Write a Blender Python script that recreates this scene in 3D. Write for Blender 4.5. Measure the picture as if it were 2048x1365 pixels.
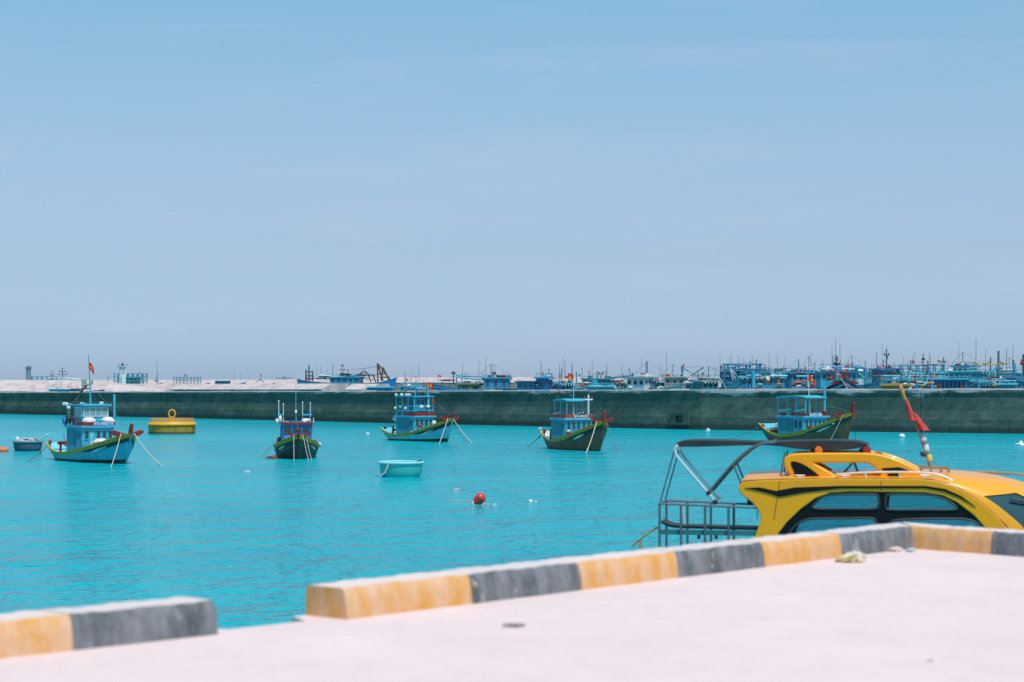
import bpy, bmesh, math, random
from mathutils import Vector, Matrix

for _o in list(bpy.data.objects):
    bpy.data.objects.remove(_o)
SC = bpy.context.scene
COL = SC.collection
R = math.radians
F = 2048 * 70 / 36.0        # focal length in pixels of the photograph
EYE = 5.5                   # camera height above the water
HZ = 761.0                  # row of the horizon in the photograph
ZQ = EYE - 1.56             # level of the quay

# ------------------------------------------------------------------ camera
cd = bpy.data.cameras.new('camera')
cam = bpy.data.objects.new('camera', cd)
COL.objects.link(cam)
cam.location = (0, 0, EYE)
cam.rotation_euler = (R(90), 0, 0)
cd.lens = 70
cd.sensor_width = 36
cd.shift_y = (HZ - 682.5) / 2048
cd.clip_start = 0.1
cd.clip_end = 60000
cd.dof.use_dof = True
cd.dof.focus_distance = 150
cd.dof.aperture_fstop = 2.2
SC.camera = cam

# ------------------------------------------------------------------ sky and sun
SUN_AZ = R(150)              # measured from +Y towards +X
SUN_EL = R(63)
w = bpy.data.worlds.new('World')
SC.world = w
w.use_nodes = True
nt = w.node_tree
nt.nodes.clear()
out = nt.nodes.new('ShaderNodeOutputWorld')
bg = nt.nodes.new('ShaderNodeBackground')
sky = nt.nodes.new('ShaderNodeTexSky')
sky.sky_type = 'NISHITA'
sky.sun_disc = False
sky.sun_elevation = SUN_EL
sky.sun_rotation = SUN_AZ
sky.altitude = 0
sky.air_density = 0.6
sky.dust_density = 0.85
sky.ozone_density = 3.0
tint = nt.nodes.new('ShaderNodeMix')
tint.data_type = 'RGBA'
tint.blend_type = 'MULTIPLY'
tint.inputs[0].default_value = 1.0
tint.inputs[7].default_value = (1.58, 2.07, 2.38, 1)
soft = nt.nodes.new('ShaderNodeGamma')
soft.inputs['Gamma'].default_value = 0.5
# thin high cloud, the same all round the sky
tc = nt.nodes.new('ShaderNodeTexCoord')
mp = nt.nodes.new('ShaderNodeMapping')
mp.inputs['Scale'].default_value = (3.0, 3.0, 26.0)
nz = nt.nodes.new('ShaderNodeTexNoise')
nz.inputs['Scale'].default_value = 1.6
nz.inputs['Detail'].default_value = 6
nz.inputs['Roughness'].default_value = 0.62
cr = nt.nodes.new('ShaderNodeValToRGB')
cr.color_ramp.elements[0].position = 0.53
cr.color_ramp.elements[0].color = (0, 0, 0, 1)
cr.color_ramp.elements[1].position = 0.80
cr.color_ramp.elements[1].color = (0.26, 0.26, 0.26, 1)
cl = nt.nodes.new('ShaderNodeMix')
cl.data_type = 'RGBA'
cl.inputs[7].default_value = (3.9, 4.2, 5.1, 1)
L = nt.links.new
L(tc.outputs['Generated'], mp.inputs['Vector'])
L(mp.outputs['Vector'], nz.inputs['Vector'])
L(nz.outputs['Fac'], cr.inputs['Fac'])
L(cr.outputs['Color'], cl.inputs[0])
L(sky.outputs['Color'], soft.inputs['Color'])
L(soft.outputs['Color'], tint.inputs[6])
# colour of the air from the horizon to the zenith, the same in every direction
sz = nt.nodes.new('ShaderNodeSeparateXYZ')
gr = nt.nodes.new('ShaderNodeValToRGB')
el_ = gr.color_ramp.elements
el_[0].position, el_[0].color = 0.0, (0.87, 0.83, 0.93, 1)
el_[1].position, el_[1].color = 1.0, (0.72, 1.0, 1.0, 1)
for p_, c_ in ((0.065, (0.97, 0.84, 0.85, 1)), (0.115, (1.0, 0.94, 0.90, 1)), (0.19, (0.84, 1.0, 0.96, 1))):
    e_ = el_.new(p_); e_.color = c_
air = nt.nodes.new('ShaderNodeMix'); air.data_type = 'RGBA'; air.blend_type = 'MULTIPLY'; air.inputs[0].default_value = 1.0
L(tc.outputs['Generated'], sz.inputs[0]); L(sz.outputs['Z'], gr.inputs['Fac'])
L(tint.outputs[2], air.inputs[6]); L(gr.outputs['Color'], air.inputs[7])
L(air.outputs[2], cl.inputs[6])
L(cl.outputs[2], bg.inputs['Color'])
L(bg.outputs['Background'], out.inputs['Surface'])
bg.inputs['Strength'].default_value = 0.15

sl = bpy.data.lights.new('sun', 'SUN')
sl.energy = 3.4
sl.angle = R(0.53)
sl.color = (1.0, 0.95, 0.90)
sun = bpy.data.objects.new('sun', sl)
COL.objects.link(sun)
sd = Vector((math.sin(SUN_AZ) * math.cos(SUN_EL), math.cos(SUN_AZ) * math.cos(SUN_EL), math.sin(SUN_EL)))
sun.rotation_euler = (-sd).to_track_quat('-Z', 'Y').to_euler()
sun.location = (0, 0, 60)

vs = SC.view_settings
vs.view_transform = 'Standard'
vs.look = 'None'
vs.exposure = 0
vs.gamma = 1
vs.use_curve_mapping = False
SC.render.engine = 'CYCLES'
SC.cycles.max_bounces = 6
SC.cycles.transparent_max_bounces = 8
SC.cycles.use_denoising = True

# ------------------------------------------------------------------ materials
MATS = {}
def mat(name, col, rough=0.5, metal=0.0, spec=0.5, var=0.0, vscale=3.0, vcol=None, streak=False, bump=0.0, bscale=40.0, trans=0.0, alpha=1.0, coat=0.0, planks=0.0):
    """Principled material; `var` mixes in a second weathered colour by noise."""
    if name in MATS:
        return MATS[name]
    m = bpy.data.materials.new(name)
    m.use_nodes = True
    t = m.node_tree
    b = t.nodes['Principled BSDF']
    b.inputs['Base Color'].default_value = (*col, 1)
    b.inputs['Roughness'].default_value = rough
    b.inputs['Metallic'].default_value = metal
    b.inputs['Specular IOR Level'].default_value = spec
    b.inputs['Coat Weight'].default_value = coat
    if trans:
        b.inputs['Transmission Weight'].default_value = trans
    if alpha < 1:
        b.inputs['Alpha'].default_value = alpha
    if var or bump or planks:
        tc = t.nodes.new('ShaderNodeTexCoord')
        mp = t.nodes.new('ShaderNodeMapping')
        t.links.new(tc.outputs['Object'], mp.inputs['Vector'])
        if streak:
            mp.inputs['Scale'].default_value = (1, 1, 0.18)
    if var:
        n = t.nodes.new('ShaderNodeTexNoise')
        n.inputs['Scale'].default_value = vscale
        n.inputs['Detail'].default_value = 6
        n.inputs['Roughness'].default_value = 0.65
        r = t.nodes.new('ShaderNodeValToRGB')
        r.color_ramp.elements[0].position = 0.42
        r.color_ramp.elements[1].position = 0.72
        r.color_ramp.elements[0].color = (0, 0, 0, 1)
        r.color_ramp.elements[1].color = (var, var, var, 1)
        x = t.nodes.new('ShaderNodeMix')
        x.data_type = 'RGBA'
        x.inputs[6].default_value = (*col, 1)
        vc = vcol or tuple(c * 0.45 + 0.02 for c in col)
        x.inputs[7].default_value = (*vc, 1)
        t.links.new(mp.outputs['Vector'], n.inputs['Vector'])
        t.links.new(n.outputs['Fac'], r.inputs['Fac'])
        t.links.new(r.outputs['Color'], x.inputs[0])
        t.links.new(x.outputs[2], b.inputs['Base Color'])
    if planks:
        # seams between the hull planks
        sx = t.nodes.new('ShaderNodeSeparateXYZ'); t.links.new(tc.outputs['Object'], sx.inputs[0])
        mu = t.nodes.new('ShaderNodeMath'); mu.operation = 'MULTIPLY'; mu.inputs[1].default_value = planks; t.links.new(sx.outputs['Z'], mu.inputs[0])
        fc = t.nodes.new('ShaderNodeMath'); fc.operation = 'FRACT'; t.links.new(mu.outputs[0], fc.inputs[0])
        gt = t.nodes.new('ShaderNodeMath'); gt.operation = 'GREATER_THAN'; gt.inputs[1].default_value = 0.14; t.links.new(fc.outputs[0], gt.inputs[0])
        bq = t.nodes.new('ShaderNodeBump'); bq.inputs['Strength'].default_value = 0.5; bq.inputs['Distance'].default_value = 0.02
        t.links.new(gt.outputs[0], bq.inputs['Height']); t.links.new(bq.outputs['Normal'], b.inputs['Normal'])
    if bump:
        n2 = t.nodes.new('ShaderNodeTexNoise')
        n2.inputs['Scale'].default_value = bscale
        n2.inputs['Detail'].default_value = 5
        bp = t.nodes.new('ShaderNodeBump')
        bp.inputs['Strength'].default_value = bump
        bp.inputs['Distance'].default_value = 0.02
        t.links.new(mp.outputs['Vector'], n2.inputs['Vector'])
        t.links.new(n2.outputs['Fac'], bp.inputs['Height'])
        t.links.new(bp.outputs['Normal'], b.inputs['Normal'])
    MATS[name] = m
    return m

def paint(name, col, rough=0.55, var=0.75, vscale=2.6, vcol=None, planks=0.0):
    return mat(name, col, rough=rough, var=var, vscale=vscale, vcol=vcol, streak=True, planks=planks)

M_TURQ = paint('turquoise_paint', (0.055, 0.47, 0.62), vcol=(0.03, 0.28, 0.38))
M_TURQH = paint('turquoise_planked_hull_paint', (0.055, 0.46, 0.61), vcol=(0.03, 0.28, 0.38), planks=5.5)
M_TURQL = paint('light_turquoise_paint', (0.16, 0.62, 0.72), vcol=(0.08, 0.40, 0.48))
M_TURQ3 = paint('pale_turquoise_paint', (0.11, 0.55, 0.66), vcol=(0.05, 0.34, 0.42), planks=5.5)
M_PALE = paint('pale_weathered_paint', (0.62, 0.74, 0.76), vcol=(0.35, 0.48, 0.50))
M_BLUE = paint('blue_paint', (0.02, 0.19, 0.48), vcol=(0.01, 0.10, 0.28))
M_CYAN = paint('cyan_blue_paint', (0.05, 0.31, 0.48), vcol=(0.03, 0.17, 0.30))
M_STEEL_BLUE = paint('steel_blue_paint', (0.05, 0.26, 0.42), vcol=(0.03, 0.14, 0.22))
M_TEAL = paint('dull_teal_paint', (0.05, 0.30, 0.36), vcol=(0.03, 0.16, 0.20))
M_DTEAL = paint('dark_teal_paint', (0.025, 0.11, 0.14), vcol=(0.015, 0.06, 0.07))
M_GREY = paint('grey_green_paint', (0.30, 0.38, 0.37), vcol=(0.16, 0.22, 0.21))
M_OLIVE = paint('olive_brown_hull_paint', (0.17, 0.108, 0.055), vcol=(0.10, 0.07, 0.042), planks=5.5)
M_DARKH = paint('blackish_green_hull_paint', (0.03, 0.045, 0.04), vcol=(0.016, 0.03, 0.03), planks=5.5)
M_STRIPE = paint('yellow_olive_stripe_paint', (0.52, 0.34, 0.02), vcol=(0.32, 0.21, 0.02))
M_BAND = paint('dark_green_band_paint', (0.015, 0.05, 0.045), vcol=(0.01, 0.03, 0.03))
M_BOOT = paint('dark_waterline_paint', (0.035, 0.03, 0.022), vcol=(0.06, 0.05, 0.04))
M_RED = paint('dark_red_paint', (0.30, 0.022, 0.018), vcol=(0.16, 0.015, 0.012))
M_RED2 = paint('bright_red_paint', (0.45, 0.05, 0.03), vcol=(0.30, 0.03, 0.02))
M_WHITE = paint('white_paint', (0.78, 0.79, 0.80), vcol=(0.55, 0.56, 0.56))
M_OCHRE = paint('ochre_paint', (0.42, 0.27, 0.05), vcol=(0.25, 0.17, 0.05))
M_GLASS = mat('dark_cabin_glass', (0.045, 0.075, 0.085), rough=0.12, spec=0.6)
M_GLASS2 = mat('pale_cabin_glass', (0.22, 0.34, 0.38), rough=0.15, spec=0.6)
M_ROPE = mat('pale_rope', (0.55, 0.50, 0.44), rough=0.9)
M_ROPED = mat('dark_rope', (0.14, 0.13, 0.12), rough=0.9)
M_RUST = mat('rusty_steel', (0.16, 0.09, 0.06), rough=0.8, var=0.8, vscale=6, vcol=(0.06, 0.045, 0.04))
M_DARK = mat('dark_fittings', (0.03, 0.035, 0.04), rough=0.6)
M_MAST = mat('weathered_mast', (0.10, 0.14, 0.16), rough=0.6)
M_ANT = mat('antenna_whip', (0.16, 0.20, 0.22), rough=0.5)
M_FLAGR = mat('flag_red_cloth', (0.62, 0.03, 0.02), rough=0.85)
M_FLAGY = mat('flag_yellow_cloth', (0.85, 0.52, 0.02), rough=0.85)
M_SACK = mat('white_woven_sack', (0.78, 0.76, 0.75), rough=0.9, var=0.5, vscale=5, vcol=(0.55, 0.52, 0.50), bump=0.5, bscale=14)
M_NETR = mat('red_fishing_net', (0.30, 0.06, 0.05), rough=0.95, var=0.8, vscale=5, vcol=(0.12, 0.03, 0.03), bump=1.0, bscale=9)
M_NETG = mat('green_fishing_net', (0.04, 0.16, 0.13), rough=0.95, var=0.8, vscale=5, vcol=(0.02, 0.07, 0.06), bump=1.0, bscale=9)
M_NETB = mat('blue_fishing_net', (0.04, 0.20, 0.34), rough=0.95, var=0.8, vscale=5, vcol=(0.02, 0.09, 0.16), bump=1.0, bscale=9)
M_NETY = mat('yellow_tarpaulin', (0.50, 0.38, 0.06), rough=0.8, var=0.6, vscale=3, vcol=(0.30, 0.20, 0.05))
M_TARP = mat('dark_tarpaulin', (0.05, 0.08, 0.10), rough=0.8)
M_WTARP = mat('white_tarpaulin', (0.72, 0.74, 0.76), rough=0.8)
M_PLAST = mat('white_plastic', (0.78, 0.78, 0.76), rough=0.4)
M_ORANGE = mat('orange_plastic', (0.72, 0.16, 0.05), rough=0.45)

# ------------------------------------------------------------------ mesh helpers
class MB:
    def __init__(s):
        s.v, s.f = [], []
    def add(s, vs, fs):
        o = len(s.v)
        s.v += [tuple(p) for p in vs]
        s.f += [tuple(i + o for i in q) for q in fs]
        return s
    def box(s, x0, x1, y0, y1, z0, z1):
        return s.add([(x0, y0, z0), (x1, y0, z0), (x1, y1, z0), (x0, y1, z0), (x0, y0, z1), (x1, y0, z1), (x1, y1, z1), (x0, y1, z1)],
                     [(3, 2, 1, 0), (4, 5, 6, 7), (0, 1, 5, 4), (1, 2, 6, 5), (2, 3, 7, 6), (3, 0, 4, 7)])
    def loft(s, rings, closed=True, caps=True):
        n = len(rings[0]); o = []
        vs = [p for r in rings for p in r]; fs = []
        for i in range(len(rings) - 1):
            for j in range(n if closed else n - 1):
                k = (j + 1) % n
                fs.append((i * n + j, i * n + k, (i + 1) * n + k, (i + 1) * n + j))
        if caps and closed:
            fs.append(tuple(range(n - 1, -1, -1)))
            b = (len(rings) - 1) * n
            fs.append(tuple(range(b, b + n)))
        return s.add(vs, fs)
    def tube(s, pts, r, n=6, r2=None):
        pts = [Vector(p) for p in pts]
        rings = []
        up = None
        for i, p in enumerate(pts):
            d = (pts[min(i + 1, len(pts) - 1)] - pts[max(i - 1, 0)])
            if d.length < 1e-9:
                d = Vector((0, 0, 1))
            d.normalize()
            if up is None:
                a = Vector((0, 0, 1)) if abs(d.z) < 0.9 else Vector((1, 0, 0))
            else:
                a = up
            u = d.cross(a); u.normalize()
            v = u.cross(d); up = v
            k = i / max(1, len(pts) - 1)
            rr = r if r2 is None else r + (r2 - r) * k
            rings.append([p + u * math.cos(2 * math.pi * j / n) * rr + v * math.sin(2 * math.pi * j / n) * rr for j in range(n)])
        return s.loft(rings)
    def bar(s, a, b, wx, wz=None):
        """square-section bar"""
        a, b = Vector(a), Vector(b)
        wz = wz or wx
        d = (b - a).normalized()
        q = Vector((0, 0, 1)) if abs(d.z) < 0.9 else Vector((1, 0, 0))
        u = d.cross(q).normalized() * wx / 2
        v = u.normalized().cross(d) * wz / 2
        return s.loft([[p - u - v, p + u - v, p + u + v, p - u + v] for p in (a, b)])
    def lathe(s, prof, n=20, c=(0, 0, 0)):
        rings = [[(c[0] + r * math.cos(2 * math.pi * j / n), c[1] + r * math.sin(2 * math.pi * j / n), c[2] + z) for j in range(n)] for r, z in prof]
        return s.loft(rings)
    def grid(s, fn, nu, nv):
        vs = [fn(i / nu, j / nv) for i in range(nu + 1) for j in range(nv + 1)]
        fs = [(i * (nv + 1) + j, (i + 1) * (nv + 1) + j, (i + 1) * (nv + 1) + j + 1, i * (nv + 1) + j + 1) for i in range(nu) for j in range(nv)]
        return s.add(vs, fs)
    def mesh(s, name):
        me = bpy.data.meshes.new(name)
        me.from_pydata(s.v, [], s.f)
        me.update()
        return me
    def obj(s, name, m, parent=None, smooth=False, fix=True):
        me = s.mesh(name)
        if fix:
            bm = bmesh.new(); bm.from_mesh(me)
            bmesh.ops.recalc_face_normals(bm, faces=bm.faces)
            bm.to_mesh(me); bm.free()
        if smooth:
            me.polygons.foreach_set('use_smooth', [True] * len(me.polygons))
            try:
                me.set_sharp_from_angle(angle=R(40))
            except Exception:
                pass
        me.materials.append(m)
        o = bpy.data.objects.new(name, me)
        COL.objects.link(o)
        if parent is not None:
            o.parent = parent
        return o

def tag(o, label, cat=None, group=None, kind=None):
    if label: o['label'] = label
    if cat: o['category'] = cat
    if group: o['group'] = group
    if kind: o['kind'] = kind
    return o

def empty(name, loc, rz=0.0):
    o = bpy.data.objects.new(name, None)
    COL.objects.link(o)
    o.empty_display_size = 0.3
    o.location = loc
    o.rotation_euler = (0, 0, rz)
    return o

def pt(x, y, Y):
    """world point seen at pixel (x, y) of the photograph at distance Y"""
    return Vector(((x - 1024) * Y / F, Y, EYE - (y - HZ) * Y / F))
def on_water(x, y):
    Y = EYE * F / (y - HZ)
    return Vector(((x - 1024) * Y / F, Y, 0))
def on_quay(x, y):
    Y = (EYE - ZQ) * F / (y - HZ)
    return Vector(((x - 1024) * Y / F, Y, ZQ))

def plate(outline, holes, th, bevel=0.0, name='plate', m=None, parent=None, fn=None):
    """filled flat outline with holes, given thickness; fn maps (x, y, depth) to a point"""
    cu = bpy.data.curves.new(name, 'CURVE')
    cu.dimensions = '2D'
    cu.fill_mode = 'BOTH'
    cu.extrude = max(th / 2 - bevel, 0.0005)
    cu.bevel_depth = bevel
    cu.bevel_resolution = 1
    for lp in [outline] + list(holes):
        sp = cu.splines.new('POLY')
        sp.points.add(len(lp) - 1)
        for i, p in enumerate(lp):
            sp.points[i].co = (p[0], p[1], 0, 1)
        sp.use_cyclic_u = True
    o = bpy.data.objects.new(name, cu)
    me = bpy.data.meshes.new_from_object(o)
    bpy.data.objects.remove(o)
    bpy.data.curves.remove(cu)
    me.name = name
    if fn:
        for v in me.vertices:
            v.co = fn(v.co.x, v.co.y, v.co.z)
    bm = bmesh.new(); bm.from_mesh(me)
    bmesh.ops.remove_doubles(bm, verts=bm.verts, dist=1e-5)
    bmesh.ops.recalc_face_normals(bm, faces=bm.faces)
    bm.to_mesh(me); bm.free()
    me.materials.clear(); me.materials.append(m)
    ob = bpy.data.objects.new(name, me)
    COL.objects.link(ob)
    if parent is not None:
        ob.parent = parent
    return ob

def smooth_loop(pts, k=4):
    """closed Catmull-Rom through the points"""
    o = []
    n = len(pts)
    for i in range(n):
        p0, p1, p2, p3 = pts[i - 1], pts[i], pts[(i + 1) % n], pts[(i + 2) % n]
        for j in range(k):
            t = j / k
            o.append(tuple(0.5 * ((2 * p1[a]) + (-p0[a] + p2[a]) * t + (2 * p0[a] - 5 * p1[a] + 4 * p2[a] - p3[a]) * t * t + (-p0[a] + 3 * p1[a] - 3 * p2[a] + p3[a]) * t ** 3) for a in range(len(p1))))
    return o
def smooth_path(pts, k=5):
    o = []
    n = len(pts)
    for i in range(n - 1):
        p0, p1, p2, p3 = pts[max(i - 1, 0)], pts[i], pts[i + 1], pts[min(i + 2, n - 1)]
        for j in range(k):
            t = j / k
            o.append(tuple(0.5 * ((2 * p1[a]) + (-p0[a] + p2[a]) * t + (2 * p0[a] - 5 * p1[a] + 4 * p2[a] - p3[a]) * t * t + (-p0[a] + 3 * p1[a] - 3 * p2[a] + p3[a]) * t ** 3) for a in range(len(p1))))
    o.append(tuple(pts[-1]))
    return o

_TXT = {}
def text_mesh(s, size):
    cu = bpy.data.curves.new('lettering', 'FONT')
    cu.body = s
    cu.size = size
    cu.extrude = 0.006
    cu.offset = size * 0.02
    cu.align_x = 'CENTER'
    cu.align_y = 'CENTER'
    o = bpy.data.objects.new('lettering', cu)
    me = bpy.data.meshes.new_from_object(o)
    bpy.data.objects.remove(o)
    bpy.data.curves.remove(cu)
    return me
def lettering(s, size, c, ux, uz, m, parent):
    """raised lettering centred at c, running along ux, upright along uz"""
    me = text_mesh(s, size)
    ux, uz = Vector(ux).normalized(), Vector(uz).normalized()
    un = ux.cross(uz)
    for v in me.vertices:
        v.co = Vector(c) + ux * v.co.x + uz * v.co.y + un * v.co.z
    me.materials.clear(); me.materials.append(m)
    o = bpy.data.objects.new('lettering', me)
    COL.objects.link(o); o.parent = parent
    return o

def lump(c, s, seed, amp=0.18, nu=14, nv=9, flat=0.0):
    """closed lumpy mass (sacks, heaps of net)"""
    rnd = random.Random(seed)
    ph = [(rnd.uniform(0, 6.28), rnd.uniform(1.5, 4.5), rnd.uniform(0, 6.28), rnd.uniform(1.5, 4.0)) for _ in range(5)]
    mb = MB()
    def P(a, b):
        th = math.pi * b; fi = 2 * math.pi * a
        x, y, z = math.sin(th) * math.cos(fi), math.sin(th) * math.sin(fi), math.cos(th)
        k = 1 + amp * sum(math.sin(p[1] * x * 2 + p[0]) * math.cos(p[3] * (y + z) * 2 + p[2]) for p in ph) / 2.2
        z = math.copysign(abs(z) ** 0.8, z)
        if z < -flat and flat: z = -flat
        return (c[0] + x * s[0] * k, c[1] + y * s[1] * k, c[2] + z * s[2] * k)
    rings = [[P(i / nu, j / nv) for i in range(nu)] for j in range(1, nv)]
    mb.loft(rings)
    return mb

def flag_part(parent, p, w, h, m=None, seed=0, droop=0.35, dirx=(1, 0, 0), star=True):
    """waving flag hung from its hoist at p, in the parent's space"""
    rnd = random.Random(seed)
    a, b = rnd.uniform(0, 6), rnd.uniform(0.8, 1.4)
    d = Vector(dirx).normalized(); sd = Vector((-d.y, d.x, 0))
    def P(u, v, off=0.0):
        q = Vector(p) + d * w * u * (1 - 0.25 * droop) + sd * (0.12 * w * math.sin(a + 5 * u * b) * u + off)
        q.z += -h * v - droop * w * u * u
        return q
    f = MB().grid(lambda u, v: P(u, v), 8, 4).obj('flag', m or M_FLAGR, parent, True)
    if star:
        for sgn in (-1, 1):
            mb = MB(); ring = []
            for i in range(10):
                r = (0.30 if i % 2 == 0 else 0.125) * h
                an = math.pi / 2 + i * math.pi / 5
                ring.append(P(0.5 + r * math.cos(an) / w, 0.5 - r * math.sin(an) / h, sgn * 0.012))
            mb.add([P(0.5, 0.5, sgn * 0.012)] + ring, [(0, 1 + i, 1 + (i + 1) % 10) for i in range(10)])
            mb.obj('star', M_FLAGY, f)
    return f

# ================================================================== the setting
def node_mat(name):
    m = bpy.data.materials.new(name)
    m.use_nodes = True
    return m, m.node_tree, m.node_tree.nodes['Principled BSDF']
def nn(t, typ, **kw):
    n = t.nodes.new(typ)
    for k, v in kw.items():
        n.inputs[k.replace('_', ' ')].default_value = v
    return n
def ramp(t, fac, a, b, ca, cb):
    r = t.nodes.new('ShaderNodeValToRGB')
    e = r.color_ramp.elements
    e[0].position, e[1].position = a, b
    e[0].color, e[1].color = (*ca, 1), (*cb, 1)
    t.links.new(fac, r.inputs['Fac'])
    return r.outputs['Color']
def mixc(t, fac, a, b, mode='MIX'):
    x = t.nodes.new('ShaderNodeMix'); x.data_type = 'RGBA'; x.blend_type = mode
    for sock, v in ((0, fac), (6, a), (7, b)):
        if hasattr(v, 'is_output') or isinstance(v, bpy.types.NodeSocket):
            t.links.new(v, x.inputs[sock])
        elif sock == 0:
            x.inputs[0].default_value = v
        else:
            x.inputs[sock].default_value = (*v, 1)
    return x.outputs[2]
def coords(t, scale=(1, 1, 1), rot=(0, 0, 0), src=None):
    if src is None:
        src = t.nodes.new('ShaderNodeTexCoord').outputs['Object']
    mp = t.nodes.new('ShaderNodeMapping')
    mp.inputs['Scale'].default_value = scale
    mp.inputs['Rotation'].default_value = rot
    t.links.new(src, mp.inputs['Vector'])
    return mp.outputs['Vector']
def noise(t, vec, scale, detail=4, rough=0.55):
    n = nn(t, 'ShaderNodeTexNoise', Scale=scale, Detail=detail, Roughness=rough)
    t.links.new(vec, n.inputs['Vector'])
    return n.outputs['Fac']

# --- water: turquoise lagoon water with wind ripples
m, t, b = node_mat('lagoon_water')
v0 = coords(t)
big = noise(t, coords(t, (0.35, 1, 1)), 0.035, 4)
c = ramp(t, big, 0.35, 0.68, (0.0, 0.355, 0.43), (0.0, 0.44, 0.505))
t.links.new(c, b.inputs['Base Color'])
b.inputs['Roughness'].default_value = 0.16
b.inputs['IOR'].default_value = 1.33
b.inputs['Specular IOR Level'].default_value = 0.14
h1 = noise(t, coords(t, (1.3, 1.0, 1), (0, 0, R(12))), 0.85, 3, 0.55)
h2 = noise(t, coords(t, (1.1, 1.0, 1), (0, 0, R(-14))), 0.25, 2, 0.5)
h3 = noise(t, coords(t, (1.3, 1.0, 1), (0, 0, R(-30))), 2.4, 2, 0.5)
ad = nn(t, 'ShaderNodeMath'); ad.operation = 'MULTIPLY_ADD'
t.links.new(h2, ad.inputs[0]); ad.inputs[1].default_value = 2.0
t.links.new(h1, ad.inputs[2])
ad2 = nn(t, 'ShaderNodeMath'); ad2.operation = 'MULTIPLY_ADD'
t.links.new(h3, ad2.inputs[0]); ad2.inputs[1].default_value = 0.34
t.links.new(ad.outputs[0], ad2.inputs[2]); ad = ad2
bp = nn(t, 'ShaderNodeBump', Strength=1.0, Distance=0.85)
t.links.new(ad.outputs[0], bp.inputs['Height'])
t.links.new(bp.outputs['Normal'], b.inputs['Normal'])
M_WATER = m
S = 30000
tag(MB().add([(-S, -60, 0), (S, -60, 0), (S, S, 0), (-S, S, 0)], [(0, 1, 2, 3)]).obj('water', M_WATER, fix=False), 'turquoise harbour water with small wind ripples', kind='structure')

# --- concrete materials
m, t, b = node_mat('pale_quay_concrete')
v0 = coords(t)
c = ramp(t, noise(t, v0, 0.8, 6, 0.65), 0.3, 0.75, (0.74, 0.575, 0.555), (0.83, 0.645, 0.625))
c = mixc(t, ramp(t, noise(t, v0, 6.0, 8, 0.7), 0.50, 0.80, (0, 0, 0), (0.55, 0.55, 0.55)), c, (0.57, 0.45, 0.44))
c = mixc(t, ramp(t, noise(t, coords(t, (0.4, 2.2, 1), (0, 0, R(20))), 2.0, 6, 0.7), 0.58, 0.78, (0, 0, 0), (0.5, 0.5, 0.5)), c, (0.60, 0.475, 0.46))
t.links.new(c, b.inputs['Base Color']); b.inputs['Roughness'].default_value = 0.9
bp = nn(t, 'ShaderNodeBump', Strength=0.6, Distance=0.006)
t.links.new(noise(t, v0, 30, 8, 0.7), bp.inputs['Height']); t.links.new(bp.outputs['Normal'], b.inputs['Normal'])
M_QUAY = m

def kerb_mat(name, col, wear):
    m, t, b = node_mat(name)
    v0 = coords(t)
    gm = t.nodes.new('ShaderNodeNewGeometry')
    c = mixc(t, ramp(t, noise(t, coords(t, (1, 1, 0.35)), 7.0, 7, 0.7), 0.36, 0.64, (0, 0, 0), (0.9, 0.9, 0.9)), col, wear)
    c = mixc(t, ramp(t, noise(t, v0, 26.0, 5, 0.7), 0.55, 0.72, (0, 0, 0), (0.6, 0.6, 0.6)), c, wear)
    c = mixc(t, ramp(t, noise(t, coords(t, (1, 1, 0.6)), 9.0, 9, 0.8), 0.60, 0.64, (0, 0, 0), (0.8, 0.8, 0.8)), c, (0.52, 0.45, 0.42))
    # paint is worn off the walked-on top face
    sp = t.nodes.new('ShaderNodeSeparateXYZ'); t.links.new(gm.outputs['Normal'], sp.inputs[0])
    top = ramp(t, sp.outputs['Z'], 0.72, 0.88, (0, 0, 0), (0.86, 0.86, 0.86))
    c = mixc(t, top, c, (0.80, 0.66, 0.63))
    t.links.new(c, b.inputs['Base Color']); b.inputs['Roughness'].default_value = 0.8
    bp = nn(t, 'ShaderNodeBump', Strength=0.7, Distance=0.01)
    t.links.new(noise(t, v0, 22, 8, 0.7), bp.inputs['Height']); t.links.new(bp.outputs['Normal'], b.inputs['Normal'])
    return m
M_KY = kerb_mat('worn_yellow_kerb_paint', (0.68, 0.31, 0.045), (0.70, 0.46, 0.31))
M_KB = kerb_mat('worn_black_kerb_paint', (0.075, 0.09, 0.10), (0.26, 0.26, 0.28))

m, t, b = node_mat('stained_seawall_concrete')
src = coords(t, rot=(0, 0, R(40.6)))
vst = coords(t, (1.0, 1.0, 0.14), src=coords(t, rot=(0, R(-32), 0), src=src))
c = ramp(t, noise(t, src, 0.22, 7, 0.65), 0.30, 0.72, (0.030, 0.082, 0.068), (0.085, 0.155, 0.125))
c = mixc(t, ramp(t, noise(t, vst, 1.3, 6, 0.75), 0.46, 0.66, (0, 0, 0), (0.55, 0.55, 0.55)), c, (0.014, 0.034, 0.030))
c = mixc(t, ramp(t, noise(t, coords(t, (0.5, 0.5, 1.2), src=src), 0.45, 8, 0.75), 0.52, 0.70, (0, 0, 0), (0.85, 0.85, 0.85)), c, (0.16, 0.205, 0.17))
c = mixc(t, ramp(t, noise(t, src, 2.4, 8, 0.8), 0.50, 0.68, (0, 0, 0), (0.6, 0.6, 0.6)), c, (0.03, 0.05, 0.045))
vst2 = coords(t, (1.0, 1.0, 0.08), (0, 0, 0), src)
c = mixc(t, ramp(t, noise(t, vst2, 1.3, 5, 0.7), 0.60, 0.74, (0, 0, 0), (0.55, 0.55, 0.55)), c, (0.13, 0.09, 0.06))
sp = t.nodes.new('ShaderNodeSeparateXYZ')
t.links.new(t.nodes.new('ShaderNodeTexCoord').outputs['Object'], sp.inputs[0])
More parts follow.
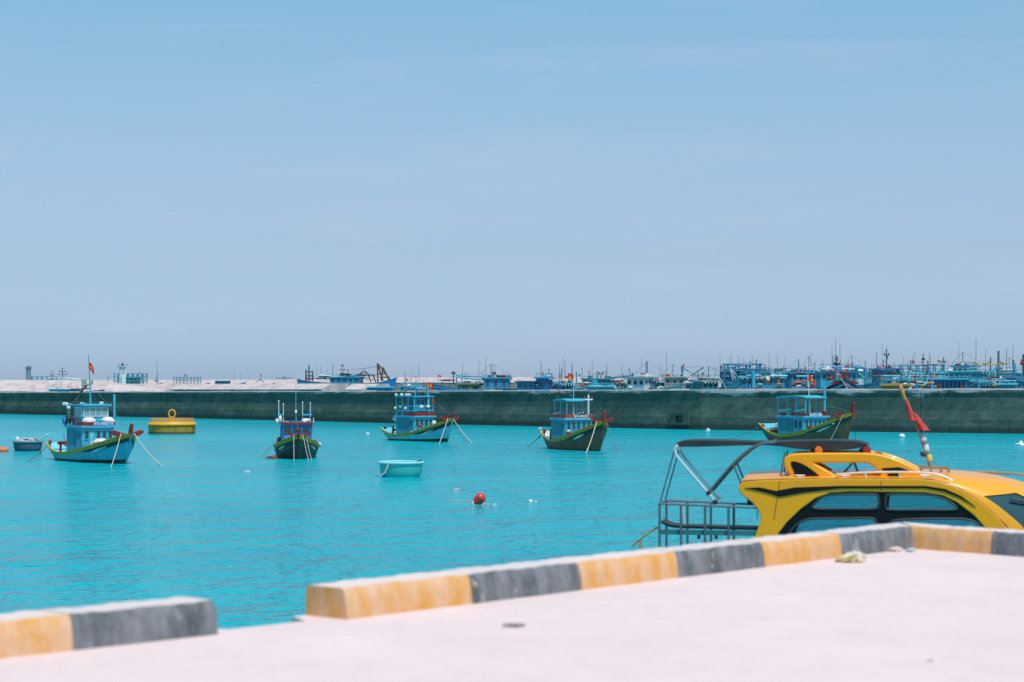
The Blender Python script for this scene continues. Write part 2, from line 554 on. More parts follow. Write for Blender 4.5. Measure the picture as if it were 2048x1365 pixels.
# tide mark: wet weed-covered band, ragged upper edge
zz = nn(t, 'ShaderNodeMath'); zz.operation = 'MULTIPLY_ADD'
t.links.new(noise(t, vst2, 0.8, 4), zz.inputs[0]); zz.inputs[1].default_value = 0.5; t.links.new(sp.outputs['Z'], zz.inputs[2])
c = mixc(t, ramp(t, zz.outputs[0], 0.72, 1.05, (0.8, 0.8, 0.8), (0, 0, 0)), c, (0.022, 0.038, 0.036))
# bleached rough patches below the cap
cp = nn(t, 'ShaderNodeMath'); cp.operation = 'MULTIPLY_ADD'
t.links.new(noise(t, coords(t, (0.35, 0.35, 1.5), src=src), 0.35, 7, 0.7), cp.inputs[0]); cp.inputs[1].default_value = 4.2
t.links.new(sp.outputs['Z'], cp.inputs[2])
zc = nn(t, 'ShaderNodeMapRange'); zc.inputs[1].default_value = 6.15; zc.inputs[2].default_value = 6.45
t.links.new(cp.outputs[0], zc.inputs[0])
c = mixc(t, zc.outputs[0], c, (0.50, 0.43, 0.41))
t.links.new(c, b.inputs['Base Color']); b.inputs['Roughness'].default_value = 0.92
bp = nn(t, 'ShaderNodeBump', Strength=0.8, Distance=0.08)
t.links.new(noise(t, src, 1.6, 8, 0.7), bp.inputs['Height']); t.links.new(bp.outputs['Normal'], b.inputs['Normal'])
M_WALL = m
M_CAP = mat('pale_wall_cap', (0.74, 0.65, 0.63), rough=0.9, var=0.7, vscale=0.6, vcol=(0.42, 0.38, 0.37), bump=0.5, bscale=3)
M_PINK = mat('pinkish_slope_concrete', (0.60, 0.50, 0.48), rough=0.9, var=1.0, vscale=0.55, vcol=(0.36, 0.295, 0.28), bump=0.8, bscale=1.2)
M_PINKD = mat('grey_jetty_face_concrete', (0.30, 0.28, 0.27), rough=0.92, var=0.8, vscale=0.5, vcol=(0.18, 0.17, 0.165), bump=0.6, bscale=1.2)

# --- quay: concrete apron with its edge; the outline runs round the corner of the quay
def L2(a, b, s):
    return Vector((a[0] + (b[0] - a[0]) * s, a[1] + (b[1] - a[1]) * s))
KA = on_quay(146, 1302).xy             # colour joint of the kerb at the left
KB = on_quay(436, 1269.6).xy           # end of the left kerb
KC = on_quay(695, 1240).xy             # start of the right kerb
KD = on_quay(1824, 1098).xy            # corner
u1 = (KD - KC).normalized(); n1 = Vector((-u1.y, u1.x))
KE = on_quay(1980, 1109.5).xy
u2 = (KE - KD).normalized(); n2 = Vector((-u2.y, u2.x))
KW = 0.40
uL = (KB - KA).normalized(); nL = Vector((-uL.y, uL.x))
e0 = KA - uL * 30 + nL * KW
e1 = KB + nL * KW + uL * 0.10
e1b = KB + nL * 0.16 + uL * 0.20
e2b = KC + n1 * 0.16 - u1 * 0.22
e2 = KC + n1 * KW - u1 * 0.12
cor = KD + u1 * KW * 1.0 + u2 * (-0.02) + n1 * KW
e4 = KD + u2 * 30 + n2 * KW
cornr = KD + n1 * KW + u1 * KW
edge = [e0, e1, e1b, e2b, e2, cornr, e4]
back = [Vector((26, -40)), Vector((-32, -40))]
ring = edge + back
top = [(p.x, p.y, ZQ) for p in ring]
lip = [(p.x, p.y, ZQ - 0.03) for p in ring]
bot = [(p.x, p.y, -1.0) for p in ring]
n = len(ring)
mb = MB(); mb.add(top + bot, [tuple(range(n))] + [(i, (i + 1) % n, n + (i + 1) % n, n + i) for i in range(n)])
tag(mb.obj('quay', M_QUAY), 'bright pale pinkish concrete quay in the foreground', kind='structure')

# --- kerbs, one mesh for each painted length
def kerb_piece(parent, p, q, nrm, m, h=0.205, wd=KW - 0.01, cut0=0.0, cut1=0.0, seed=0):
    """chamfered kerb length from p to q (front foot), body on the side of nrm"""
    rnd = random.Random(seed)
    d = (q - p); ln = d.length; d.normalize()
    K = 36
    rings = []
    for i in range(K + 1):
        s = i / K
        c0 = cut0 * max(0, 1 - s * K / 3); c1 = cut1 * max(0, 1 - (1 - s) * K / 3)
        prof = [(0.0, -0.02), (0.012, h * 0.5), (0.03, h - 0.025), (0.055, h), (wd - 0.03, h), (wd, h - 0.03), (wd, -0.02)]
        r = []
        for a, z in prof:
            f = a / wd
            pos = p + d * (ln * s) + nrm * (a + 0.004 * math.sin(s * 9 + seed) + 0.003 * math.sin(s * 23 + 2 * seed + a * 40) + (0.010 * max(0, math.sin(s * 31 + seed * 3) - 0.75) if 0.02 < a < 0.06 else 0)) - d * (c0 * f) + d * (c1 * f)
            r.append((pos.x, pos.y, ZQ + z + (0.003 * math.sin(s * 13 + seed) + 0.002 * math.sin(s * 41 + seed) if z > 0 else 0)))
        rings.append(r)
    return MB().loft(rings).obj('painted_length', m, parent, True)
kl = empty('kerb', (KA.x, KA.y, ZQ)); tag(kl, 'short yellow and black painted kerb at the left, before the gap', 'kerb', 'striped kerbs on the quay edge')
def local(o, par):
    o.matrix_parent_inverse = Matrix.Translation(-Vector(par.location))
    return o
local(kerb_piece(kl, KA, KB, nL, M_KB, seed=1), kl)
local(kerb_piece(kl, KA - uL * 1.18, KA, nL, M_KY, seed=2), kl)
local(kerb_piece(kl, KA - uL * 2.36, KA - uL * 1.18, nL, M_KB, seed=3), kl)
kr = empty('kerb', (KC.x, KC.y, ZQ)); tag(kr, 'long yellow and black painted kerb running to the quay corner', 'kerb', 'striped kerbs on the quay edge')
for i in range(6):
    p, q = KC + (KD - KC) * (i / 6), KC + (KD - KC) * ((i + 1) / 6)
    local(kerb_piece(kr, p, q, n1, M_KY if i % 2 == 0 else M_KB, cut0=0.01 if i == 0 else 0, cut1=KW if i == 5 else 0, seed=10 + i), kr)
kc = empty('kerb', (KD.x, KD.y, ZQ)); tag(kc, 'yellow and black kerb turning away right from the corner, under the yellow boat', 'kerb', 'striped kerbs on the quay edge')
for i in range(7):
    p, q = KD + u2 * (0.84 * i), KD + u2 * (0.84 * (i + 1))
    local(kerb_piece(kc, p, q, n2, M_KY if i % 2 == 0 else M_KB, cut0=KW if i == 0 else 0, seed=20 + i), kc)

# --- the harbour breakwater: a sea wall cast in bays
WP = []
for x_, yb_, yt_ in ((-120, 825.2, 786.5), (840, 848, 784), (1400, 860, 781.5), (2080, 868.5, 780.5), (2900, 880, 780)):
    q_ = on_water(x_, yb_); WP.append((q_.x, q_.y, pt(x_, yt_, q_.y).z))
bw = empty('breakwater', (0, 0, 0)); tag(bw, 'long dark stained concrete sea wall crossing behind the moored boats', 'breakwater')
def wall_prof(h):
    return [(0.0, -1.2), (0.0, 1.50), (-0.05, 1.53), (-0.10, 1.9), (-0.15, 2.3), (-0.14, h - 0.75), (-0.03, h - 0.36), (0.0, h - 0.26), (0.0, h), (-3.6, h), (-3.6, -1.2)]
def bay(parent, A, B, name, m, prof, gap=0.03):
    a, b2 = Vector(A[:2]), Vector(B[:2])
    d = (b2 - a).normalized(); nr = Vector((d.y, -d.x))
    rings = []
    K = 4
    for i in range(K + 1):
        s = i / K
        p = a + d * gap + (b2 - a - d * gap * 2) * s
        h = A[2] + (B[2] - A[2]) * s
        rings.append([(p.x + nr.x * o_, p.y + nr.y * o_, z) for o_, z in prof(h)])
    return MB().loft(rings).obj(name, m, parent)
rw = random.Random(5)
for si in range(len(WP) - 1):
    A, B = WP[si], WP[si + 1]
    ln = math.hypot(B[0] - A[0], B[1] - A[1])
    k = max(1, round(ln / 11.5))
    for i in range(k):
        P = tuple(A[j] + (B[j] - A[j]) * i / k for j in range(3)); Q = tuple(A[j] + (B[j] - A[j]) * (i + 1) / k for j in range(3))
        bb = bay(bw, P, Q, 'wall_bay', M_WALL, wall_prof)
        # pale coping slab on top of the bay, its edge a little broken
        rise = rw.uniform(0.13, 0.20)
        cuts = [0.0]
        while cuts[-1] < 1: cuts.append(min(1.0, cuts[-1] + rw.uniform(0.14, 0.34)))
        for ca, cb in zip(cuts[:-1], cuts[1:]):
            rise = rw.uniform(0.08, 0.20); out = rw.uniform(-0.05, 0.05)
            bay(bw, tuple(P[j] + (Q[j] - P[j]) * ca for j in range(3)), tuple(P[j] + (Q[j] - P[j]) * cb for j in range(3)), 'coping', M_CAP, lambda h: [(out, h + 0.004), (out, h + rise), (-3.5, h + rise), (-3.5, h + 0.004)], gap=rw.choice((0.02, 0.05, 0.12)))
        # cast face panels of the lower course
        for j4 in range(4):
            pr = rw.uniform(0.02, 0.07)
            bay(bw, tuple(P[j] + (Q[j] - P[j]) * j4 / 4 for j in range(3)), tuple(P[j] + (Q[j] - P[j]) * (j4 + 1) / 4 for j in range(3)), 'face_panel', M_WALL, lambda h: [(-0.1, -0.6), (pr, -0.6), (pr, 1.42), (-0.1, 1.46)], gap=0.04)
# square drain outlet framed in concrete
d = Vector((B[0] - A[0], B[1] - A[1])).normalized()
A, B = WP[1], WP[2]
dd = Vector((B[0] - A[0], B[1] - A[1])).normalized(); nr = Vector((dd.y, -dd.x))
c0 = Vector((A[0], A[1])) + dd * (Vector((B[0] - A[0], B[1] - A[1])).length * 0.94)
mb = MB()
def wpt(s, o_, z): return (c0.x + dd.x * s + nr.x * o_, c0.y + dd.y * s + nr.y * o_, z)
def wbox(mb, s0, s1, o0, o1, z0, z1):
    mb.loft([[wpt(s0, o0, z), wpt(s1, o0, z), wpt(s1, o1, z), wpt(s0, o1, z)] for z in (z0, z1)])
for q in ((-1.3, -0.55, 0.45, 1.95), (0.55, 1.3, 0.45, 1.95), (-0.55, 0.55, 1.55, 1.95), (-0.55, 0.55, 0.45, 0.75)):
    wbox(mb, q[0], q[1], -0.4, 0.35, q[2], q[3])
mb.obj('drain_outlet', M_WALL, bw)
mb = MB(); wbox(mb, -0.55, 0.55, -0.35, 0.02, 0.75, 1.55); mb.obj('drain_dark_panel', M_DARK, bw)  # dark panel stands in for the shade inside the opening

# --- sloped jetties behind the wall
def jetty(label, pts, prof, m_top, m_face, k):
    """pts (x, y, crest z); slope slab and footing wall in bays"""
    root = empty('jetty', (0, 0, 0)); tag(root, label, 'jetty')
    for i in range(len(pts) - 1):
        A, B = pts[i], pts[i + 1]
        for j in range(k[i]):
            P = tuple(A[q] + (B[q] - A[q]) * j / k[i] for q in range(3)); Q = tuple(A[q] + (B[q] - A[q]) * (j + 1) / k[i] for q in range(3))
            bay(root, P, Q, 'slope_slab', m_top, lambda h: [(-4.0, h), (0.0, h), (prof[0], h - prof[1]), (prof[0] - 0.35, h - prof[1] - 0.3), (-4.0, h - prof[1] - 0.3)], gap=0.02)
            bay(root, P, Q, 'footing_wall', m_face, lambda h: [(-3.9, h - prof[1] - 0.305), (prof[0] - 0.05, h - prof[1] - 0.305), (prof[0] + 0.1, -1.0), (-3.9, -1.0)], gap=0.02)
def jp(x, y, Y):
    p = pt(x, y, Y); return (p.x, p.y, p.z)
jetty('pale sloping jetty rising behind the sea wall at the far left', [jp(-140, 760, 352), jp(60, 760.5, 348), jp(180, 762, 345), jp(330, 782, 342)], (3.2, 1.95), M_PINK, M_PINKD, [2, 2, 1])
jetty('long low sloping jetty behind the sea wall, left of the gap', [jp(150, 768, 372), jp(420, 768.5, 352), jp(664, 767.5, 332)], (2.6, 0.95), M_PINK, M_PINKD, [4, 5])
jetty('short sloping jetty block right of the gap, in front of the blue trawler', [jp(704, 768, 330), jp(757, 768, 328)], (2.6, 0.95), M_PINK, M_PINKD, [1])
jetty('pale far breakwater along the horizon behind the boats', [jp(120, 760.5, 640), jp(560, 759.5, 600), jp(800, 755, 560), jp(1150, 754.5, 530), jp(1480, 755, 520), jp(1800, 757, 520)], (5.0, 1.5), M_PINK, M_PINKD, [6, 4, 4, 4, 4])

# --- harbour light towers
def light_tower(label, x, ytop, ybot, wpx, Y, m, mtop, sides, emblem=False):
    base = pt(x, ybot, Y); top = pt(x, ytop, Y); r = wpx / 2 * Y / F
    root = empty('light_tower', base); tag(root, label, 'lighthouse')
    h = top.z - base.z
    MB().lathe([(r * 1.06, -1.5), (r * 1.02, 0), (r * 0.97, h * 0.78)], sides).obj('shaft', m, root, sides > 10)
    MB().lathe([(r * 1.0, h * 0.78 + 0.002), (r * 1.28, h * 0.80), (r * 1.28, h * 0.825), (r * 0.9, h * 0.83)], sides).obj('gallery', m, root)
    for i in range(8):
        a = i * math.pi / 4
        MB().tube([(r * 1.22 * math.cos(a), r * 1.22 * math.sin(a), h * 0.825), (r * 1.22 * math.cos(a), r * 1.22 * math.sin(a), h * 0.89)], 0.04, 5).obj('railing_post', M_MAST, root)
    MB().tube([(r * 1.22 * math.cos(i * math.pi / 12), r * 1.22 * math.sin(i * math.pi / 12), h * 0.89) for i in range(25)], 0.035, 5).obj('handrail', M_MAST, root)
    MB().lathe([(r * 0.28, h * 0.83), (r * 0.30, h * 0.93), (r * 0.34, h * 0.935), (r * 0.12, h * 0.97), (0.03, h)], 10).obj('lantern', mtop, root)
    if emblem:
        MB().tube([(0.34 * r * math.cos(i * math.pi / 8) + 0.25 * r, -r * 0.93, h * 0.60 + 0.75 * r * math.sin(i * math.pi / 8)) for i in range(17)], 0.07, 5).obj('emblem', M_OCHRE, root)
        MB().box(-r * 0.28, r * 0.02, -r * 1.0, -r * 0.5, 0, h * 0.3).obj('door', M_GREY, root)
M_TOWB = paint('blue_grey_tower', (0.14, 0.30, 0.40))  # blue-grey colour of the left tower
light_tower('blue-grey harbour light tower standing at the far left', 57, 731, 761, 10, 352, M_TOWB, M_DARK, 16)
light_tower('white harbour light tower with a yellow emblem, right of the flag', 245, 726, 766, 14, 420, M_WHITE, M_DARK, 8, True)

# ================================================================== boats
def clamp(x, a=0.0, b=1.0):
    return max(a, min(b, x))
def rect_frame(mb, c, u, v, n, w, h, t, d):
    """four bars round a w x h opening centred at c (u across, v up, n outward)"""
    def bx(a0, a1, b0, b1):
        mb.loft([[c + u * a + v * bb + n * k for a, bb in ((a0, b0), (a1, b0), (a1, b1), (a0, b1))] for k in (-0.01, d)])
    bx(-w / 2 - t, w / 2 + t, h / 2, h / 2 + t); bx(-w / 2 - t, w / 2 + t, -h / 2 - t, -h / 2)
    bx(-w / 2 - t, -w / 2, -h / 2, h / 2); bx(w / 2, w / 2 + t, -h / 2, h / 2)
    return mb

class Boat:
    def __init__(s, label, X, Y, theta, Ln, Bm, hs, hm, hb, dip=0.33, group=None, cat='boat', name='fishing_boat', trim=0.0, roll=0.0, full=2.5, bulw=0.45, rake=0.08, srake=0.09, stern=0.62):
        s.L, s.B, s.hs, s.hm, s.hb, s.dip = Ln, Bm, hs, hm, hb, dip
        s.full, s.bulw, s.rake, s.srake, s.stern = full, bulw, rake, srake, stern
        s.root = empty(name, (X, Y, 0), -R(theta))
        s.root.rotation_euler = (R(roll), R(trim), -R(theta))
        tag(s.root, label, cat, group)
        s.M = Matrix.Translation((X, Y, 0)) @ s.root.rotation_euler.to_matrix().to_4x4()
    def w(s, p):
        return s.M @ Vector(p)
    def sheer(s, t):
        if t < s.dip:
            return s.hm + (s.hs - s.hm) * ((s.dip - t) / s.dip) ** 1.8
        return s.hm + (s.hb - s.hm) * ((t - s.dip) / (1 - s.dip)) ** 1.9
    def half(s, t):
        if t < 0.45:
            return s.B / 2 * (1 - (1 - s.stern) * ((0.45 - t) / 0.45) ** 2)
        return s.B / 2 * max(0.0, 1 - ((t - 0.45) / 0.55) ** s.full)
    def keel(s, t):
        return -0.7 + 0.75 * clamp((t - 0.7) / 0.3) ** 2 + 0.65 * clamp((0.2 - t) / 0.2) ** 1.5
    def S(s, t, v, sd):
        zk, h = s.keel(t), s.sheer(t)
        z = zk + (h - zk) * v
        e = 0.20 + 0.44 * clamp((t - 0.35) / 0.65) ** 1.5 + 0.10 * clamp((0.3 - t) / 0.3)
        y = s.half(t) * max(v, 0.0) ** e
        x = -s.L / 2 + s.L * t - s.rake * s.L * (1 - v) * clamp((t - 0.55) / 0.45) ** 2 + s.srake * s.L * (1 - v) * clamp((0.22 - t) / 0.22)
        return Vector((x, sd * y, z))
    def vz(s, t, z):
        return (z - s.keel(t)) / (s.sheer(t) - s.keel(t))
    def N(s, t, v, sd):
        e = 0.004
        t0, t1 = max(0, t - e), min(1, t + e)
        v0, v1 = max(0.02, v - e), min(1.0, v + e)
        nrm = (s.S(t1, v, sd) - s.S(t0, v, sd)).cross(s.S(t, v1, sd) - s.S(t, v0, sd))
        if nrm.length < 1e-12: return Vector((1, 0, 0))
        nrm.normalize()
        if nrm.y * sd < 0: nrm = -nrm
        return nrm
    def patch(s, name, m, fn, nu=16, nv=3, off=0.012, sides=(-1, 1)):
        """painted area lying on the hull; fn(a, b) gives (t, z)"""
        for sd in sides:
            mb = MB()
            def P(a, b):
                t, z = fn(a, b); v = s.vz(t, z)
                return s.S(t, v, sd) + s.N(t, v, sd) * off
            mb.grid(P, nu, nv).obj(name, m, s.hullo, True)
    def hull(s, m, m_stripe=None, m_boot=None, m_in=None, m_cap=None, m_deck=None, nt=30, nv=9, sw=(0.12, 0.26), boot=0.14):
        mb = MB()
        for sd in (-1, 1):
            mb.grid(lambda a, b: s.S(a, b, sd), nt, nv)
        tr = [s.S(0, j / nv, -1) for j in range(nv + 1)] + [s.S(0, j / nv, 1) for j in range(nv, -1, -1)]
        mb.add(tr, [tuple(range(len(tr)))])
        s.hullo = mb.obj('hull', m, s.root, True)
        MB().tube([s.S(1.0, j / 8, 1) + Vector((0.01, 0, 0)) for j in range(9)], 0.045, 6).obj('stem', m, s.hullo, True)
        if m_stripe:
            s.patch('gunwale_stripe', m_stripe, lambda a, b: (0.999 * a, s.sheer(a * 0.999) - (sw[0] + (sw[1] - sw[0]) * a ** 1.5) * (1 - b)), 34, 3, 0.014)
        if m_boot:
            s.patch('waterline_band', m_boot, lambda a, b: (0.02 + 0.97 * a, -0.25 + (0.25 + boot * (0.35 + 0.65 * a ** 2)) * b), 24, 3, 0.010)
        # inner bulwark and capping rail
        th = 0.07
        def inn(t, z, sd):
            p = s.S(t, clamp(s.vz(t, z), 0.05, 1), sd)
            y = max(abs(p.y) - th, 0.0)
            return Vector((p.x, sd * y, z))
        mb = MB()
        for sd in (-1, 1):
            mb.grid(lambda a, b: inn(0.015 + 0.95 * a, s.sheer(0.015 + 0.95 * a) - s.bulw * b, sd), 26, 3)
        mb.add([inn(0.015, s.sheer(0.0), -1), inn(0.015, s.sheer(0), 1), inn(0.015, s.sheer(0) - s.bulw, 1), inn(0.015, s.sheer(0) - s.bulw, -1)], [(0, 1, 2, 3)])
        mb.obj('bulwark', m_in or m, s.root, True)
        MB().grid(lambda a, b: (lambda q: Vector((q.x, q.y * (1 - 2 * b), q.z)))(inn(0.015 + 0.95 * a, s.sheer(0.015 + 0.95 * a) - s.bulw + 0.004, 1)), 26, 6).obj('deck', m_deck or m_in or m, s.root)
        for sd in (-1, 1):
            rings = []
            for i in range(31):
                t = i / 30 * 0.985
                p = s.S(t, 1, sd)
                a = max(abs(p.y) + 0.035, 0.04); bq = max(abs(p.y) - 0.12, 0.0)
                rings.append([(p.x, sd * a, p.z + 0.003), (p.x, sd * a, p.z + 0.05), (p.x, sd * bq, p.z + 0.05), (p.x, sd * bq, p.z + 0.003)])
            MB().loft(rings).obj('capping_rail', m_cap or m_stripe or m, s.root)
    def bow_marks(s, m_band, m_eye, m_pupil, t0=0.66, zdrop=0.30, eye=True, sw=0.24, ang=0.0):
        """dark pointed band under the stripe at the bow and the painted eye on it"""
        def edge(t): return s.sheer(t) - sw * (0.5 + 0.5 * t ** 1.5)
        def fb(a, b):
            t = t0 + (0.992 - t0) * a
            return (t, edge(t) - zdrop * (0.25 + 1.3 * a if a < 0.6 else 1.03) * (1 - b))
        s.patch('bow_band', m_band, fb, 14, 3, 0.020)
        if eye:
            def lens(k, c0, c1):
                def fe(a, b):
                    t = c0 + (c1 - c0) * a
                    mid = edge(t) - zdrop * 0.62 - 0.05 * (1 - a)
                    hh = zdrop * 0.40 * k * (math.sin(math.pi * a) ** 0.7)
                    return (t, mid + hh * (b - 0.5))
                return fe
            s.patch('painted_eye', m_eye, lens(1.25, t0 + 0.10, t0 + 0.235), 12, 4, 0.030)
            s.patch('painted_eye_centre', m_pupil, lens(0.68, t0 + 0.145, t0 + 0.222), 10, 3, 0.038)
    def bow_post(s, m, h=0.5, w=0.34, th=0.16, lean=0.10):
        z = s.hb; x = s.L / 2
        pr = smooth_loop([(x - w - 0.10, z - 0.15), (x - 0.02, z - 0.10), (x + lean * 0.5, z + h * 0.5), (x + lean, z + h * 0.92), (x + lean - w * 0.45, z + h), (x - w * 0.75, z + h * 0.55)], 3)
        MB().loft([[(a, y, b) for a, b in pr] for y in (-th / 2, th / 2)]).obj('bow_post', m, s.root)
    def cross_beam(s, m, half=1.1, up=0.28, back=0.55, th=0.2, stubs=False):
        z0 = s.sheer(1 - back / s.L) + 0.06; x = s.L / 2 - back
        rings = []
        for i in range(17):
            q = -1 + 2 * i / 16; a = abs(q)
            hh = th * (0.85 + 0.5 * a - (1.1 * max(0, a - 0.8) / 0.2))
            zc = z0 + up * a ** 1.6
            rings.append([(x - 0.09, q * half, zc - hh / 2), (x + 0.09, q * half, zc - hh / 2), (x + 0.09, q * half, zc + hh / 2 + 0.05 * a), (x - 0.09, q * half, zc + hh / 2 + 0.05 * a)])
        MB().loft(rings).obj('cross_beam', m, s.root)
        if stubs:
            for y in (-0.62, -0.30, 0.55, 0.9):
                MB().box(x - 0.07, x + 0.07, y - 0.06, y + 0.06, z0 + 0.05, z0 + 0.38).obj('bollard', m, s.root)
    def box(s, name, m, x0, x1, y0, y1, z0, z1, parent=None):
        return MB().box(x0, x1, y0, y1, z0, z1).obj(name, m, parent or s.root)
    def rod(s, name, m, pts, r, parent=None, n=6, r2=None):
        return MB().tube(pts, r, n, r2).obj(name, m, parent or s.root, True)
    def window(s, c, u, v, n, w, h, m_frame, m_glass, parent, fr=0.05):
        f = rect_frame(MB(), Vector(c), Vector(u), Vector(v), Vector(n), w, h, fr, 0.045).obj('window', m_frame, parent)
        cc = Vector(c); U, V, NN = Vector(u), Vector(v), Vector(n)
        MB().loft([[cc + U * a + V * b + NN * k for a, b in ((-w / 2, -h / 2), (w / 2, -h / 2), (w / 2, h / 2), (-w / 2, h / 2))] for k in (-0.01, 0.014)]).obj('pane', m_glass, f)
    def cabin(s, x0, x1, w, z0, z1, m, m_roof=None, nf=4, ns=3, louv=0, oh=0.14, wh=0.42, wz=None, m_glass=None, m_frame=None, rake=0.0, roof_t=0.13, wfill=0.62, name='cabin', door=True, crown=0.0, front_skip=()):
        """deckhouse: walls, windows with panes, slatted aft quarter, overhanging roof"""
        g = m_glass or M_GLASS; fr = m_frame or m
        xf = x1
        mb = MB().loft([[(x0, -w / 2, z), (xf - rake * k, -w / 2, z), (xf - rake * k, w / 2, z), (x0, w / 2, z)] for k, z in ((0, z0), (1, z1))])
        wall = mb.obj(name, m, s.root)
        hz = wz if wz is not None else z1 - 0.24 - wh / 2
        kx = xf - rake * (hz - z0) / (z1 - z0)
        if nf:
            st = w * 0.94 / nf
            for i in range(nf):
                if i in front_skip: continue
                y = -w * 0.47 + st * (i + 0.5)
                s.window((kx + 0.004, y, hz), (0, 1, 0), Vector((-rake, 0, z1 - z0)).normalized(), (1, 0, 0), st * wfill, wh, fr, g, wall)
        ls = (x1 - x0)
        xl = x0 + (ls * louv if louv else 0)
        for sd in (-1, 1):
            u = (1, 0, 0) if sd < 0 else (-1, 0, 0)
            if ns:
                st = (x1 - 0.06 - xl) / ns
                for i in range(ns):
                    x = xl + st * (i + 0.5)
                    if x + st / 2 > x1 - rake: x -= rake * 0.5
                    s.window((x, sd * (w / 2 + 0.004), hz), u, (0, 0, 1), (0, sd, 0), st * wfill, wh, fr, g, wall)
            if louv:
                s.box('louvre_dark_sheet', g, x0 + 0.06, xl - 0.04, sd * w / 2 - 0.01, sd * w / 2 + 0.012, z0 + (z1 - z0) * 0.34, z1 - 0.12, wall)  # dark sheet laid on the wall in place of the shade behind the slats
                k = max(4, int((xl - x0) / 0.19))
                for i in range(k):
                    x = x0 + 0.08 + (xl - x0 - 0.16) * (i + 0.5) / k
                    a = x - 0.033; b = x + 0.033
                    s.box('slat', fr, a, b, min(sd * w / 2, sd * (w / 2 + 0.05)), max(sd * w / 2, sd * (w / 2 + 0.05)), z0 + (z1 - z0) * 0.32, z1 - 0.10, wall)
        if door:
            s.box('door', M_STEEL_BLUE, x0 - 0.03, x0 + 0.02, -0.35, 0.35, z0 + 0.1, z1 - 0.2, wall)
        rf = MB()
        rings = []
        for i in range(9):
            q = -1 + i / 4
            zc = z1 + crown * (1 - q * q)
            y = q * (w / 2 + oh)
            rings.append([(x0 - oh, y, zc + 0.003), (x1 - rake + oh * 1.3, y, zc + 0.003), (x1 - rake + oh * 1.3, y, zc + roof_t), (x0 - oh, y, zc + roof_t)])
        rf.loft(rings).obj('roof', m_roof or m, wall)
        return wall
    def fascia(s, m, x0, x1, w, z0, z1, front=True, sides=True, t=0.05, side_x0=None):
        f = s.box('fascia_board', m, x1, x1 + t, -w / 2, w / 2, z0, z1)
        if sides:
            for sd in (-1, 1):
                s.box('fascia_board', m, side_x0 if side_x0 is not None else x0, x1 - 0.003, sd * w / 2 - t / 2, sd * w / 2 + t / 2, z0, z1)
        return f
    def rail(s, m, x0, x1, y, z0, z1, n=3, r=0.035):
        s.rod('rail', m, [(x0, y, z1), (x1, y, z1)], r)
        for i in range(n):
            x = x0 + (x1 - x0) * i / (n - 1)
            s.rod('stanchion', m, [(x, y, z0), (x, y, z1)], r)
    def canopy(s, m, x0, x1, w, z, zbase, posts=(3, 3), r=0.045, t=0.10, curve=0.08):
        rings = []
        for i in range(13):
            q = i / 12
            x = x0 + (x1 - x0) * q
            zc = z - curve * (2 * abs(q - 0.5)) ** 2.2
            rings.append([(x, -w / 2, zc), (x, w / 2, zc), (x, w / 2, zc + t), (x, -w / 2, zc + t)])
        c = MB().loft(rings).obj('canopy_roof', m, s.root)
        for sd in (-1, 1):
            for i in range(posts[0]):
                x = x0 + 0.15 + (x1 - x0 - 0.3) * i / (posts[0] - 1)
                s.rod('post', m, [(x, sd * (w / 2 - 0.1), zbase), (x, sd * (w / 2 - 0.1), z - curve * (2 * abs((x - x0) / (x1 - x0) - 0.5)) ** 2.2 + 0.01)], r)
        return c
    def gantry(s, m, x0, x1, w, z0, z1, nx=3, levels=(1.0,), r=0.09, brace=False):
        xs = [x0 + (x1 - x0) * i / (nx - 1) for i in range(nx)]
        for x in xs:
            for sd in (-1, 1):
                s.rod('gantry_post', m, [(x, sd * w / 2, z0), (x, sd * w / 2, z1)], r)
        for lv in levels:
            z = z0 + (z1 - z0) * lv
            for sd in (-1, 1):
                s.rod('gantry_beam', m, [(x0 - 0.3, sd * w / 2, z), (x1 + 0.3, sd * w / 2, z)], r * 0.9)
            for x in xs:
                s.rod('gantry_beam', m, [(x, -w / 2, z), (x, w / 2, z)], r * 0.8)
        if brace:
            for i in range(nx - 1):
                for sd in (-1, 1):
                    s.rod('gantry_brace', m, [(xs[i], sd * w / 2, z0), (xs[i + 1], sd * w / 2, z1)], r * 0.5)
    def mast(s, m, x, y, z0, z1, r=0.06, lean=(0, 0), bars=(), r2=None, name='mast'):
        top = (x + lean[0], y + lean[1], z1)
        o = s.rod(name, m, [(x, y, z0), top], r, r2=r2 if r2 is not None else r * 0.7)
        for zf, hw in bars:
            z = z0 + (z1 - z0) * zf
            cx, cy = x + lean[0] * zf, y + lean[1] * zf
            s.rod('crosstree', m, [(cx - hw * 0.5, cy - hw, z), (cx + hw * 0.5, cy + hw, z)], r * 0.7, o)
            for q in (-1, 1):
                MB().lathe([(0.02, 0), (0.10, 0.06), (0.10, 0.16), (0.02, 0.22)], 8, (cx + q * hw * 0.5, cy + q * hw, z)).obj('lamp', M_DARK, o)
        return o
    def whip(s, x, y, z0, z1, lean=0.0, m=None, r=0.024):
        s.rod('antenna', m or M_ANT, [(x, y, z0), (x + lean, y, z1)], r, n=5, r2=r * 0.6)
    def flag(s, x, y, z, w=0.7, h=0.45, seed=0, droop=0.35, star=False, th=0):
        a = s.root.rotation_euler.z
        d = Vector((math.cos(-a + R(th)), math.sin(-a + R(th)), 0))
        return flag_part(s.root, (x, y, z), w, h, None, seed, droop, d, star)
    def pile(s, name, m, c, sz, seed=0):
        return lump(c, sz, seed, 0.22).obj(name, m, s.root, True)

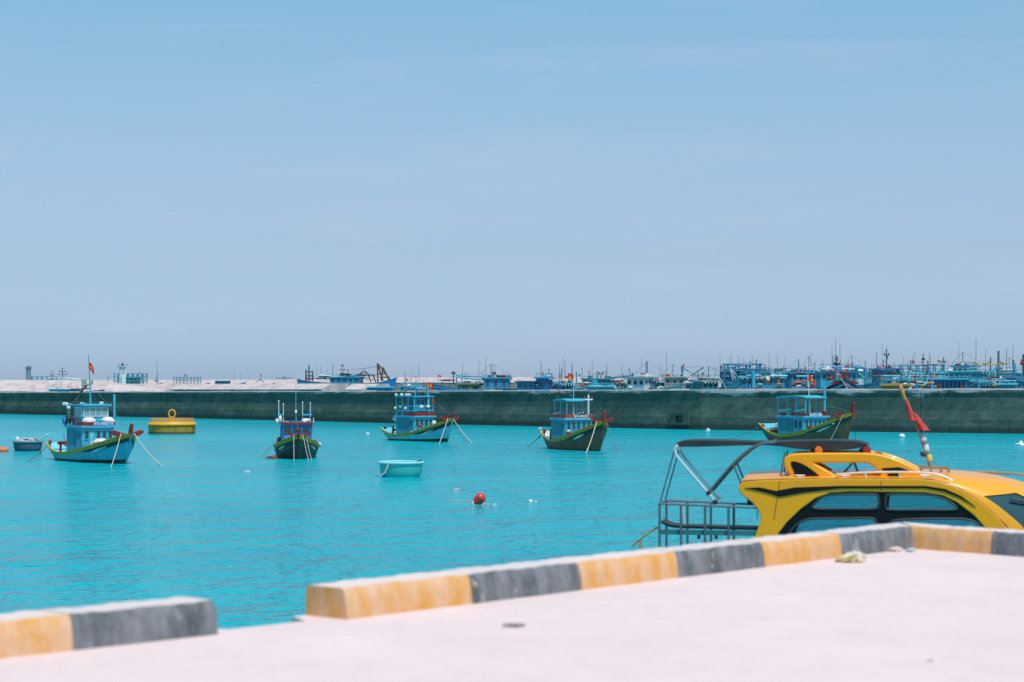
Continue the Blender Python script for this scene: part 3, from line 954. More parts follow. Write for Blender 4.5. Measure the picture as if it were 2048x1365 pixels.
def rope(label, a, b, sag=0.15, m=None, r=0.035, group='mooring ropes of the boats', n=12, name='mooring_rope', knot=None):
    a, b = Vector(a), Vector(b)
    pts = []
    for i in range(n + 1):
        k = i / n
        p = a.lerp(b, k); p.z -= sag * 4 * k * (1 - k)
        pts.append(p)
    root = None
    r *= 0.68
    o = MB().tube([p - a for p in pts], r, 6).obj(name, m or M_ROPE, None, True)
    o.location = a
    tag(o, label, 'rope', group)
    if knot:
        p = a.lerp(b, knot) - a; p.z -= sag * 4 * knot * (1 - knot)
        lump(p, (r * 2.6, r * 2.6, r * 3.4), 7, 0.25, 8, 6).obj('knot', m or M_ROPE, o, True)
    return o

GB = 'wooden fishing boats moored in front of the sea wall'
# ------------------------------------------------ A: two-storey turquoise boat at the left
pA = on_water(190, 923)
A = Boat('turquoise fishing boat with two-storey cabin and white sacks, farthest left of the moored boats', pA.x, pA.y, 55, 12.0, 3.4, 1.15, 0.55, 2.05, group=GB, roll=0, stern=0.66, full=3.0, dip=0.28)
A.hull(M_TURQH, M_STRIPE, M_BOOT, M_TURQL, M_STRIPE, M_TURQL, sw=(0.15, 0.30), boot=0.30)
A.bow_marks(M_BAND, M_PALE, M_TURQ, t0=0.62, zdrop=0.26)
A.bow_post(M_RED, 0.62, 0.34); A.cross_beam(M_RED, 1.15, 0.22, 0.75, 0.26)
A.cabin(-2.2, 0.55, 2.25, 0.45, 2.30, M_TURQ, nf=5, ns=2, louv=0.62, oh=0.16, wh=0.52, front_skip=(1,))
A.box('door', M_TURQL, 0.556, 0.585, -0.62, -0.34, 0.75, 2.0)
A.fascia(M_RED, -0.6, 0.62, 2.3, 2.445, 2.68, side_x0=-0.3)
np_ = A.box('name_board', M_BLUE, 0.672, 0.70, -0.35, 1.0, 2.43, 2.70)
lettering('BTh-83053-TS', 0.24, (0.708, 0.325, 2.565), (0, 1, 0), (0, 0, 1), M_WHITE, np_)
for sd in (-1, 1):
    A.rail(M_RED, -2.05, -0.3, sd * 1.17, 2.43, 2.92, 4, 0.05)
A.cabin(-1.75, 0.10, 1.85, 2.435, 3.75, M_TURQ, nf=4, ns=2, oh=0.16, wh=0.55, m_glass=M_GLASS2, m_frame=M_PALE, name='upper_cabin', wfill=0.86, wz=3.36)
A.mast(M_TURQ, -0.1, 1.45, 2.3, 4.55, 0.085, r2=0.085, name='post')
A.mast(M_TURQ, -0.75, 0.0, 3.85, 5.35, 0.07, lean=(-0.10, 0))
A.mast(M_MAST, -0.86, 0.0, 5.2, 7.25, 0.03, lean=(-0.25, 0), name='flagpole')
A.flag(-0.98, 0.0, 6.72, 0.42, 0.5, 3, 1.0, True, 0)
# fishing gear carried on the cabin roof: net hauler davit, lamp brackets, wind vane
A.rod('davit', M_OLIVE, [(-1.85, -1.05, 2.5), (-1.6, -1.0, 3.4), (-0.9, -0.75, 4.5), (-0.2, -0.55, 5.15)], 0.07)
A.rod('davit', M_OLIVE, [(-1.7, -0.85, 3.85), (-0.95, -0.6, 4.75), (0.1, -0.35, 5.35)], 0.035)
MB().box(-0.42, -0.36, -0.78, -0.42, 4.95, 5.55).obj('vane', M_GREY, A.root)
MB().box(0.15, 0.2, -0.5, -0.2, 5.2, 5.5).obj('vane', M_GREY, A.root)
A.pile('net_bundle', M_NETG, (-1.8, -1.1, 3.1), (0.22, 0.2, 0.55), 4)
A.pile('float', M_BLUE, (-2.2, -1.25, 2.75), (0.22, 0.2, 0.26), 5)
A.pile('float', M_WHITE, (-1.75, -1.15, 3.62), (0.15, 0.15, 0.15), 6)
for (x, y) in ((-2.1, -0.9), (-1.4, -1.0), (-2.1, 0.4)):
    A.rod('lamp_bracket', M_TURQL, [(x, y, 3.8), (x - 0.5, y - 0.25, 3.95)], 0.04)
    MB().lathe([(0.03, 0.1), (0.15, 0), (0.12, -0.12), (0.02, -0.16)], 8, (x - 0.5, y - 0.25, 3.9)).obj('lamp', M_PALE, A.root)
MB().box(0.0, 0.14, 0.3, 0.55, 3.89, 4.05).obj('lamp', M_PALE, A.root)
# aft: red winch frame, hatch, deck gear
A.box('winch_frame', M_RED, -3.9, -3.75, -1.1, 1.1, 1.05, 1.27)
for y in (-0.9, 0.9):
    A.box('winch_frame_leg', M_RED, -3.9, -3.75, y - 0.06, y + 0.06, 0.2, 1.045)
A.pile('net_heap', M_NETR, (-3.7, 0.1, 1.0), (0.16, 0.75, 0.14), 8)
A.box('hatch', M_TURQ, -5.0, -3.5, -0.7, 0.7, 0.1, 0.42)
A.pile('bollard', M_RED2, (-5.5, -0.98, 1.2), (0.13, 0.13, 0.16), 9)
A.rod('tiller', M_MAST, [(-5.7, 0.2, 1.0), (-6.2, 0.3, 1.7)], 0.04)
# bow: gear under a white sheet
A.pile('deck_sheet', M_SACK, (1.7, -0.2, 1.05), (0.85, 0.7, 0.5), 11)
A.pile('net_heap', M_NETR, (2.0, -0.75, 1.15), (0.42, 0.22, 0.22), 12)
A.pile('float', M_BLUE, (0.75, -1.0, 0.85), (0.35, 0.2, 0.22), 13)
A.box('rudder', M_BOOT, -5.6, -5.2, -0.04, 0.04, -0.5, 0.35)
for i, (y, lab) in enumerate(((-0.55, 'white stuffed sack on the cabin roof beside the red railing'), (0.82, 'white stuffed sack at the front corner of the cabin roof'))):
    p = A.w((0.25, y, 2.70))
    o = lump((0, 0, 0), (0.40, 0.46, 0.30), 20 + i, 0.12, 16, 10).obj('sack', M_SACK, None, True)
    o.location = p; o.rotation_euler = (0, 0, -R(53)); tag(o, lab, 'sack', 'white sacks on the cabin roof')
rope('pale bow rope from the leftmost boat running down to its left', A.w((5.3, -0.45, 2.02)), on_water(222, 935), 0.10, r=0.04)
rope('pale bow rope from the leftmost boat running down to its right', A.w((5.3, 0.45, 2.02)), on_water(325, 933), 0.18, r=0.045, knot=0.88)
rope('dark stern rope of the leftmost boat', A.w((-5.6, -0.98, 1.1)), on_water(54, 923), 0.12, M_ROPED, 0.045, knot=0.42)

# ------------------------------------------------ B: dark-hulled boat seen bow on
pB = on_water(593, 915)
B = Boat('blackish green fishing boat with bright blue cabin, seen bow on', pB.x, pB.y, 82, 8.6, 3.2, 1.05, 0.75, 1.72, group=GB, stern=0.7, full=2.6)
B.hull(M_DARKH, M_STRIPE, M_BOOT, M_TURQL, M_STRIPE, M_TURQL, sw=(0.2, 0.30), boot=0.1)
B.bow_marks(M_BAND, M_PALE, M_TURQ, t0=0.60, zdrop=0.30)
for sd in (-1, 1):
    B.patch('bow_line', M_GREY, lambda a, b: (0.70 + 0.29 * a, B.sheer(0.70 + 0.29 * a) - 0.62 + 0.02 * b), 10, 1, 0.026, (sd,))
B.bow_post(M_RED, 0.42, 0.3, 0.2); B.cross_beam(M_RED, 0.88, 0.2, 0.5, 0.12)
B.cabin(-1.9, 0.9, 2.1, 0.45, 2.32, M_BLUE, M_BLUE, nf=3, ns=2, louv=0.3, oh=0.05, wh=0.46, wz=1.98, wfill=0.82, roof_t=0.05)
B.fascia(M_RED, -1.9, 0.97, 2.2, 2.375, 2.53)
B.box('wheel_sign', M_BLUE, 0.905, 0.93, -0.9, 0.2, 1.22, 1.62)
lettering('BTh 97', 0.30, (0.94, -0.42, 1.44), (0, 1, 0), (0, 0, 1), M_TURQL, B.root)
B.mast(M_CYAN, 0.1, -0.05, 2.37, 3.25, 0.05); B.pile('radar_dome', M_WHITE, (0.1, -0.05, 3.24), (0.09, 0.09, 0.13), 3)
B.whip(0.12, -0.05, 3.3, 5.2, 0.1, M_TURQL, 0.025)
for y, z in ((-1.25, 3.95), (-0.92, 3.75), (0.45, 3.85), (1.0, 3.8)):
    B.mast(M_PALE, -0.5, y, 2.37, z, 0.035, r2=0.03, name='post')
    MB().lathe([(0.035, 0), (0.055, 0.03), (0.045, 0.09), (0.02, 0.11)], 8, (-0.5, y, z)).obj('post_cap', M_WHITE, B.root)
for y0, y1 in ((-1.3, -0.88), (0.42, 1.12)):
    B.box('bracket', M_TURQ, -0.62, -0.35, y0, y1, 2.98, 3.08)
B.pile('roof_gear', M_WHITE, (-0.4, 0.68, 2.6), (0.3, 0.32, 0.17), 5)
B.pile('roof_gear', M_WHITE, (-0.4, -1.15, 2.72), (0.16, 0.13, 0.26), 6)
B.pile('lamp_cluster', M_PALE, (-0.3, -1.38, 2.55), (0.16, 0.13, 0.2), 7)
B.rod('lamp_bracket', M_PALE, [(-0.3, 1.05, 2.4), (-0.3, 1.25, 2.6), (-0.3, 1.2, 2.8)], 0.04)
B.pile('bollard', M_RED, (-3.3, -1.2, 1.12), (0.1, 0.1, 0.14), 9)
B.pile('deck_gear', M_NETR, (-1.6, -1.15, 1.15), (0.35, 0.2, 0.25), 10)
B.pile('fender', M_WHITE, (-0.9, 1.68, 0.85), (0.28, 0.13, 0.16), 11)
B.rod('outboard_tube', M_GREY, [(-1.5, 1.2, 1.0), (0.4, 1.45, 1.25)], 0.10)
o = lump((0, 0, 0), (0.7, 0.25, 0.10), 31, 0.25, 14, 7).obj('floating_bundle', M_NETR, None, True)
o.location = on_water(552, 917) + Vector((0, 0, 0.06)); tag(o, 'reddish bundle floating at the waterline of the bow-on boat', 'debris')
rope('pale bow rope hanging left from the bow-on boat', B.w((4.0, -0.32, 1.72)), on_water(588, 921), 0.05, r=0.03)
rope('pale bow rope hanging right from the bow-on boat', B.w((4.0, 0.32, 1.72)), on_water(617, 921), 0.05, r=0.03)
rope('knotted pale rope beside it on the bow-on boat', B.w((3.7, 0.55, 1.6)), on_water(623, 920), 0.05, r=0.028, knot=0.40)
rope('thin dark stern rope of the bow-on boat', B.w((-3.4, -1.3, 1.15)), on_water(525, 913), 0.03, M_ROPED, 0.03)

# ------------------------------------------------ C: pale turquoise boat with an open upper deck
pC = on_water(840, 882)
C = Boat('pale turquoise fishing boat with cluttered open upper deck, middle of the five moored boats', pC.x, pC.y, 51, 10.0, 3.0, 1.10, 0.55, 2.15, group=GB, stern=0.6, full=3.2, dip=0.30)
C.hull(M_TURQ3, M_STRIPE, M_BOOT, M_TURQL, M_STRIPE, M_TURQL, sw=(0.16, 0.30), boot=0.32)
C.bow_marks(M_BAND, M_PALE, M_TURQ, t0=0.60, zdrop=0.34)
C.bow_post(M_RED, 0.42, 0.32); C.cross_beam(M_RED, 1.0, 0.18, 0.6, 0.24, True)
C.cabin(-2.2, 0.6, 2.2, 0.45, 2.15, M_TURQ, nf=4, ns=1, louv=0.75, oh=0.16, wh=0.55)
C.fascia(M_RED, -0.4, 0.7, 2.3, 2.29, 2.60, side_x0=-0.5)
C.canopy(M_TURQ, -2.35, 0.7, 2.3, 4.0, 2.28, (4, 4), 0.06, 0.09, 0.02)
for z in (2.75, 3.15):
    for sd in (-1, 1):
        C.rod('rail', M_TURQ, [(-2.2, sd * 1.05, z), (0.6, sd * 1.05, z)], 0.05)
    C.rod('rail', M_TURQ, [(0.6, -1.05, z), (0.6, 1.05, z)], 0.05)
C.canopy(M_TURQ, -1.5, 0.3, 1.5, 4.75, 4.05, (2, 2), 0.05, 0.08, 0.02)
C.cabin(-0.7, 0.35, 1.5, 2.29, 3.95, M_CYAN, nf=3, ns=1, oh=0.02, wh=0.5, name='wheelhouse', roof_t=0.03, wz=3.5)
C.pile('white_bundle', M_SACK, (0.7, -0.35, 3.1), (0.10, 0.2, 0.14), 2); C.pile('white_bundle', M_SACK, (0.7, 0.4, 3.12), (0.10, 0.18, 0.13), 3)
for i, (x, y) in enumerate(((-2.2, -1.2), (-1.4, -1.2), (-0.6, -1.2), (-2.3, -0.4), (-2.3, 0.5))):
    C.pile('hanging_float', (M_WHITE, M_TURQL, M_SACK)[i % 3], (x, y, 2.95 + 0.12 * (i % 2)), (0.17, 0.11, 0.11), 30 + i)
    MB().lathe([(0.03, 0.1), (0.16, 0), (0.12, -0.12), (0.02, -0.16)], 8, (x, y * 0.9, 4.2)).obj('lamp', M_WHITE, C.root)
C.mast(M_TURQ, -0.3, 0.1, 2.2, 4.9, 0.06); C.whip(-0.3, 0.1, 4.8, 6.95, 0.0, M_TURQ, 0.03); C.mast(M_TURQ, 0.5, 0.55, 2.2, 4.2, 0.14, r2=0.13, name='post')
C.whip(0.5, 0.55, 4.2, 5.75, -0.05, M_TURQL, 0.03); C.whip(-1.9, 0.4, 4.1, 6.6, 0.0, M_GREY)
C.flag(0.46, 0.55, 5.35, 0.6, 0.55, 5, 0.45, True)
C.rod('stay', M_ANT, [(-0.3, 0.1, 4.8), (1.6, 0.1, 4.0)], 0.015); C.rod('boom', M_GREY, [(-2.6, -0.3, 4.5), (-1.3, 0.2, 4.9)], 0.05)
C.box('life_ring_board', M_RED2, 0.72, 0.76, 0.75, 1.0, 3.3, 3.8)
C.box('deck_beam', M_RED, -3.0, -2.86, -0.95, 0.95, 0.85, 1.05)
for y in (-0.9, 0.9): C.box('deck_beam_post', M_RED, -3.0, -2.86, y - 0.07, y + 0.07, 0.3, 1.3)
C.pile('white_bundle', M_SACK, (-2.9, -0.5, 1.95), (0.35, 0.4, 0.28), 8); C.pile('net_heap', M_NETB, (-2.6, 0.3, 1.4), (0.3, 0.5, 0.3), 9)
C.pile('bollard', M_DARK, (-4.4, -0.75, 1.12), (0.18, 0.14, 0.12), 10); C.pile('deck_gear', M_RED2, (1.0, -0.7, 1.35), (0.3, 0.2, 0.14), 12)
C.pile('deck_gear', M_SACK, (1.3, 0.6, 1.5), (0.25, 0.22, 0.32), 13); C.pile('deck_gear', M_WHITE, (0.4, -1.0, 0.8), (0.55, 0.18, 0.14), 14)
C.box('rudder', M_BOOT, -4.5, -4.15, -0.04, 0.04, -0.5, 0.25)
rope('taut pale bow rope left of the middle boat\'s stem', C.w((4.6, -0.3, 2.1)), on_water(878, 889), 0.06, r=0.045)
rope('pale bow rope stretching right from the middle boat', C.w((4.65, 0.2, 2.1)), on_water(944, 886), 0.12, r=0.04)
rope('slack dark bow rope sagging right from the middle boat', C.w((4.65, 0.35, 2.1)), on_water(940, 886.5), 0.55, M_ROPED, 0.03)

# ------------------------------------------------ D: olive-brown boat
pD = on_water(1154, 899.5)
D = Boat('olive-brown fishing boat with turquoise cabin and a white cross-shaped mast', pD.x, pD.y, 66, 9.8, 3.1, 1.38, 0.74, 2.40, group=GB, stern=0.62, full=3.0, dip=0.30)
D.hull(M_OLIVE, M_STRIPE, None, M_PALE, M_STRIPE, M_TURQL, sw=(0.10, 0.34))
for sd in (-1, 1): D.patch('waterline_band', M_RUST, lambda a, b: (0.05 + 0.9 * a, -0.2 + 0.24 * b), 20, 2, 0.01, (sd,))
D.bow_marks(M_BAND, M_PALE, M_WHITE, t0=0.60, zdrop=0.32)
D.bow_post(M_RED, 0.72, 0.30, 0.2, 0.05); D.cross_beam(M_RED, 0.95, 0.34, 0.5, 0.2)
D.cabin(-2.3, 0.3, 2.35, 0.5, 2.35, M_TURQ, nf=5, ns=1, louv=0.78, oh=0.14, wh=0.62, wz=1.90, wfill=0.6, roof_t=0.16)
D.fascia(M_RED2, -2.0, 0.36, 2.35, 2.515, 2.76)
lettering('BTh 90475', 0.27, (0.42, 0.15, 2.64), (0, 1, 0), (0, 0, 1), M_PALE, D.root)
D.canopy(M_TURQ, -2.3, 0.25, 2.1, 3.95, 2.52, (3, 3), 0.05, 0.09, 0.12)
D.mast(M_PALE, 0.3, 0.86, 2.5, 4.35, 0.085, r2=0.075); D.rod('mast_crossbar', M_PALE, [(0.3, 0.5, 3.95), (0.3, 1.22, 3.95)], 0.07)
for y in (0.55, 1.18): MB().lathe([(0.03, 0), (0.06, 0.04), (0.05, 0.14), (0.02, 0.17)], 8, (0.3, y, 4.05)).obj('lamp', M_RED2, D.root)
D.mast(M_PALE, -0.3, -0.15, 2.5, 3.35, 0.10, r2=0.07, name='post'); D.whip(-0.3, -0.15, 3.3, 7.1, 0.0, M_PALE, 0.03); D.whip(-1.6, -0.9, 4.0, 6.9, 0.35, M_OLIVE, 0.03)
D.mast(M_MAST, 0.25, 0.95, 4.3, 6.3, 0.05, name='flagpole')
for sd in (-1, 1): D.rod('rail', M_PALE, [(-2.2, sd * 1.05, 2.78), (-1.0, sd * 1.05, 2.92)], 0.05)
D.box('winch', M_RED, -3.0, -2.75, -0.95, 0.4, 1.0, 1.25); D.rod('winch_drum', M_PALE, [(-2.88, -0.9, 1.35), (-2.88, 0.35, 1.35)], 0.09)
for y in (-0.95, 0.4): D.box('winch_post', M_RED, -2.98, -2.78, y - 0.05, y + 0.05, 0.6, 1.55)
D.pile('bollard', M_RED, (-4.5, -0.75, 1.38), (0.13, 0.13, 0.18), 3); D.pile('deck_gear', M_SACK, (-2.9, 0.75, 1.25), (0.2, 0.2, 0.3), 4)
D.box('hatch', M_TURQL, -4.0, -3.1, -0.6, 0.6, 0.75, 0.95)
D.pile('float', M_RED, (0.55, -1.0, 1.35), (0.2, 0.22, 0.14), 5); D.pile('float', M_WHITE, (0.55, -1.0, 1.48), (0.14, 0.16, 0.10), 6)
D.pile('deck_gear', M_PLAST, (2.4, -0.6, 1.45), (0.5, 0.3, 0.16), 7); D.pile('float', M_ORANGE, (3.2, 0.95, 1.95), (0.12, 0.12, 0.08), 8)
D.rod('hanging_line', M_ROPED, [(2.0, -1.28, 1.35), (1.8, -1.40, 0.7), (1.7, -1.45, 0.02)], 0.018)
rope('thick pale bow rope with a knot on the olive boat with the white mast', D.w((4.4, -0.42, 2.35)), on_water(1172, 908), 0.10, r=0.05, knot=0.86)
rope('thin bow rope running right from the olive boat with the white mast', D.w((4.4, 0.42, 2.35)), on_water(1238, 906), 0.20, M_ROPED, 0.035)
rope('stern rope of the olive boat with the white mast', D.w((-4.5, -0.75, 1.3)), on_water(1055, 894), 0.06, M_ROPED, 0.04, knot=0.30)

# ------------------------------------------------ E: olive boat behind the yellow boat
pE = on_water(1619, 889)
E = Boat('dark olive fishing boat with turquoise cabin, partly hidden behind the black canopy', pE.x, pE.y, 57, 11.0, 3.4, 1.7, 0.80, 2.85, group=GB, stern=0.62, full=3.0, dip=0.30)
E.hull(M_OLIVE, M_STRIPE, None, M_TURQL, M_STRIPE, M_TURQL, sw=(0.14, 0.36))
E.bow_marks(M_BAND, M_PALE, M_TURQL, t0=0.62, zdrop=0.34)
E.bow_post(M_RED, 0.78, 0.34, 0.2, 0.1); E.cross_beam(M_RED, 1.25, 0.12, 1.0, 0.2, True)
E.cabin(-2.6, 0.7, 2.6, 0.55, 2.30, M_TURQ, nf=5, ns=2, louv=0.62, oh=0.18, wh=0.66, wz=1.75, wfill=0.58, roof_t=0.16)
E.cabin(-3.3, -2.66, 1.5, 0.55, 2.15, M_CYAN, nf=0, ns=0, oh=0.08, door=False, name='galley')
E.fascia(M_RED, -1.2, 0.85, 2.3, 2.465, 2.66, side_x0=-0.8)
eb = E.box('name_board', M_WHITE, 0.905, 0.93, -0.75, 0.55, 2.47, 2.70)
lettering('BTh 80971', 0.24, (0.936, -0.10, 2.585), (0, 1, 0), (0, 0, 1), M_BLUE, eb)
E.canopy(M_TURQ, -3.0, 0.9, 2.4, 4.10, 2.47, (4, 4), 0.06, 0.10, 0.14)
E.mast(M_TURQ, 0.75, 1.05, 2.5, 5.0, 0.11, r2=0.11, name='post'); E.box('post_foot', M_RED, 0.6, 0.9, 0.9, 1.2, 2.47, 2.85)
E.mast(M_PALE, -0.1, 0.1, 2.5, 3.7, 0.10, r2=0.08, name='post'); E.mast(M_PALE, -0.1, 0.1, 3.6, 5.8, 0.04, lean=(-0.25, 0), name='flagpole')
E.flag(-0.27, 0.1, 6.0, 0.8, 0.55, 9, 0.9, True)
E.mast(M_PALE, -0.3, 0.1, 5.7, 6.1, 0.03, name='flagpole')
for x0, x1 in ((-2.8, -1.2), (-0.7, 0.7)): E.rod('rail', M_TURQL, [(x0, -1.1, 2.85), (x1, -1.1, 3.02)], 0.07)
E.pile('roof_gear', M_RED2, (-2.5, -0.8, 2.58), (0.35, 0.25, 0.12), 2); E.pile('roof_gear', M_RED, (-0.9, -0.9, 2.6), (0.45, 0.2, 0.14), 3)
E.box('winch', M_RED2, -3.9, -3.55, -1.2, 0.6, 1.0, 1.2); E.rod('winch_drum', M_PALE, [(-3.7, -1.1, 1.32), (-3.7, 0.5, 1.32)], 0.10)
E.box('winch_post', M_RED, -3.85, -3.6, 0.55, 0.7, 0.6, 1.5); E.rod('lever', M_WHITE, [(-3.6, -0.8, 1.2), (-3.6, -0.8, 1.65)], 0.04); E.rod('lever', M_WHITE, [(-3.6, -0.6, 1.2), (-3.6, -0.6, 1.65)], 0.04)
E.pile('white_sack_aft', M_SACK, (-3.9, 0.75, 1.4), (0.5, 0.5, 0.55), 5); E.pile('bollard', M_RED, (-5.0, -1.0, 1.45), (0.18, 0.16, 0.22), 6)
E.box('hatch', M_TURQL, -4.9, -4.0, -0.7, 0.7, 0.55, 0.95); E.pile('deck_gear', M_NETR, (1.3, -1.15, 1.5), (0.4, 0.14, 0.12), 8)
E.pile('deck_gear', M_ORANGE, (4.3, -0.75, 2.3), (0.12, 0.12, 0.24), 9); E.pile('deck_gear', M_PALE, (3.6, -0.8, 1.85), (0.6, 0.2, 0.10), 10)
rope('pale bow rope, left strand, on the dark olive boat at the right', E.w((4.9, -0.62, 2.6)), on_water(1655, 892), 0.05, r=0.045)
rope('pale bow rope, right strand, on the dark olive boat at the right', E.w((4.9, -0.58, 2.6)), on_water(1690, 890), 0.05, r=0.045)
rope('thin line hanging off the far bow of the dark olive boat at the right', E.w((4.9, 0.9, 2.65)), on_water(1710, 890), 0.02, M_ROPED, 0.025)
rope('long stern rope of the dark olive boat at the right', E.w((-5.2, -1.0, 1.5)), on_water(1440, 886), 0.10, M_ROPED, 0.035, knot=0.12)

# ------------------------------------------------ rigging and clutter on the moored boats
def rig(bt, mast, ends, r=0.012):
    for e in ends: bt.rod('stay', M_ANT, [mast, e], r, n=4)
rig(A, (-0.85, 0, 5.3), [(5.6, 0, 2.2), (-5.7, 0.3, 1.2), (-1.9, -0.9, 3.9), (-1.9, 0.9, 3.9)])
rig(C, (-0.3, 0.1, 4.8), [(4.7, 0, 2.3), (-4.7, 0, 1.2)])
rig(D, (-0.3, -0.15, 3.4), [(4.6, 0, 2.5), (-2.2, -1.0, 2.6)])
rig(E, (-0.1, 0.1, 3.7), [(5.2, 0, 2.9), (-3.0, 1.0, 2.6)])
rig(B, (0.1, -0.05, 3.2), [(4.0, 0, 1.8), (-3.9, 0, 1.1)])
def clutter(bt, spots, seed):
    rnd = random.Random(seed)
    for (x, y, z) in spots:
        k = rnd.randrange(5)
        m_ = rnd.choice((M_NETG, M_NETB, M_SACK, M_GREY, M_DARK, M_NETR, M_OCHRE))
        if k == 0:
            MB().tube([(x + 0.16 * math.cos(i * math.pi / 6), y + 0.16 * math.sin(i * math.pi / 6), z + 0.05) for i in range(13)], 0.045, 6).obj('rope_coil', M_ROPE, bt.root, True)
        elif k == 1:
            MB().lathe([(0.11, 0), (0.13, 0.22), (0.12, 0.24)], 10, (x, y, z)).obj('bucket', rnd.choice((M_BLUE, M_WHITE, M_ORANGE)), bt.root, True)
        elif k == 2:
            MB().box(x - 0.2, x + 0.2, y - 0.14, y + 0.14, z, z + 0.2).obj('crate', rnd.choice((M_OCHRE, M_STEEL_BLUE, M_GREY)), bt.root)
        else:
            lump((x, y, z + 0.06), (rnd.uniform(0.15, 0.32), rnd.uniform(0.12, 0.26), rnd.uniform(0.08, 0.16)), rnd.randrange(999), 0.34).obj('net_heap', m_, bt.root, True)
for bt, zr, xr in ((A, 2.44, (-2.0, -0.4)), (C, 2.3, (-2.0, 0.2)), (D, 2.53, (-2.1, 0.1)), (E, 2.48, (-2.4, 0.4)), (B, 2.38, (-1.7, 0.5))):
    rnd = random.Random(bt.L * 10)
    clutter(bt, [(rnd.uniform(*xr), rnd.uniform(-0.9, 0.9), zr) for _ in range(6)], int(bt.L * 7))
    clutter(bt, [(bt.L * rnd.uniform(0.18, 0.36), rnd.uniform(-0.5, 0.5), bt.sheer(0.75) - bt.bulw + 0.1) for _ in range(5)], int(bt.L * 9))
    clutter(bt, [(-bt.L * rnd.uniform(0.32, 0.42), rnd.uniform(-0.6, 0.6), bt.sheer(0.1) - bt.bulw + 0.05) for _ in range(4)], int(bt.L * 11))

# ================================================================== afloat in the harbour
# --- yellow steel mooring buoy with handrail and lifting ring
M_BUOY = mat('buoy_yellow_paint', (0.80, 0.36, 0.01), rough=0.45, var=0.4, vscale=3, vcol=(0.42, 0.24, 0.02))
M_BUOYS = mat('buoy_dark_yellow_paint', (0.42, 0.27, 0.02), rough=0.6, var=0.8, vscale=2.5, vcol=(0.14, 0.12, 0.03))  # darker yellow; on the lower drum it carries the shade below the overhang
M_BUOYD = mat('buoy_fouled_waterline', (0.13, 0.11, 0.075), rough=0.9, var=0.8, vscale=4, vcol=(0.06, 0.055, 0.04))
Yb = EYE * F / (869 - HZ)
pb = on_water(344, 868); k = pb.y / F
rb = 47 * k
bu = empty('mooring_buoy', pb); tag(bu, 'large round yellow steel mooring buoy with handrail and ring on top', 'buoy')
zt = 14 * k; zd = (868 - 838) * k
MB().lathe([(rb * 0.98, -0.6), (rb * 0.985, 0.22)], 40).obj('fouled_waterline', M_BUOYD, bu, True)
MB().lathe([(rb * 0.99, 0.221), (rb * 0.995, zd * 0.56)], 40).obj('lower_drum', M_BUOYS, bu, True)
MB().lathe([(rb * 0.99, zd * 0.561), (rb * 1.04, zd * 0.60), (rb * 1.04, zd * 0.66), (rb * 0.985, zd * 0.73), (rb * 0.95, zd * 0.82)], 40).obj('upper_drum', M_BUOY, bu, True)
for i in range(18):
    a = 2 * math.pi * (i + 0.5) / 18
    c_, s_ = math.cos(a), math.sin(a)
    MB().tube([(rb * 0.92 * c_, rb * 0.92 * s_, zd * 0.8), (rb * 0.92 * c_, rb * 0.92 * s_, zd * 1.02)], 0.028, 5).obj('railing_post', M_BUOY, bu)
    MB().bar((rb * 0.99 * c_, rb * 0.99 * s_, zd * 0.70), (rb * 1.05 * c_, rb * 1.05 * s_, zd * 0.62), 0.06, 0.05).obj('bracket', M_BUOY, bu)
for z in (1.02, 0.92):
    MB().tube([(rb * 0.92 * math.cos(i * math.pi / 20), rb * 0.92 * math.sin(i * math.pi / 20), zd * z) for i in range(41)], 0.03, 6).obj('handrail', M_BUOY, bu)
zr = zd * 1.02 + 0.16
MB().tube([(0.33 * math.sin(i * math.pi / 12), 0, zr + 0.10 + 0.40 * -math.cos(i * math.pi / 12) + 0.22) for i in range(25)], 0.085, 8).obj('lifting_ring', M_BUOY, bu, True)
MB().box(-0.3, 0.3, -0.2, 0.2, zd * 0.8, zd * 0.8 + 0.28).obj('ring_base', M_BUOY, bu)
MB().lathe([(rb * 0.93, zd * 0.821), (rb * 0.93, zd * 0.83)], 30).obj('top_deck', M_BUOYS, bu)
for a in (-2.2, -0.35):
    MB().tube([(rb * 1.03 * math.cos(a), rb * 1.03 * math.sin(a), z) for z in (zd * 0.6, 0.3, -0.1)], 0.04, 5).obj('chain', M_RUST, bu)

# --- round basket boats
def tub(label, x, y, wpx, hpx, m, m_in, m_rim, seed=0):
    p = on_water(x, y); k = p.y / F
    r = wpx / 2 * k; h = hpx * k
    p = p + Vector((0, r * 0.8, 0))
    o = empty('basket_boat', p); tag(o, label, 'basket boat', 'round basket boats')
    MB().lathe([(r * 0.55, -0.22), (r * 0.80, -0.08), (r * 0.90, h * 0.12), (r * 0.96, h * 0.40), (r * 0.985, h * 0.90)], 40).obj('shell', m, o, True)
    MB().loft([[(rr * math.cos(2 * math.pi * j / 40), rr * math.sin(2 * math.pi * j / 40), z) for j in range(40)] for rr, z in ((r * 0.93, h * 0.9), (r * 0.90, h * 0.42), (r * 0.80, h * 0.18), (r * 0.4, h * 0.12))], True, True).obj('inside', m_in, o, True)
    MB().tube([(r * math.cos(i * math.pi / 20), r * math.sin(i * math.pi / 20), h * 0.94) for i in range(41)], h * 0.09, 8).obj('rim', m_rim, o, True)
    return o, r, h
M_TUB = mat('turquoise_fibreglass', (0.06, 0.50, 0.48), rough=0.4, var=0.4, vscale=3, vcol=(0.04, 0.38, 0.38))
M_TUBR = mat('pale_turquoise_fibreglass_rim', (0.28, 0.72, 0.72), rough=0.4)
M_BASK = mat('tarred_blue_basket', (0.05, 0.14, 0.20), rough=0.8, var=0.7, vscale=5, vcol=(0.03, 0.07, 0.10), bump=0.6, bscale=30)
M_BASKR = mat('grey_blue_basket_rim', (0.14, 0.32, 0.36), rough=0.7)
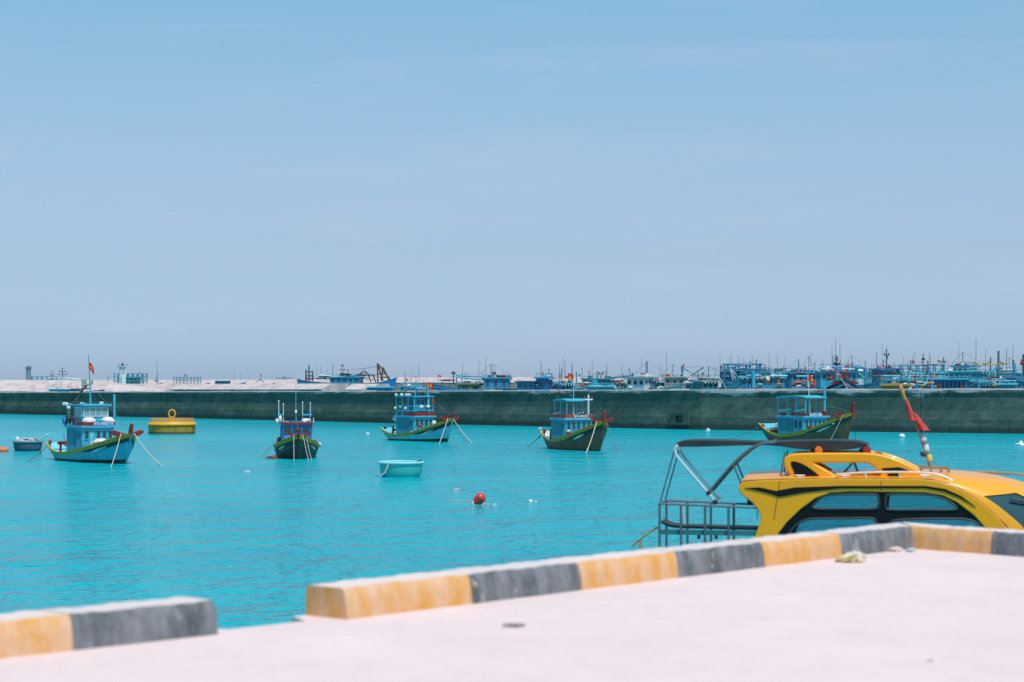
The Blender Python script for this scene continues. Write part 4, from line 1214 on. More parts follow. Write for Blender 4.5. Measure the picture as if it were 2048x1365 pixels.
T1, r1, h1_ = tub('empty turquoise round tub boat in the middle of the water', 800, 955, 89, 30, M_TUB, M_TUBR, M_TUBR)
MB().tube([(-r1 * 0.52, -r1 * 0.86, h1_ * 0.98), (-r1 * 0.54, -r1 * 0.95, h1_ * 0.75), (-r1 * 0.66, -r1 * 0.98, h1_ * 0.35), (-r1 * 0.9, -r1 * 1.0, 0.02)], 0.035, 6).obj('rope', M_ROPE, T1, True)
MB().tube([(r1 * 0.70, -r1 * 0.3, h1_ * 1.0), (r1 * 0.95, -r1 * 0.1, h1_ * 1.10)], 0.04, 6).obj('rowlock', M_DARK, T1)
T2, r2_, h2_ = tub('dark blue basket boat loaded with a grey net, left of the leftmost fishing boat', 50, 903, 58, 20, M_BASK, M_BASK, M_BASKR)
M_GNET = mat('grey_net_heap', (0.42, 0.44, 0.46), rough=0.95, var=0.8, vscale=7, vcol=(0.24, 0.26, 0.28), bump=1.0, bscale=20)
o = lump((0, 0, 0), (r2_ * 0.72, r2_ * 0.6, 0.22), 41, 0.2, 20, 10).obj('net_heap', M_GNET, None, True); o.location = T2.location + Vector((0, 0, h2_ + 0.02)); tag(o, 'grey net heaped in the dark blue basket boat', 'net')
for i, (dx, lab) in enumerate(((-0.66, 'white float at the left end of the grey net'), (0.62, 'grey float at the right end of the grey net'))):
    o = lump((0, 0, 0), (0.16, 0.16, 0.22), 50 + i, 0.06, 12, 8).obj('float', (M_WHITE, M_GREY)[i], None, True); o.location = T2.location + Vector((r2_ * dx, -r2_ * 0.25, h2_ + 0.12)); tag(o, lab, 'float')
o = MB().tube([(0, 0, 0), (0.78, -0.05, 0.42)], 0.05, 7).tube([(0.66, -0.04, 0.36), (0.98, -0.06, 0.52)], 0.075, 6).obj('oar', M_PALE, None, True); o.location = T2.location + Vector((r2_ * 0.62, -0.2, h2_ * 1.0)); tag(o, 'pale oar sticking out of the dark blue basket boat', 'oar')

# --- floats and drifting odds and ends
M_REDF = mat('red_plastic_float', (0.72, 0.045, 0.035), rough=0.35, var=0.4, vscale=4, vcol=(0.40, 0.03, 0.025))
def capsule(r, ln, n=18):
    return MB().lathe([(r * math.sin(a), -ln / 2 + r * 0.8 - r * 0.8 * math.cos(a)) for a in [0.12 + 0.29 * i for i in range(6)]] + [(r * math.sin(a), ln / 2 - r * 0.8 + r * 0.8 * math.cos(a)) for a in [0.12 + 0.29 * i for i in range(5, -1, -1)]], n)
p = on_water(958, 1009); k = p.y / F
fl = empty('float', p); tag(fl, 'red barrel float tilted in the water, trailing rope', 'float')
bo = capsule(10.5 * k, 31 * k).obj('float_body', M_REDF, fl, True); bo.location = (0, 0, 9 * k); bo.rotation_euler = (R(24), R(36), 0)
ri = MB().tube([(0.16 * math.cos(i * math.pi / 10), 0.16 * math.sin(i * math.pi / 10), 0) for i in range(21)], 0.035, 6).obj('rope_collar', M_ROPE, fl, True)
ri.location = (-6 * k, -7 * k, 1.0 * k); ri.rotation_euler = (R(28), R(36), 0)
def drift(name, label, x, y, pts, r, m, cat='debris'):
    p = on_water(x, y); k = p.y / F
    o = MB().tube([(a * k, b * k * 4, 0.015) for a, b in smooth_path(pts, 4)], r, 6).obj(name, m, None, True)
    o.location = p; tag(o, label, cat); return o
drift('floating_rope', 'thin pale rope drifting left from the red barrel float', 950, 1004, [(0, 0), (-12, 2), (-26, 5), (-45, 7), (-52, 9)], 0.02, M_ROPE, 'rope')
drift('floating_rope', 'frayed end of rope beside the red barrel float', 963, 1010, [(0, 0), (6, 1), (10, -1), (16, 1)], 0.03, M_ROPE, 'rope')
def litter(name, label, x, y, sx, sy, sz, m, seed, cat='debris'):
    p = on_water(x, y); k = p.y / F
    o = lump((0, 0, 0), (sx * k / 2, sy * k * 2, sz * k / 2), seed, 0.28, 12, 7).obj(name, m, None, True); o.location = p + Vector((0, 0, sz * k * 0.15)); tag(o, label, cat); return o
litter('floating_bottle', 'pinkish bottle drifting above the red float', 915, 980, 14, 2, 4, mat('pink_plastic', (0.7, 0.42, 0.42), rough=0.4), 61)
litter('floating_stick', 'thin dark stick drifting right of the pinkish bottle', 928, 981, 10, 1, 1.5, M_DARK, 62)
litter('floating_scrap', 'small pale scrap right of the red barrel float', 990, 1010, 9, 2, 3, M_PLAST, 63)
litter('plastic_bag', 'white plastic bag floating right of the red barrel float', 1061, 1003.5, 9, 2, 6, M_PLAST, 64, 'bag')
litter('floating_scrap', 'tiny white scrap beside the floating plastic bag', 1072, 1004, 6, 2, 3, M_PLAST, 65)
litter('floating_scrap', 'pale scrap drifting below the bow-on boat', 494, 943, 12, 0.8, 1.6, M_PLAST, 66)
litter('floating_scrap', 'pinkish scrap drifting below the pale scrap', 495, 958, 11, 0.8, 1.4, mat('pink_scrap', (0.7, 0.45, 0.40), rough=0.6), 67)
litter('float', 'small pale float left of the middle boat', 735, 868, 8, 2, 4, M_PLAST, 68, 'float')
litter('float', 'tiny white float at the foot of the sea wall, far left', 44, 827, 4, 2, 4, M_PLAST, 69, 'float')
litter('float', 'faint pale float left of the olive boat with the white mast', 1080, 857, 8, 2, 2, M_PLAST, 70, 'float')
def round_float(label, x, y, r, h, m, tilt=0, cap=None):
    p = on_water(x, y); k = p.y / F
    o = empty('float', p); tag(o, label, 'float', 'floats near the sea wall')
    q = capsule(r * k, h * k, 16).obj('float_body', m, o, True); q.location = (0, 0, h * k * 0.30); q.rotation_euler = (0, R(tilt), 0)
    MB().tube([(0, 0, h * k * 0.75), (0, 0, h * k * 0.98)], 0.05, 6).obj('eye', M_GREY, o)
    return o
M_BF = mat('blue_white_float', (0.42, 0.62, 0.80), rough=0.4)
round_float('pale blue and white float just below the sea wall, left of the canopy', 1416, 866, 4.5, 11, M_BF, 28)
round_float('white round float below the sea wall, near the decorated pole', 1804, 876, 6.2, 10, M_PLAST, 0)
litter('float', 'flat white float at the right edge of the water', 2040, 890, 22, 3, 5, M_PLAST, 72, 'float')
q = litter('float', 'white knob-shaped float at the far right edge', 2042, 888, 9, 2.0, 9, M_PLAST, 73, 'float')
p = on_water(4, 904); k = p.y / F
o = capsule(7 * k, 26 * k, 16).obj('orange_float', M_ORANGE, None, True); o.location = p + Vector((0, 0, 3 * k)); o.rotation_euler = (0, R(90), R(8)); tag(o, 'orange cylindrical float cut by the left edge of the picture', 'float')

# ================================================================== the yellow speedboat
AL = R(12)
SBO = Vector(((1318 - 1024) * 36.0 / F, 36.0))
def sp(x, y, w=0.0):
    """side-plane coordinates (along, across, up) of the speedboat seen at a pixel"""
    k = (x - 1024) / F
    c, si = math.cos(AL), math.sin(AL)
    s = (k * (SBO.y + w * c) - SBO.x - w * si) / (c + k * si)
    Y = SBO.y - s * si + w * c
    return Vector((s, w, EYE - (y - HZ) * Y / F))
M_SBY = mat('glossy_yellow_gelcoat', (1.0, 0.395, 0.003), rough=0.3, spec=0.4, coat=0.3, var=0.6, vscale=2.2, vcol=(0.80, 0.35, 0.04))
M_SBK = mat('black_window_surround', (0.008, 0.009, 0.010), rough=0.4, spec=0.2)
M_SBSTR = mat('black_stripe_vinyl', (0.008, 0.008, 0.009), rough=0.45, spec=0.2)
M_CHR = mat('polished_steel_tube', (0.85, 0.82, 0.80), rough=0.3, metal=0.5)
M_STL = mat('dull_steel_tube', (0.16, 0.18, 0.20), rough=0.45, metal=0.6)
M_CANV = mat('black_canopy_fabric', (0.022, 0.024, 0.028), rough=0.55, var=0.6, vscale=2, vcol=(0.05, 0.052, 0.06))
M_BRZ = mat('weathered_brown_wood', (0.34, 0.20, 0.11), rough=0.7, var=0.6, vscale=8, vcol=(0.5, 0.32, 0.18))
# tinted cabin glass
m, t, b = node_mat('tinted_boat_glass')
t.nodes.remove(b)
tr = t.nodes.new('ShaderNodeBsdfTransparent'); tr.inputs['Color'].default_value = (0.70, 0.82, 0.85, 1)
gl = t.nodes.new('ShaderNodeBsdfGlossy'); gl.inputs['Roughness'].default_value = 0.05
mx = t.nodes.new('ShaderNodeMixShader'); fr_ = t.nodes.new('ShaderNodeFresnel'); fr_.inputs['IOR'].default_value = 1.45
t.links.new(fr_.outputs[0], mx.inputs[0]); t.links.new(tr.outputs[0], mx.inputs[1]); t.links.new(gl.outputs[0], mx.inputs[2])
t.links.new(mx.outputs[0], t.nodes['Material Output'].inputs['Surface'])
M_TINT = m
sb = empty('speedboat', (SBO.x, SBO.y, 0), -AL); tag(sb, 'yellow speedboat with black window surround and black canopy, moored beyond the kerb', 'speedboat')
WB = 2.7     # cabin width
def side_fn(w0):
    return lambda x, z, d: Vector((x, w0 + d, z))
def pl(pts, w_=0.0): return [(lambda q: (q.x, q.z))(sp(x, y, w_)) for x, y in pts]
arch = [(2000, 1130), (1988, 1085), (1975, 1058), (1950, 1030), (1915, 1003), (1885, 989), (1850, 983), (1700, 981.5), (1660, 984), (1630, 995), (1600, 1017), (1572, 1044), (1552, 1070), (1530, 1130)]
body = [(1479, 974), (1485, 966), (1520, 962.5), (1600, 960.5), (1700, 960), (1838, 960), (1872, 963), (1905, 973), (1935, 989), (1965, 1010), (1995, 1037), (2020, 1066), (2040, 1130)] + arch + [(1500, 1130), (1512, 1075), (1520, 1052), (1524, 1036), (1520, 1021), (1507, 1005), (1492, 993), (1482, 984)]
for w0, nm in ((0.0, 'cabin_side'), (WB, 'cabin_side')):
    plate(pl(body), [], 0.07, 0.02, nm, M_SBY, sb, side_fn(w0))
def rr(x0, x1, y0, y1, r):
    o = []
    for cx, cy, a0 in ((x1 - r, y0 + r, -90), (x1 - r, y1 - r, 0), (x0 + r, y1 - r, 90), (x0 + r, y0 + r, 180)):
        for i in range(5):
            a = R(a0 + i * 22.5); o.append((cx + r * math.cos(a), cy + r * math.sin(a)))
    return o
pane1 = smooth_loop([(1628, 1017), (1634, 1003), (1650, 992), (1690, 989), (1748, 989), (1757, 996), (1757, 1012), (1748, 1018), (1690, 1018)], 3)
pane2 = smooth_loop([(1772, 996), (1780, 989), (1850, 989), (1874, 993), (1897, 1003), (1913, 1014), (1908, 1020), (1850, 1020), (1782, 1020), (1772, 1014)], 3)
pane3 = smooth_loop([(1582, 1062), (1600, 1045), (1625, 1038), (1690, 1037), (1742, 1037), (1752, 1044), (1756, 1060), (1756, 1100), (1745, 1110), (1640, 1112), (1575, 1112), (1568, 1090)], 3)
pane4 = smooth_loop([(1778, 1048), (1800, 1040), (1850, 1038), (1920, 1038), (1950, 1044), (1966, 1060), (1972, 1090), (1960, 1108), (1850, 1112), (1780, 1110), (1772, 1085)], 3)
far1 = smooth_loop([(1580, 1062), (1606, 1030), (1634, 1003), (1650, 992), (1690, 989), (1748, 989), (1757, 996), (1757, 1100), (1745, 1110), (1640, 1112), (1568, 1108)], 3)
far2 = smooth_loop([(1772, 996), (1780, 989), (1850, 989), (1874, 993), (1897, 1003), (1930, 1028), (1966, 1062), (1974, 1100), (1960, 1110), (1850, 1112), (1772, 1108)], 3)
inner_arch = [(1996, 1140), (1984, 1088), (1971, 1060), (1947, 1033), (1913, 1006), (1884, 992), (1850, 986), (1700, 984.5), (1662, 987), (1633, 998), (1603, 1020), (1575, 1047), (1556, 1072), (1536, 1140)]
inner_arch = [(x + (6 if i < 5 else (-6 if i > 8 else 0)), y - 5) for i, (x, y) in enumerate(inner_arch)]
for w0 in (0.025, WB - 0.025):
    panes = (pane1, pane2, pane3, pane4) if w0 < 1 else (far1, far2)
    so = plate(pl(inner_arch), [pl(pn) for pn in panes], 0.05, 0.008, 'window_surround', M_SBK, sb, side_fn(w0))
    for pn in panes:
        plate(pl(pn), [], 0.008, 0.0, 'pane', M_TINT, so, side_fn(w0))
        lp = [sp(x, y) for x, y in pn]; lp.append(lp[0])
        MB().tube([(q.x, w0 - 0.03 if w0 < 1 else w0 + 0.03, q.z) for q in lp], 0.022, 6).obj('gasket', M_DARK, so, True)
# black arrow stripe along the roof edge
stripe = [(1489, 976), (1520, 975), (1552, 982), (1590, 975), (1680, 972), (1850, 972), (1890, 978), (1922, 992), (1952, 1014), (1920, 996), (1888, 983), (1850, 976.5), (1680, 977), (1610, 985), (1560, 994), (1530, 985), (1505, 979)]
for w0 in (-0.045, WB + 0.045):
    plate(pl(stripe), [], 0.012, 0.0, 'stripe', M_SBSTR, sb, side_fn(w0))
# roof: crowned across, bulging forward at the nose
top = [(1480, 970), (1487, 965), (1520, 962.3), (1600, 960.3), (1700, 960), (1838, 960), (1872, 963), (1905, 973), (1935, 989), (1965, 1010), (1995, 1037), (2020, 1066), (2040, 1130)]
tp = [sp(x, y) for x, y in smooth_path(top, 3)]
s_nose0 = sp(1838, 960).x; s_end = tp[-1].x
def roof_pt(i, u):
    q = tp[i]
    cr_ = 4 * u * (1 - u)
    kf = clamp((q.x - s_nose0) / (s_end - s_nose0))
    aft = clamp((sp(1560, 960).x - q.x) / (sp(1560, 960).x - tp[0].x))
    return (q.x + 1.9 * kf ** 0.7 * cr_ ** 0.7, WB * u, q.z + 0.10 * cr_ + 0.02)
M_ROOF = M_SBY
NT = len(tp) - 1
# the windscreen opening is left out of the roof skin
ws0 = min(range(len(tp)), key=lambda i: abs(tp[i].x - sp(1925, 983).x)); ws1 = len(tp) - 3
NU = 24
mb = MB(); g = MB()
def ue(j): return 0.5 * (1 - math.cos(math.pi * j / NU))
vsr = [roof_pt(i, ue(j)) for i in range(NT + 1) for j in range(NU + 1)]
fr1, fr2 = [], []
for i in range(NT):
    for j in range(NU):
        q = (i * (NU + 1) + j, (i + 1) * (NU + 1) + j, (i + 1) * (NU + 1) + j + 1, i * (NU + 1) + j + 1)
        inside = (25 <= i < 34 and (2 <= j < 6 or 18 <= j < 22)) or (29 <= i < 34 and (7 <= j < 12 or 12 <= j < 17))
        (fr2 if inside else fr1).append(q)
ro = MB().add(vsr, fr1).obj('cabin_roof', M_ROOF, sb, True)
used = sorted({k for q in fr2 for k in q}); rem = {k: i for i, k in enumerate(used)}
M_WSC = mat('dark_windscreen_glass', (0.02, 0.07, 0.08), rough=0.06, spec=0.8)
MB().add([(vsr[k][0] - 0.02, vsr[k][1], vsr[k][2] - 0.02) for k in used], [tuple(rem[k] for k in q) for q in fr2]).obj('windscreen', M_WSC, sb, True)
q0, q1 = Vector(roof_pt(27, ue(3.6))), Vector(roof_pt(29, ue(6)))
MB().tube([q0 + Vector((0.03, 0, 0.05)), q1 + Vector((0.03, 0, 0.06))], 0.025, 6).obj('wiper', M_DARK, sb)
# aft closing panel under the roof and the hull below
MB().loft([[(s_, 0.04, z_), (s_, WB - 0.04, z_)] for s_, z_ in [(sp(x, y).x, sp(x, y).z) for x, y in ((1484, 984), (1508, 1005), (1522, 1022))]], False, False).obj('aft_lip', M_SBY, sb)
sA, sB = sp(1318, 1090).x - 0.1, s_end + 2.6
def sbhull(a, b, sd):
    s_ = sA + (sB - sA) * a
    hw = (WB / 2 + 0.22) * (1 - clamp((a - 0.45) / 0.55) ** 2.2 * 0.99)
    z = -0.6 + 0.6 * clamp((a - 0.6) / 0.4) ** 2 + (1.55 + 0.35 * a + 0.6 - 0.6 * clamp((a - 0.6) / 0.4) ** 2) * b
    return (s_, WB / 2 + sd * hw * (0.35 + 0.65 * b ** 0.5), z)
mb = MB()
for sd in (-1, 1): mb.grid(lambda a, b: sbhull(a, b, sd), 24, 6)
mb.grid(lambda a, b: (lambda p0, p1: tuple(p0[i] + (p1[i] - p0[i]) * b for i in range(3)))(sbhull(a, 1, -1), sbhull(a, 1, 1)), 24, 4)
tr_ = [sbhull(0, j / 6, -1) for j in range(7)] + [sbhull(0, j / 6, 1) for j in range(6, -1, -1)]
mb.add(tr_, [tuple(range(len(tr_)))]); mb.obj('hull', M_WHITE, sb, True)
MB().loft([[(s_, w_, z_) for w_, z_ in ((0.02, 1.6), (0.02, sp(1530, 1130).z), (0.05, sp(1530, 1130).z), (0.05, 1.6))] for s_ in (sp(1500, 1130).x, sp(2036, 1130).x)]).obj('cabin_side_foot', M_SBY, sb)
# seats inside the cabin, seen dark through the glass
for i in range(5):
    x = sp(1600, 1100).x + i * 0.75
    MB().box(x, x + 0.16, 0.35, 1.15, 1.9, 2.35).box(x, x + 0.5, 0.35, 1.15, 1.8, 1.98).obj('seat', M_CANV, sb)
    MB().box(x, x + 0.16, 1.55, 2.35, 1.9, 2.35).box(x, x + 0.5, 1.55, 2.35, 1.8, 1.98).obj('seat', M_CANV, sb)
# panel seams, rub strip and deck fittings
for xs in ((1560, 962, 1548, 1040), (1762, 962, 1762, 981)):
    a, b_ = sp(xs[0], xs[1]), sp(xs[2], xs[3])
    MB().tube([(a.x, -0.036, a.z), (b_.x, -0.036, b_.z)], 0.006, 5).obj('panel_seam', M_DARK, sb)
MB().tube([(q.x, -0.02, q.z + 0.018) for q in tp], 0.010, 5).obj('roof_joint', M_DARK, sb, True)
for x in (1600, 1690, 1850):
    q = sp(x, 958, 0.2); MB().tube([(q.x - 0.09, 0.2, q.z + 0.06), (q.x + 0.09, 0.2, q.z + 0.06)], 0.014, 6).box(q.x - 0.03, q.x + 0.03, 0.18, 0.22, q.z - 0.02, q.z + 0.055).obj('cleat', M_CHR, sb)
# roof arch: two side loops joined by a top panel
arch_o = smooth_loop([(1580, 964), (1583, 952), (1572, 937), (1569, 924), (1577, 915), (1600, 911.5), (1670, 911), (1740, 911.5), (1778, 919), (1812, 933), (1838, 947), (1852, 961), (1850, 966), (1720, 966)], 3)
arch_i = smooth_loop([(1619, 925.5), (1660, 924), (1728, 924), (1748, 932), (1762, 944), (1764, 953), (1752, 959), (1710, 959.5), (1676, 959), (1650, 945)], 3)
ao = None
for w0 in (0.30, 1.30):
    a_ = plate(pl(arch_o), [pl(arch_i)], 0.12, 0.035, 'roof_arch', M_SBY, sb, side_fn(w0))
    for off in (-0.066, 0.066):
        plate(pl(smooth_loop([(1580, 925), (1600, 928), (1622, 941), (1641, 959), (1615, 959.5), (1592, 959.5), (1586, 945)], 3)), [], 0.01, 0.0, 'black_panel', M_SBSTR, a_, side_fn(w0 + off))
        plate(pl([(1762, 938), (1798, 936), (1818, 943), (1800, 945.5), (1768, 945.5)]), [], 0.01, 0.0, 'vent', M_SBSTR, a_, side_fn(w0 + off))
        plate(pl([(1774, 949), (1800, 948), (1803, 956), (1778, 957)]), [], 0.01, 0.0, 'vent', M_SBSTR, a_, side_fn(w0 + off))
tpl = [sp(x, y) for x, y in smooth_path([(1577, 917), (1600, 912.5), (1670, 912), (1740, 912.5), (1776, 920)], 3)]
MB().loft([[(q.x, 0.36, q.z - 0.05), (q.x, 1.24, q.z - 0.05), (q.x, 1.24, q.z + 0.0), (q.x, 0.36, q.z + 0.0)] for q in tpl]).obj('arch_top_panel', M_SBY, sb, True)
# two horn-shaped lamps on the arch
M_LENSO = mat('orange_lamp_lens', (0.75, 0.16, 0.01), rough=0.25); M_LENSR = mat('red_lamp_lens', (0.35, 0.015, 0.01), rough=0.25)
for x, ml in ((1632, M_LENSO), (1728, M_LENSR)):
    q = sp(x, 902, 0.36)
    rings = []
    ax = Vector((0.62, -0.78, 0.05)).normalized(); au = Vector((0.78, 0.62, 0)); av = Vector((0, 0, 1))
    q = q + Vector((0.02, 0, 0))
    for i in range(9):
        a = i / 8
        rad = 0.098 * (0.25 + 0.75 * math.sin(math.pi * 0.5 * min(1, a * 1.25)))
        c_ = q + ax * (-0.22 + 0.26 * a) + Vector((0, 0, -0.06 + 0.06 * a))
        rings.append([c_ + au * (rad * math.cos(j * math.pi / 8)) + av * (rad * math.sin(j * math.pi / 8)) for j in range(16)])
    lo = MB().loft(rings).obj('roof_lamp', M_SBK, sb, True)
    MB().loft([[c_ + ax * dx + au * (r_ * math.cos(j * math.pi / 8)) + av * (r_ * math.sin(j * math.pi / 8)) for j in range(16)] for dx, r_ in ((0.003, 0.085), (0.016, 0.08), (0.026, 0.055), (0.03, 0.02))]).obj('lens', ml, lo, True)
    MB().tube([(q.x - 0.05, q.y + 0.06, q.z - 0.16), (q.x - 0.05, q.y + 0.06, q.z - 0.06)], 0.03, 6).obj('lamp_foot', M_SBK, lo)
# canopy on bent tubes
ctop = smooth_path([(1349, 893), (1356, 885), (1380, 881.5), (1450, 882.5), (1540, 885), (1600, 882.5), (1680, 882), (1715, 884), (1734, 890)], 3)
cw = 1.1
rings = []
for (x, y) in ctop:
    q = sp(x, y, 0.6)
    row = []
    for j in range(9):
        u = j / 8; cr_ = 4 * u * (1 - u)
        row.append((q.x, 0.6 + cw * u, q.z + 0.012 * cr_))
    for j in range(8, -1, -1):
        u = j / 8; cr_ = 4 * u * (1 - u)
        row.append((q.x, 0.6 + cw * u, q.z + 0.012 * cr_ - 0.03))
    rings.append(row)
co = MB().loft(rings).obj('canopy', M_CANV, sb, True)
for w0 in (0.59, 0.6 + cw + 0.01):
    low = [(1352, 894), (1400, 894), (1470, 892), (1540, 891), (1600, 899), (1660, 902), (1710, 898), (1733, 892)]
    plate(pl(ctop, 0.6) + pl(smooth_path(low, 3)[::-1], 0.6), [], 0.015, 0.0, 'canopy_valance', M_CANV, co, side_fn(w0))
def hoop(name, pts, r, m_, w0=0.5, w1=1.2, over=True):
    near = [sp(x, y, w0) for x, y in smooth_path(pts, 4)]
    P1 = [(q.x, w0, q.z) for q in near]
    P2 = [(q.x, w1, q.z) for q in near]
    o = MB().tube(P1, r, 8).obj(name, m_, sb, True)
    MB().tube(P2, r, 8).obj(name, m_, sb, True)
    if over:
        a, b_ = Vector(P1[0]), Vector(P2[0])
        MB().tube([a, a.lerp(b_, 0.25) + Vector((0, 0, 0.02)), a.lerp(b_, 0.5) + Vector((0, 0, 0.03)), a.lerp(b_, 0.75) + Vector((0, 0, 0.02)), b_], r, 8).obj(name, m_, sb, True)
    return o
hoop('canopy_bow', [(1353, 893), (1350, 901), (1353, 911), (1362, 923), (1400, 968), (1420, 991), (1431, 1005)], 0.028, M_CHR)
hoop('canopy_bow', [(1548, 886), (1530, 886.5), (1508, 894), (1485, 911), (1465, 930), (1437, 962), (1417, 986)], 0.026, M_STL)
hoop('canopy_stay', [(1349, 900), (1320, 1006)], 0.014, M_STL, over=False)
hoop('canopy_stay', [(1466, 928), (1480, 962), (1499, 1006)], 0.016, M_STL, over=False)
hoop('canopy_stay', [(1570, 904), (1560, 960)], 0.014, M_STL, over=False)
hoop('arch_strut', [(1706, 925), (1676, 959)], 0.018, M_STL, 0.7, 0.9, False); hoop('arch_strut', [(1708, 925), (1720, 959)], 0.016, M_STL, 0.7, 0.9, False)
for x, y in ((1417, 986), (1430, 1004), (1499, 1006)):
    q = sp(x, y, 0.5); lump(q, (0.05, 0.04, 0.05), 3, 0.1, 8, 6).obj('tube_clamp', M_DARK, sb, True)
# stern platform rail, bench and boarding handrail
def tubes(name, pts, r, m_, ws=(0.0, 0.95)):
    for w0 in ws:
        MB().tube([(q.x, w0, q.z) for q in [sp(x, y, 0.0) for x, y in pts]], r, 7).obj(name, m_, sb, True)
tubes('stern_rail', [(1318, 1008), (1420, 1012), (1526, 1017)], 0.020, M_STL)
for x, y in ((1319, 1008), (1362, 1010), (1410, 1012), (1457, 1014), (1524, 1017)):
    tubes('rail_post', [(x, y), (x, 1140)], 0.024 if x != 1524 else 0.018, M_STL)
tubes('rail_post', [(1499, 1008), (1496, 1052)], 0.016, M_CHR, (1.8,)); tubes('rail_post', [(1357, 1012), (1363, 1060)], 0.018, M_CHR, (0.5,))
qa, qb = sp(1318, 1008), sp(1318, 1008)
MB().tube([(qa.x, 0, qa.z), (qa.x, 0.95, qa.z)], 0.02, 7).obj('stern_rail', M_STL, sb)
bp_ = [sp(x, y) for x, y in smooth_path([(1320, 1044), (1332, 1050), (1352, 1054), (1420, 1056), (1520, 1059)], 4)]
MB().loft([[(q.x, 0.15, q.z - 0.035), (q.x, 0.72, q.z - 0.035), (q.x, 0.72, q.z + 0.01), (q.x, 0.15, q.z + 0.01)] for q in bp_]).obj('bench_top', M_CANV, sb, True)
q0, q1 = sp(1320, 1060), sp(1522, 1060)
MB().box(q0.x, q1.x, 0.05, 0.10, sp(1400, 1071).z, q0.z).obj('bench_panel', mat('teal_bench_panel', (0.03, 0.16, 0.18), rough=0.5), sb)
tubes('boarding_handrail', smooth_path([(1318, 1054), (1300, 1064), (1276, 1082), (1262, 1094)], 4), 0.02, M_BRZ, (0.1,)); tubes('rail_post', [(1279, 1080), (1279, 1120)], 0.018, M_BRZ, (0.1,))
for x in (1395, 1430): tubes('bench_leg', [(x, 1066), (x, 1080)], 0.03, M_DARK, (0.2,))
# roof rails
def roofrail(pts, w0, r=0.020, m_=M_CHR, feet=()):
    P = [sp(x, y, w0) for x, y in smooth_path(pts, 4)]
    MB().tube(P, r, 7).obj('roof_rail', m_, sb, True)
    for x, y0, y1 in feet:
        a, b_ = sp(x, y0, w0), sp(x + 3, y1, w0)
        MB().tube([a, b_], r * 0.8, 6).obj('rail_foot', m_, sb)
roofrail([(1672, 949), (1740, 945), (1830, 945), (1875, 949), (1905, 962), (1922, 975)], 0.12, feet=((1730, 946, 960), (1798, 945, 960)))
roofrail([(1850, 947), (1900, 945), (1980, 945), (2040, 949), (2080, 958)], 2.2, 0.022, M_BRZ, feet=((1980, 945, 958),))
roofrail([(1868, 952), (1920, 958), (1965, 972), (2018, 989)], 0.9, 0.024, M_CHR, feet=((1925, 960, 968), (1995, 981, 990)))
roofrail([(1880, 949), (1950, 954), (2010, 962), (2070, 976)], 1.6, 0.024, M_STL, feet=((1990, 960, 968),))
q = sp(1928, 980, 0.25); MB().box(q.x - 0.07, q.x + 0.07, 0.18, 0.32, q.z - 0.06, q.z + 0.06).obj('marker_lamp', M_DARK, sb)
# wooden bracket that carries the decorated pole
for a, b_ in (((1838, 934), (1898, 937)), ((1842, 946), (1896, 949))):
    p0, p1 = sp(*a, 0.8), sp(*b_, 0.8); MB().bar(p0, p1, 0.07, 0.05).obj('bracket_bar', M_BRZ, sb)
for x, y0, y1 in ((1842, 932, 958), (1862, 935, 952), (1882, 935, 952), (1897, 935, 958)):
    MB().bar(sp(x, y0, 0.78), sp(x, y1, 0.78), 0.05).obj('bracket_post', M_BRZ, sb)
# --- decorated pole standing on the speedboat roof
SBM = Matrix.Translation((SBO.x, SBO.y, 0)) @ Matrix.Rotation(-AL, 4, 'Z')
def spw(x, y, w): return SBM @ sp(x, y, w)
pbase = spw(1864, 946, 0.8)
po = empty('decorated_pole', pbase); tag(po, 'leaning pole hung with red cloths and small white and yellow cups, on the yellow boat', 'pole')
pp = [spw(x, y, 0.8) - pbase for x, y in smooth_path([(1864, 946), (1852, 912), (1836, 860), (1820, 815), (1806, 785), (1801, 771)], 4)]
MB().tube(pp, 0.020, 7, 0.012).obj('staff', M_BRZ, po, True)
def at_(x, y): return spw(x, y, 0.8) - pbase
M_CLOTHR = mat('red_bunting_cloth', (0.55, 0.05, 0.045), rough=0.85, var=0.5, vscale=8, vcol=(0.35, 0.03, 0.03)); M_CLOTHO = mat('orange_bunting_cloth', (0.72, 0.30, 0.08), rough=0.8, var=0.5, vscale=8, vcol=(0.8, 0.6, 0.45))
def furl(name, pts, rs, m_, seed):
    """furled, creased cloth round the pole"""
    rnd = random.Random(seed); rings = []
    P = smooth_path(pts, 3); n_ = len(P)
    for i, (x, y) in enumerate(P):
        c_ = at_(x, y); k_ = i / (n_ - 1); r0 = rs[0] + (rs[1] - rs[0]) * k_ if len(rs) == 2 else rs[0] * (1 - k_) ** 2 + rs[1] * 2 * k_ * (1 - k_) + rs[2] * k_ * k_
        rings.append([c_ + Vector((math.cos(j * math.pi / 5) * r0 * rnd.uniform(0.7, 1.25), math.sin(j * math.pi / 5) * r0 * rnd.uniform(0.7, 1.25), rnd.uniform(-0.01, 0.01))) for j in range(10)])
    return MB().loft(rings).obj(name, m_, po, True)
furl('cloth', [(1800, 768), (1804, 782), (1810, 800)], (0.030, 0.045, 0.022), M_CLOTHO, 1)
furl('cloth', [(1811, 800), (1818, 818), (1826, 840)], (0.025, 0.045, 0.09), M_CLOTHR, 2)
furl('cloth', [(1828, 828), (1838, 845), (1848, 861)], (0.04, 0.075, 0.10), M_CLOTHR, 3)
M_CUPG = mat('grey_white_cup', (0.62, 0.63, 0.68), rough=0.5); M_CUPY = mat('yellow_cup', (0.66, 0.52, 0.05), rough=0.5)
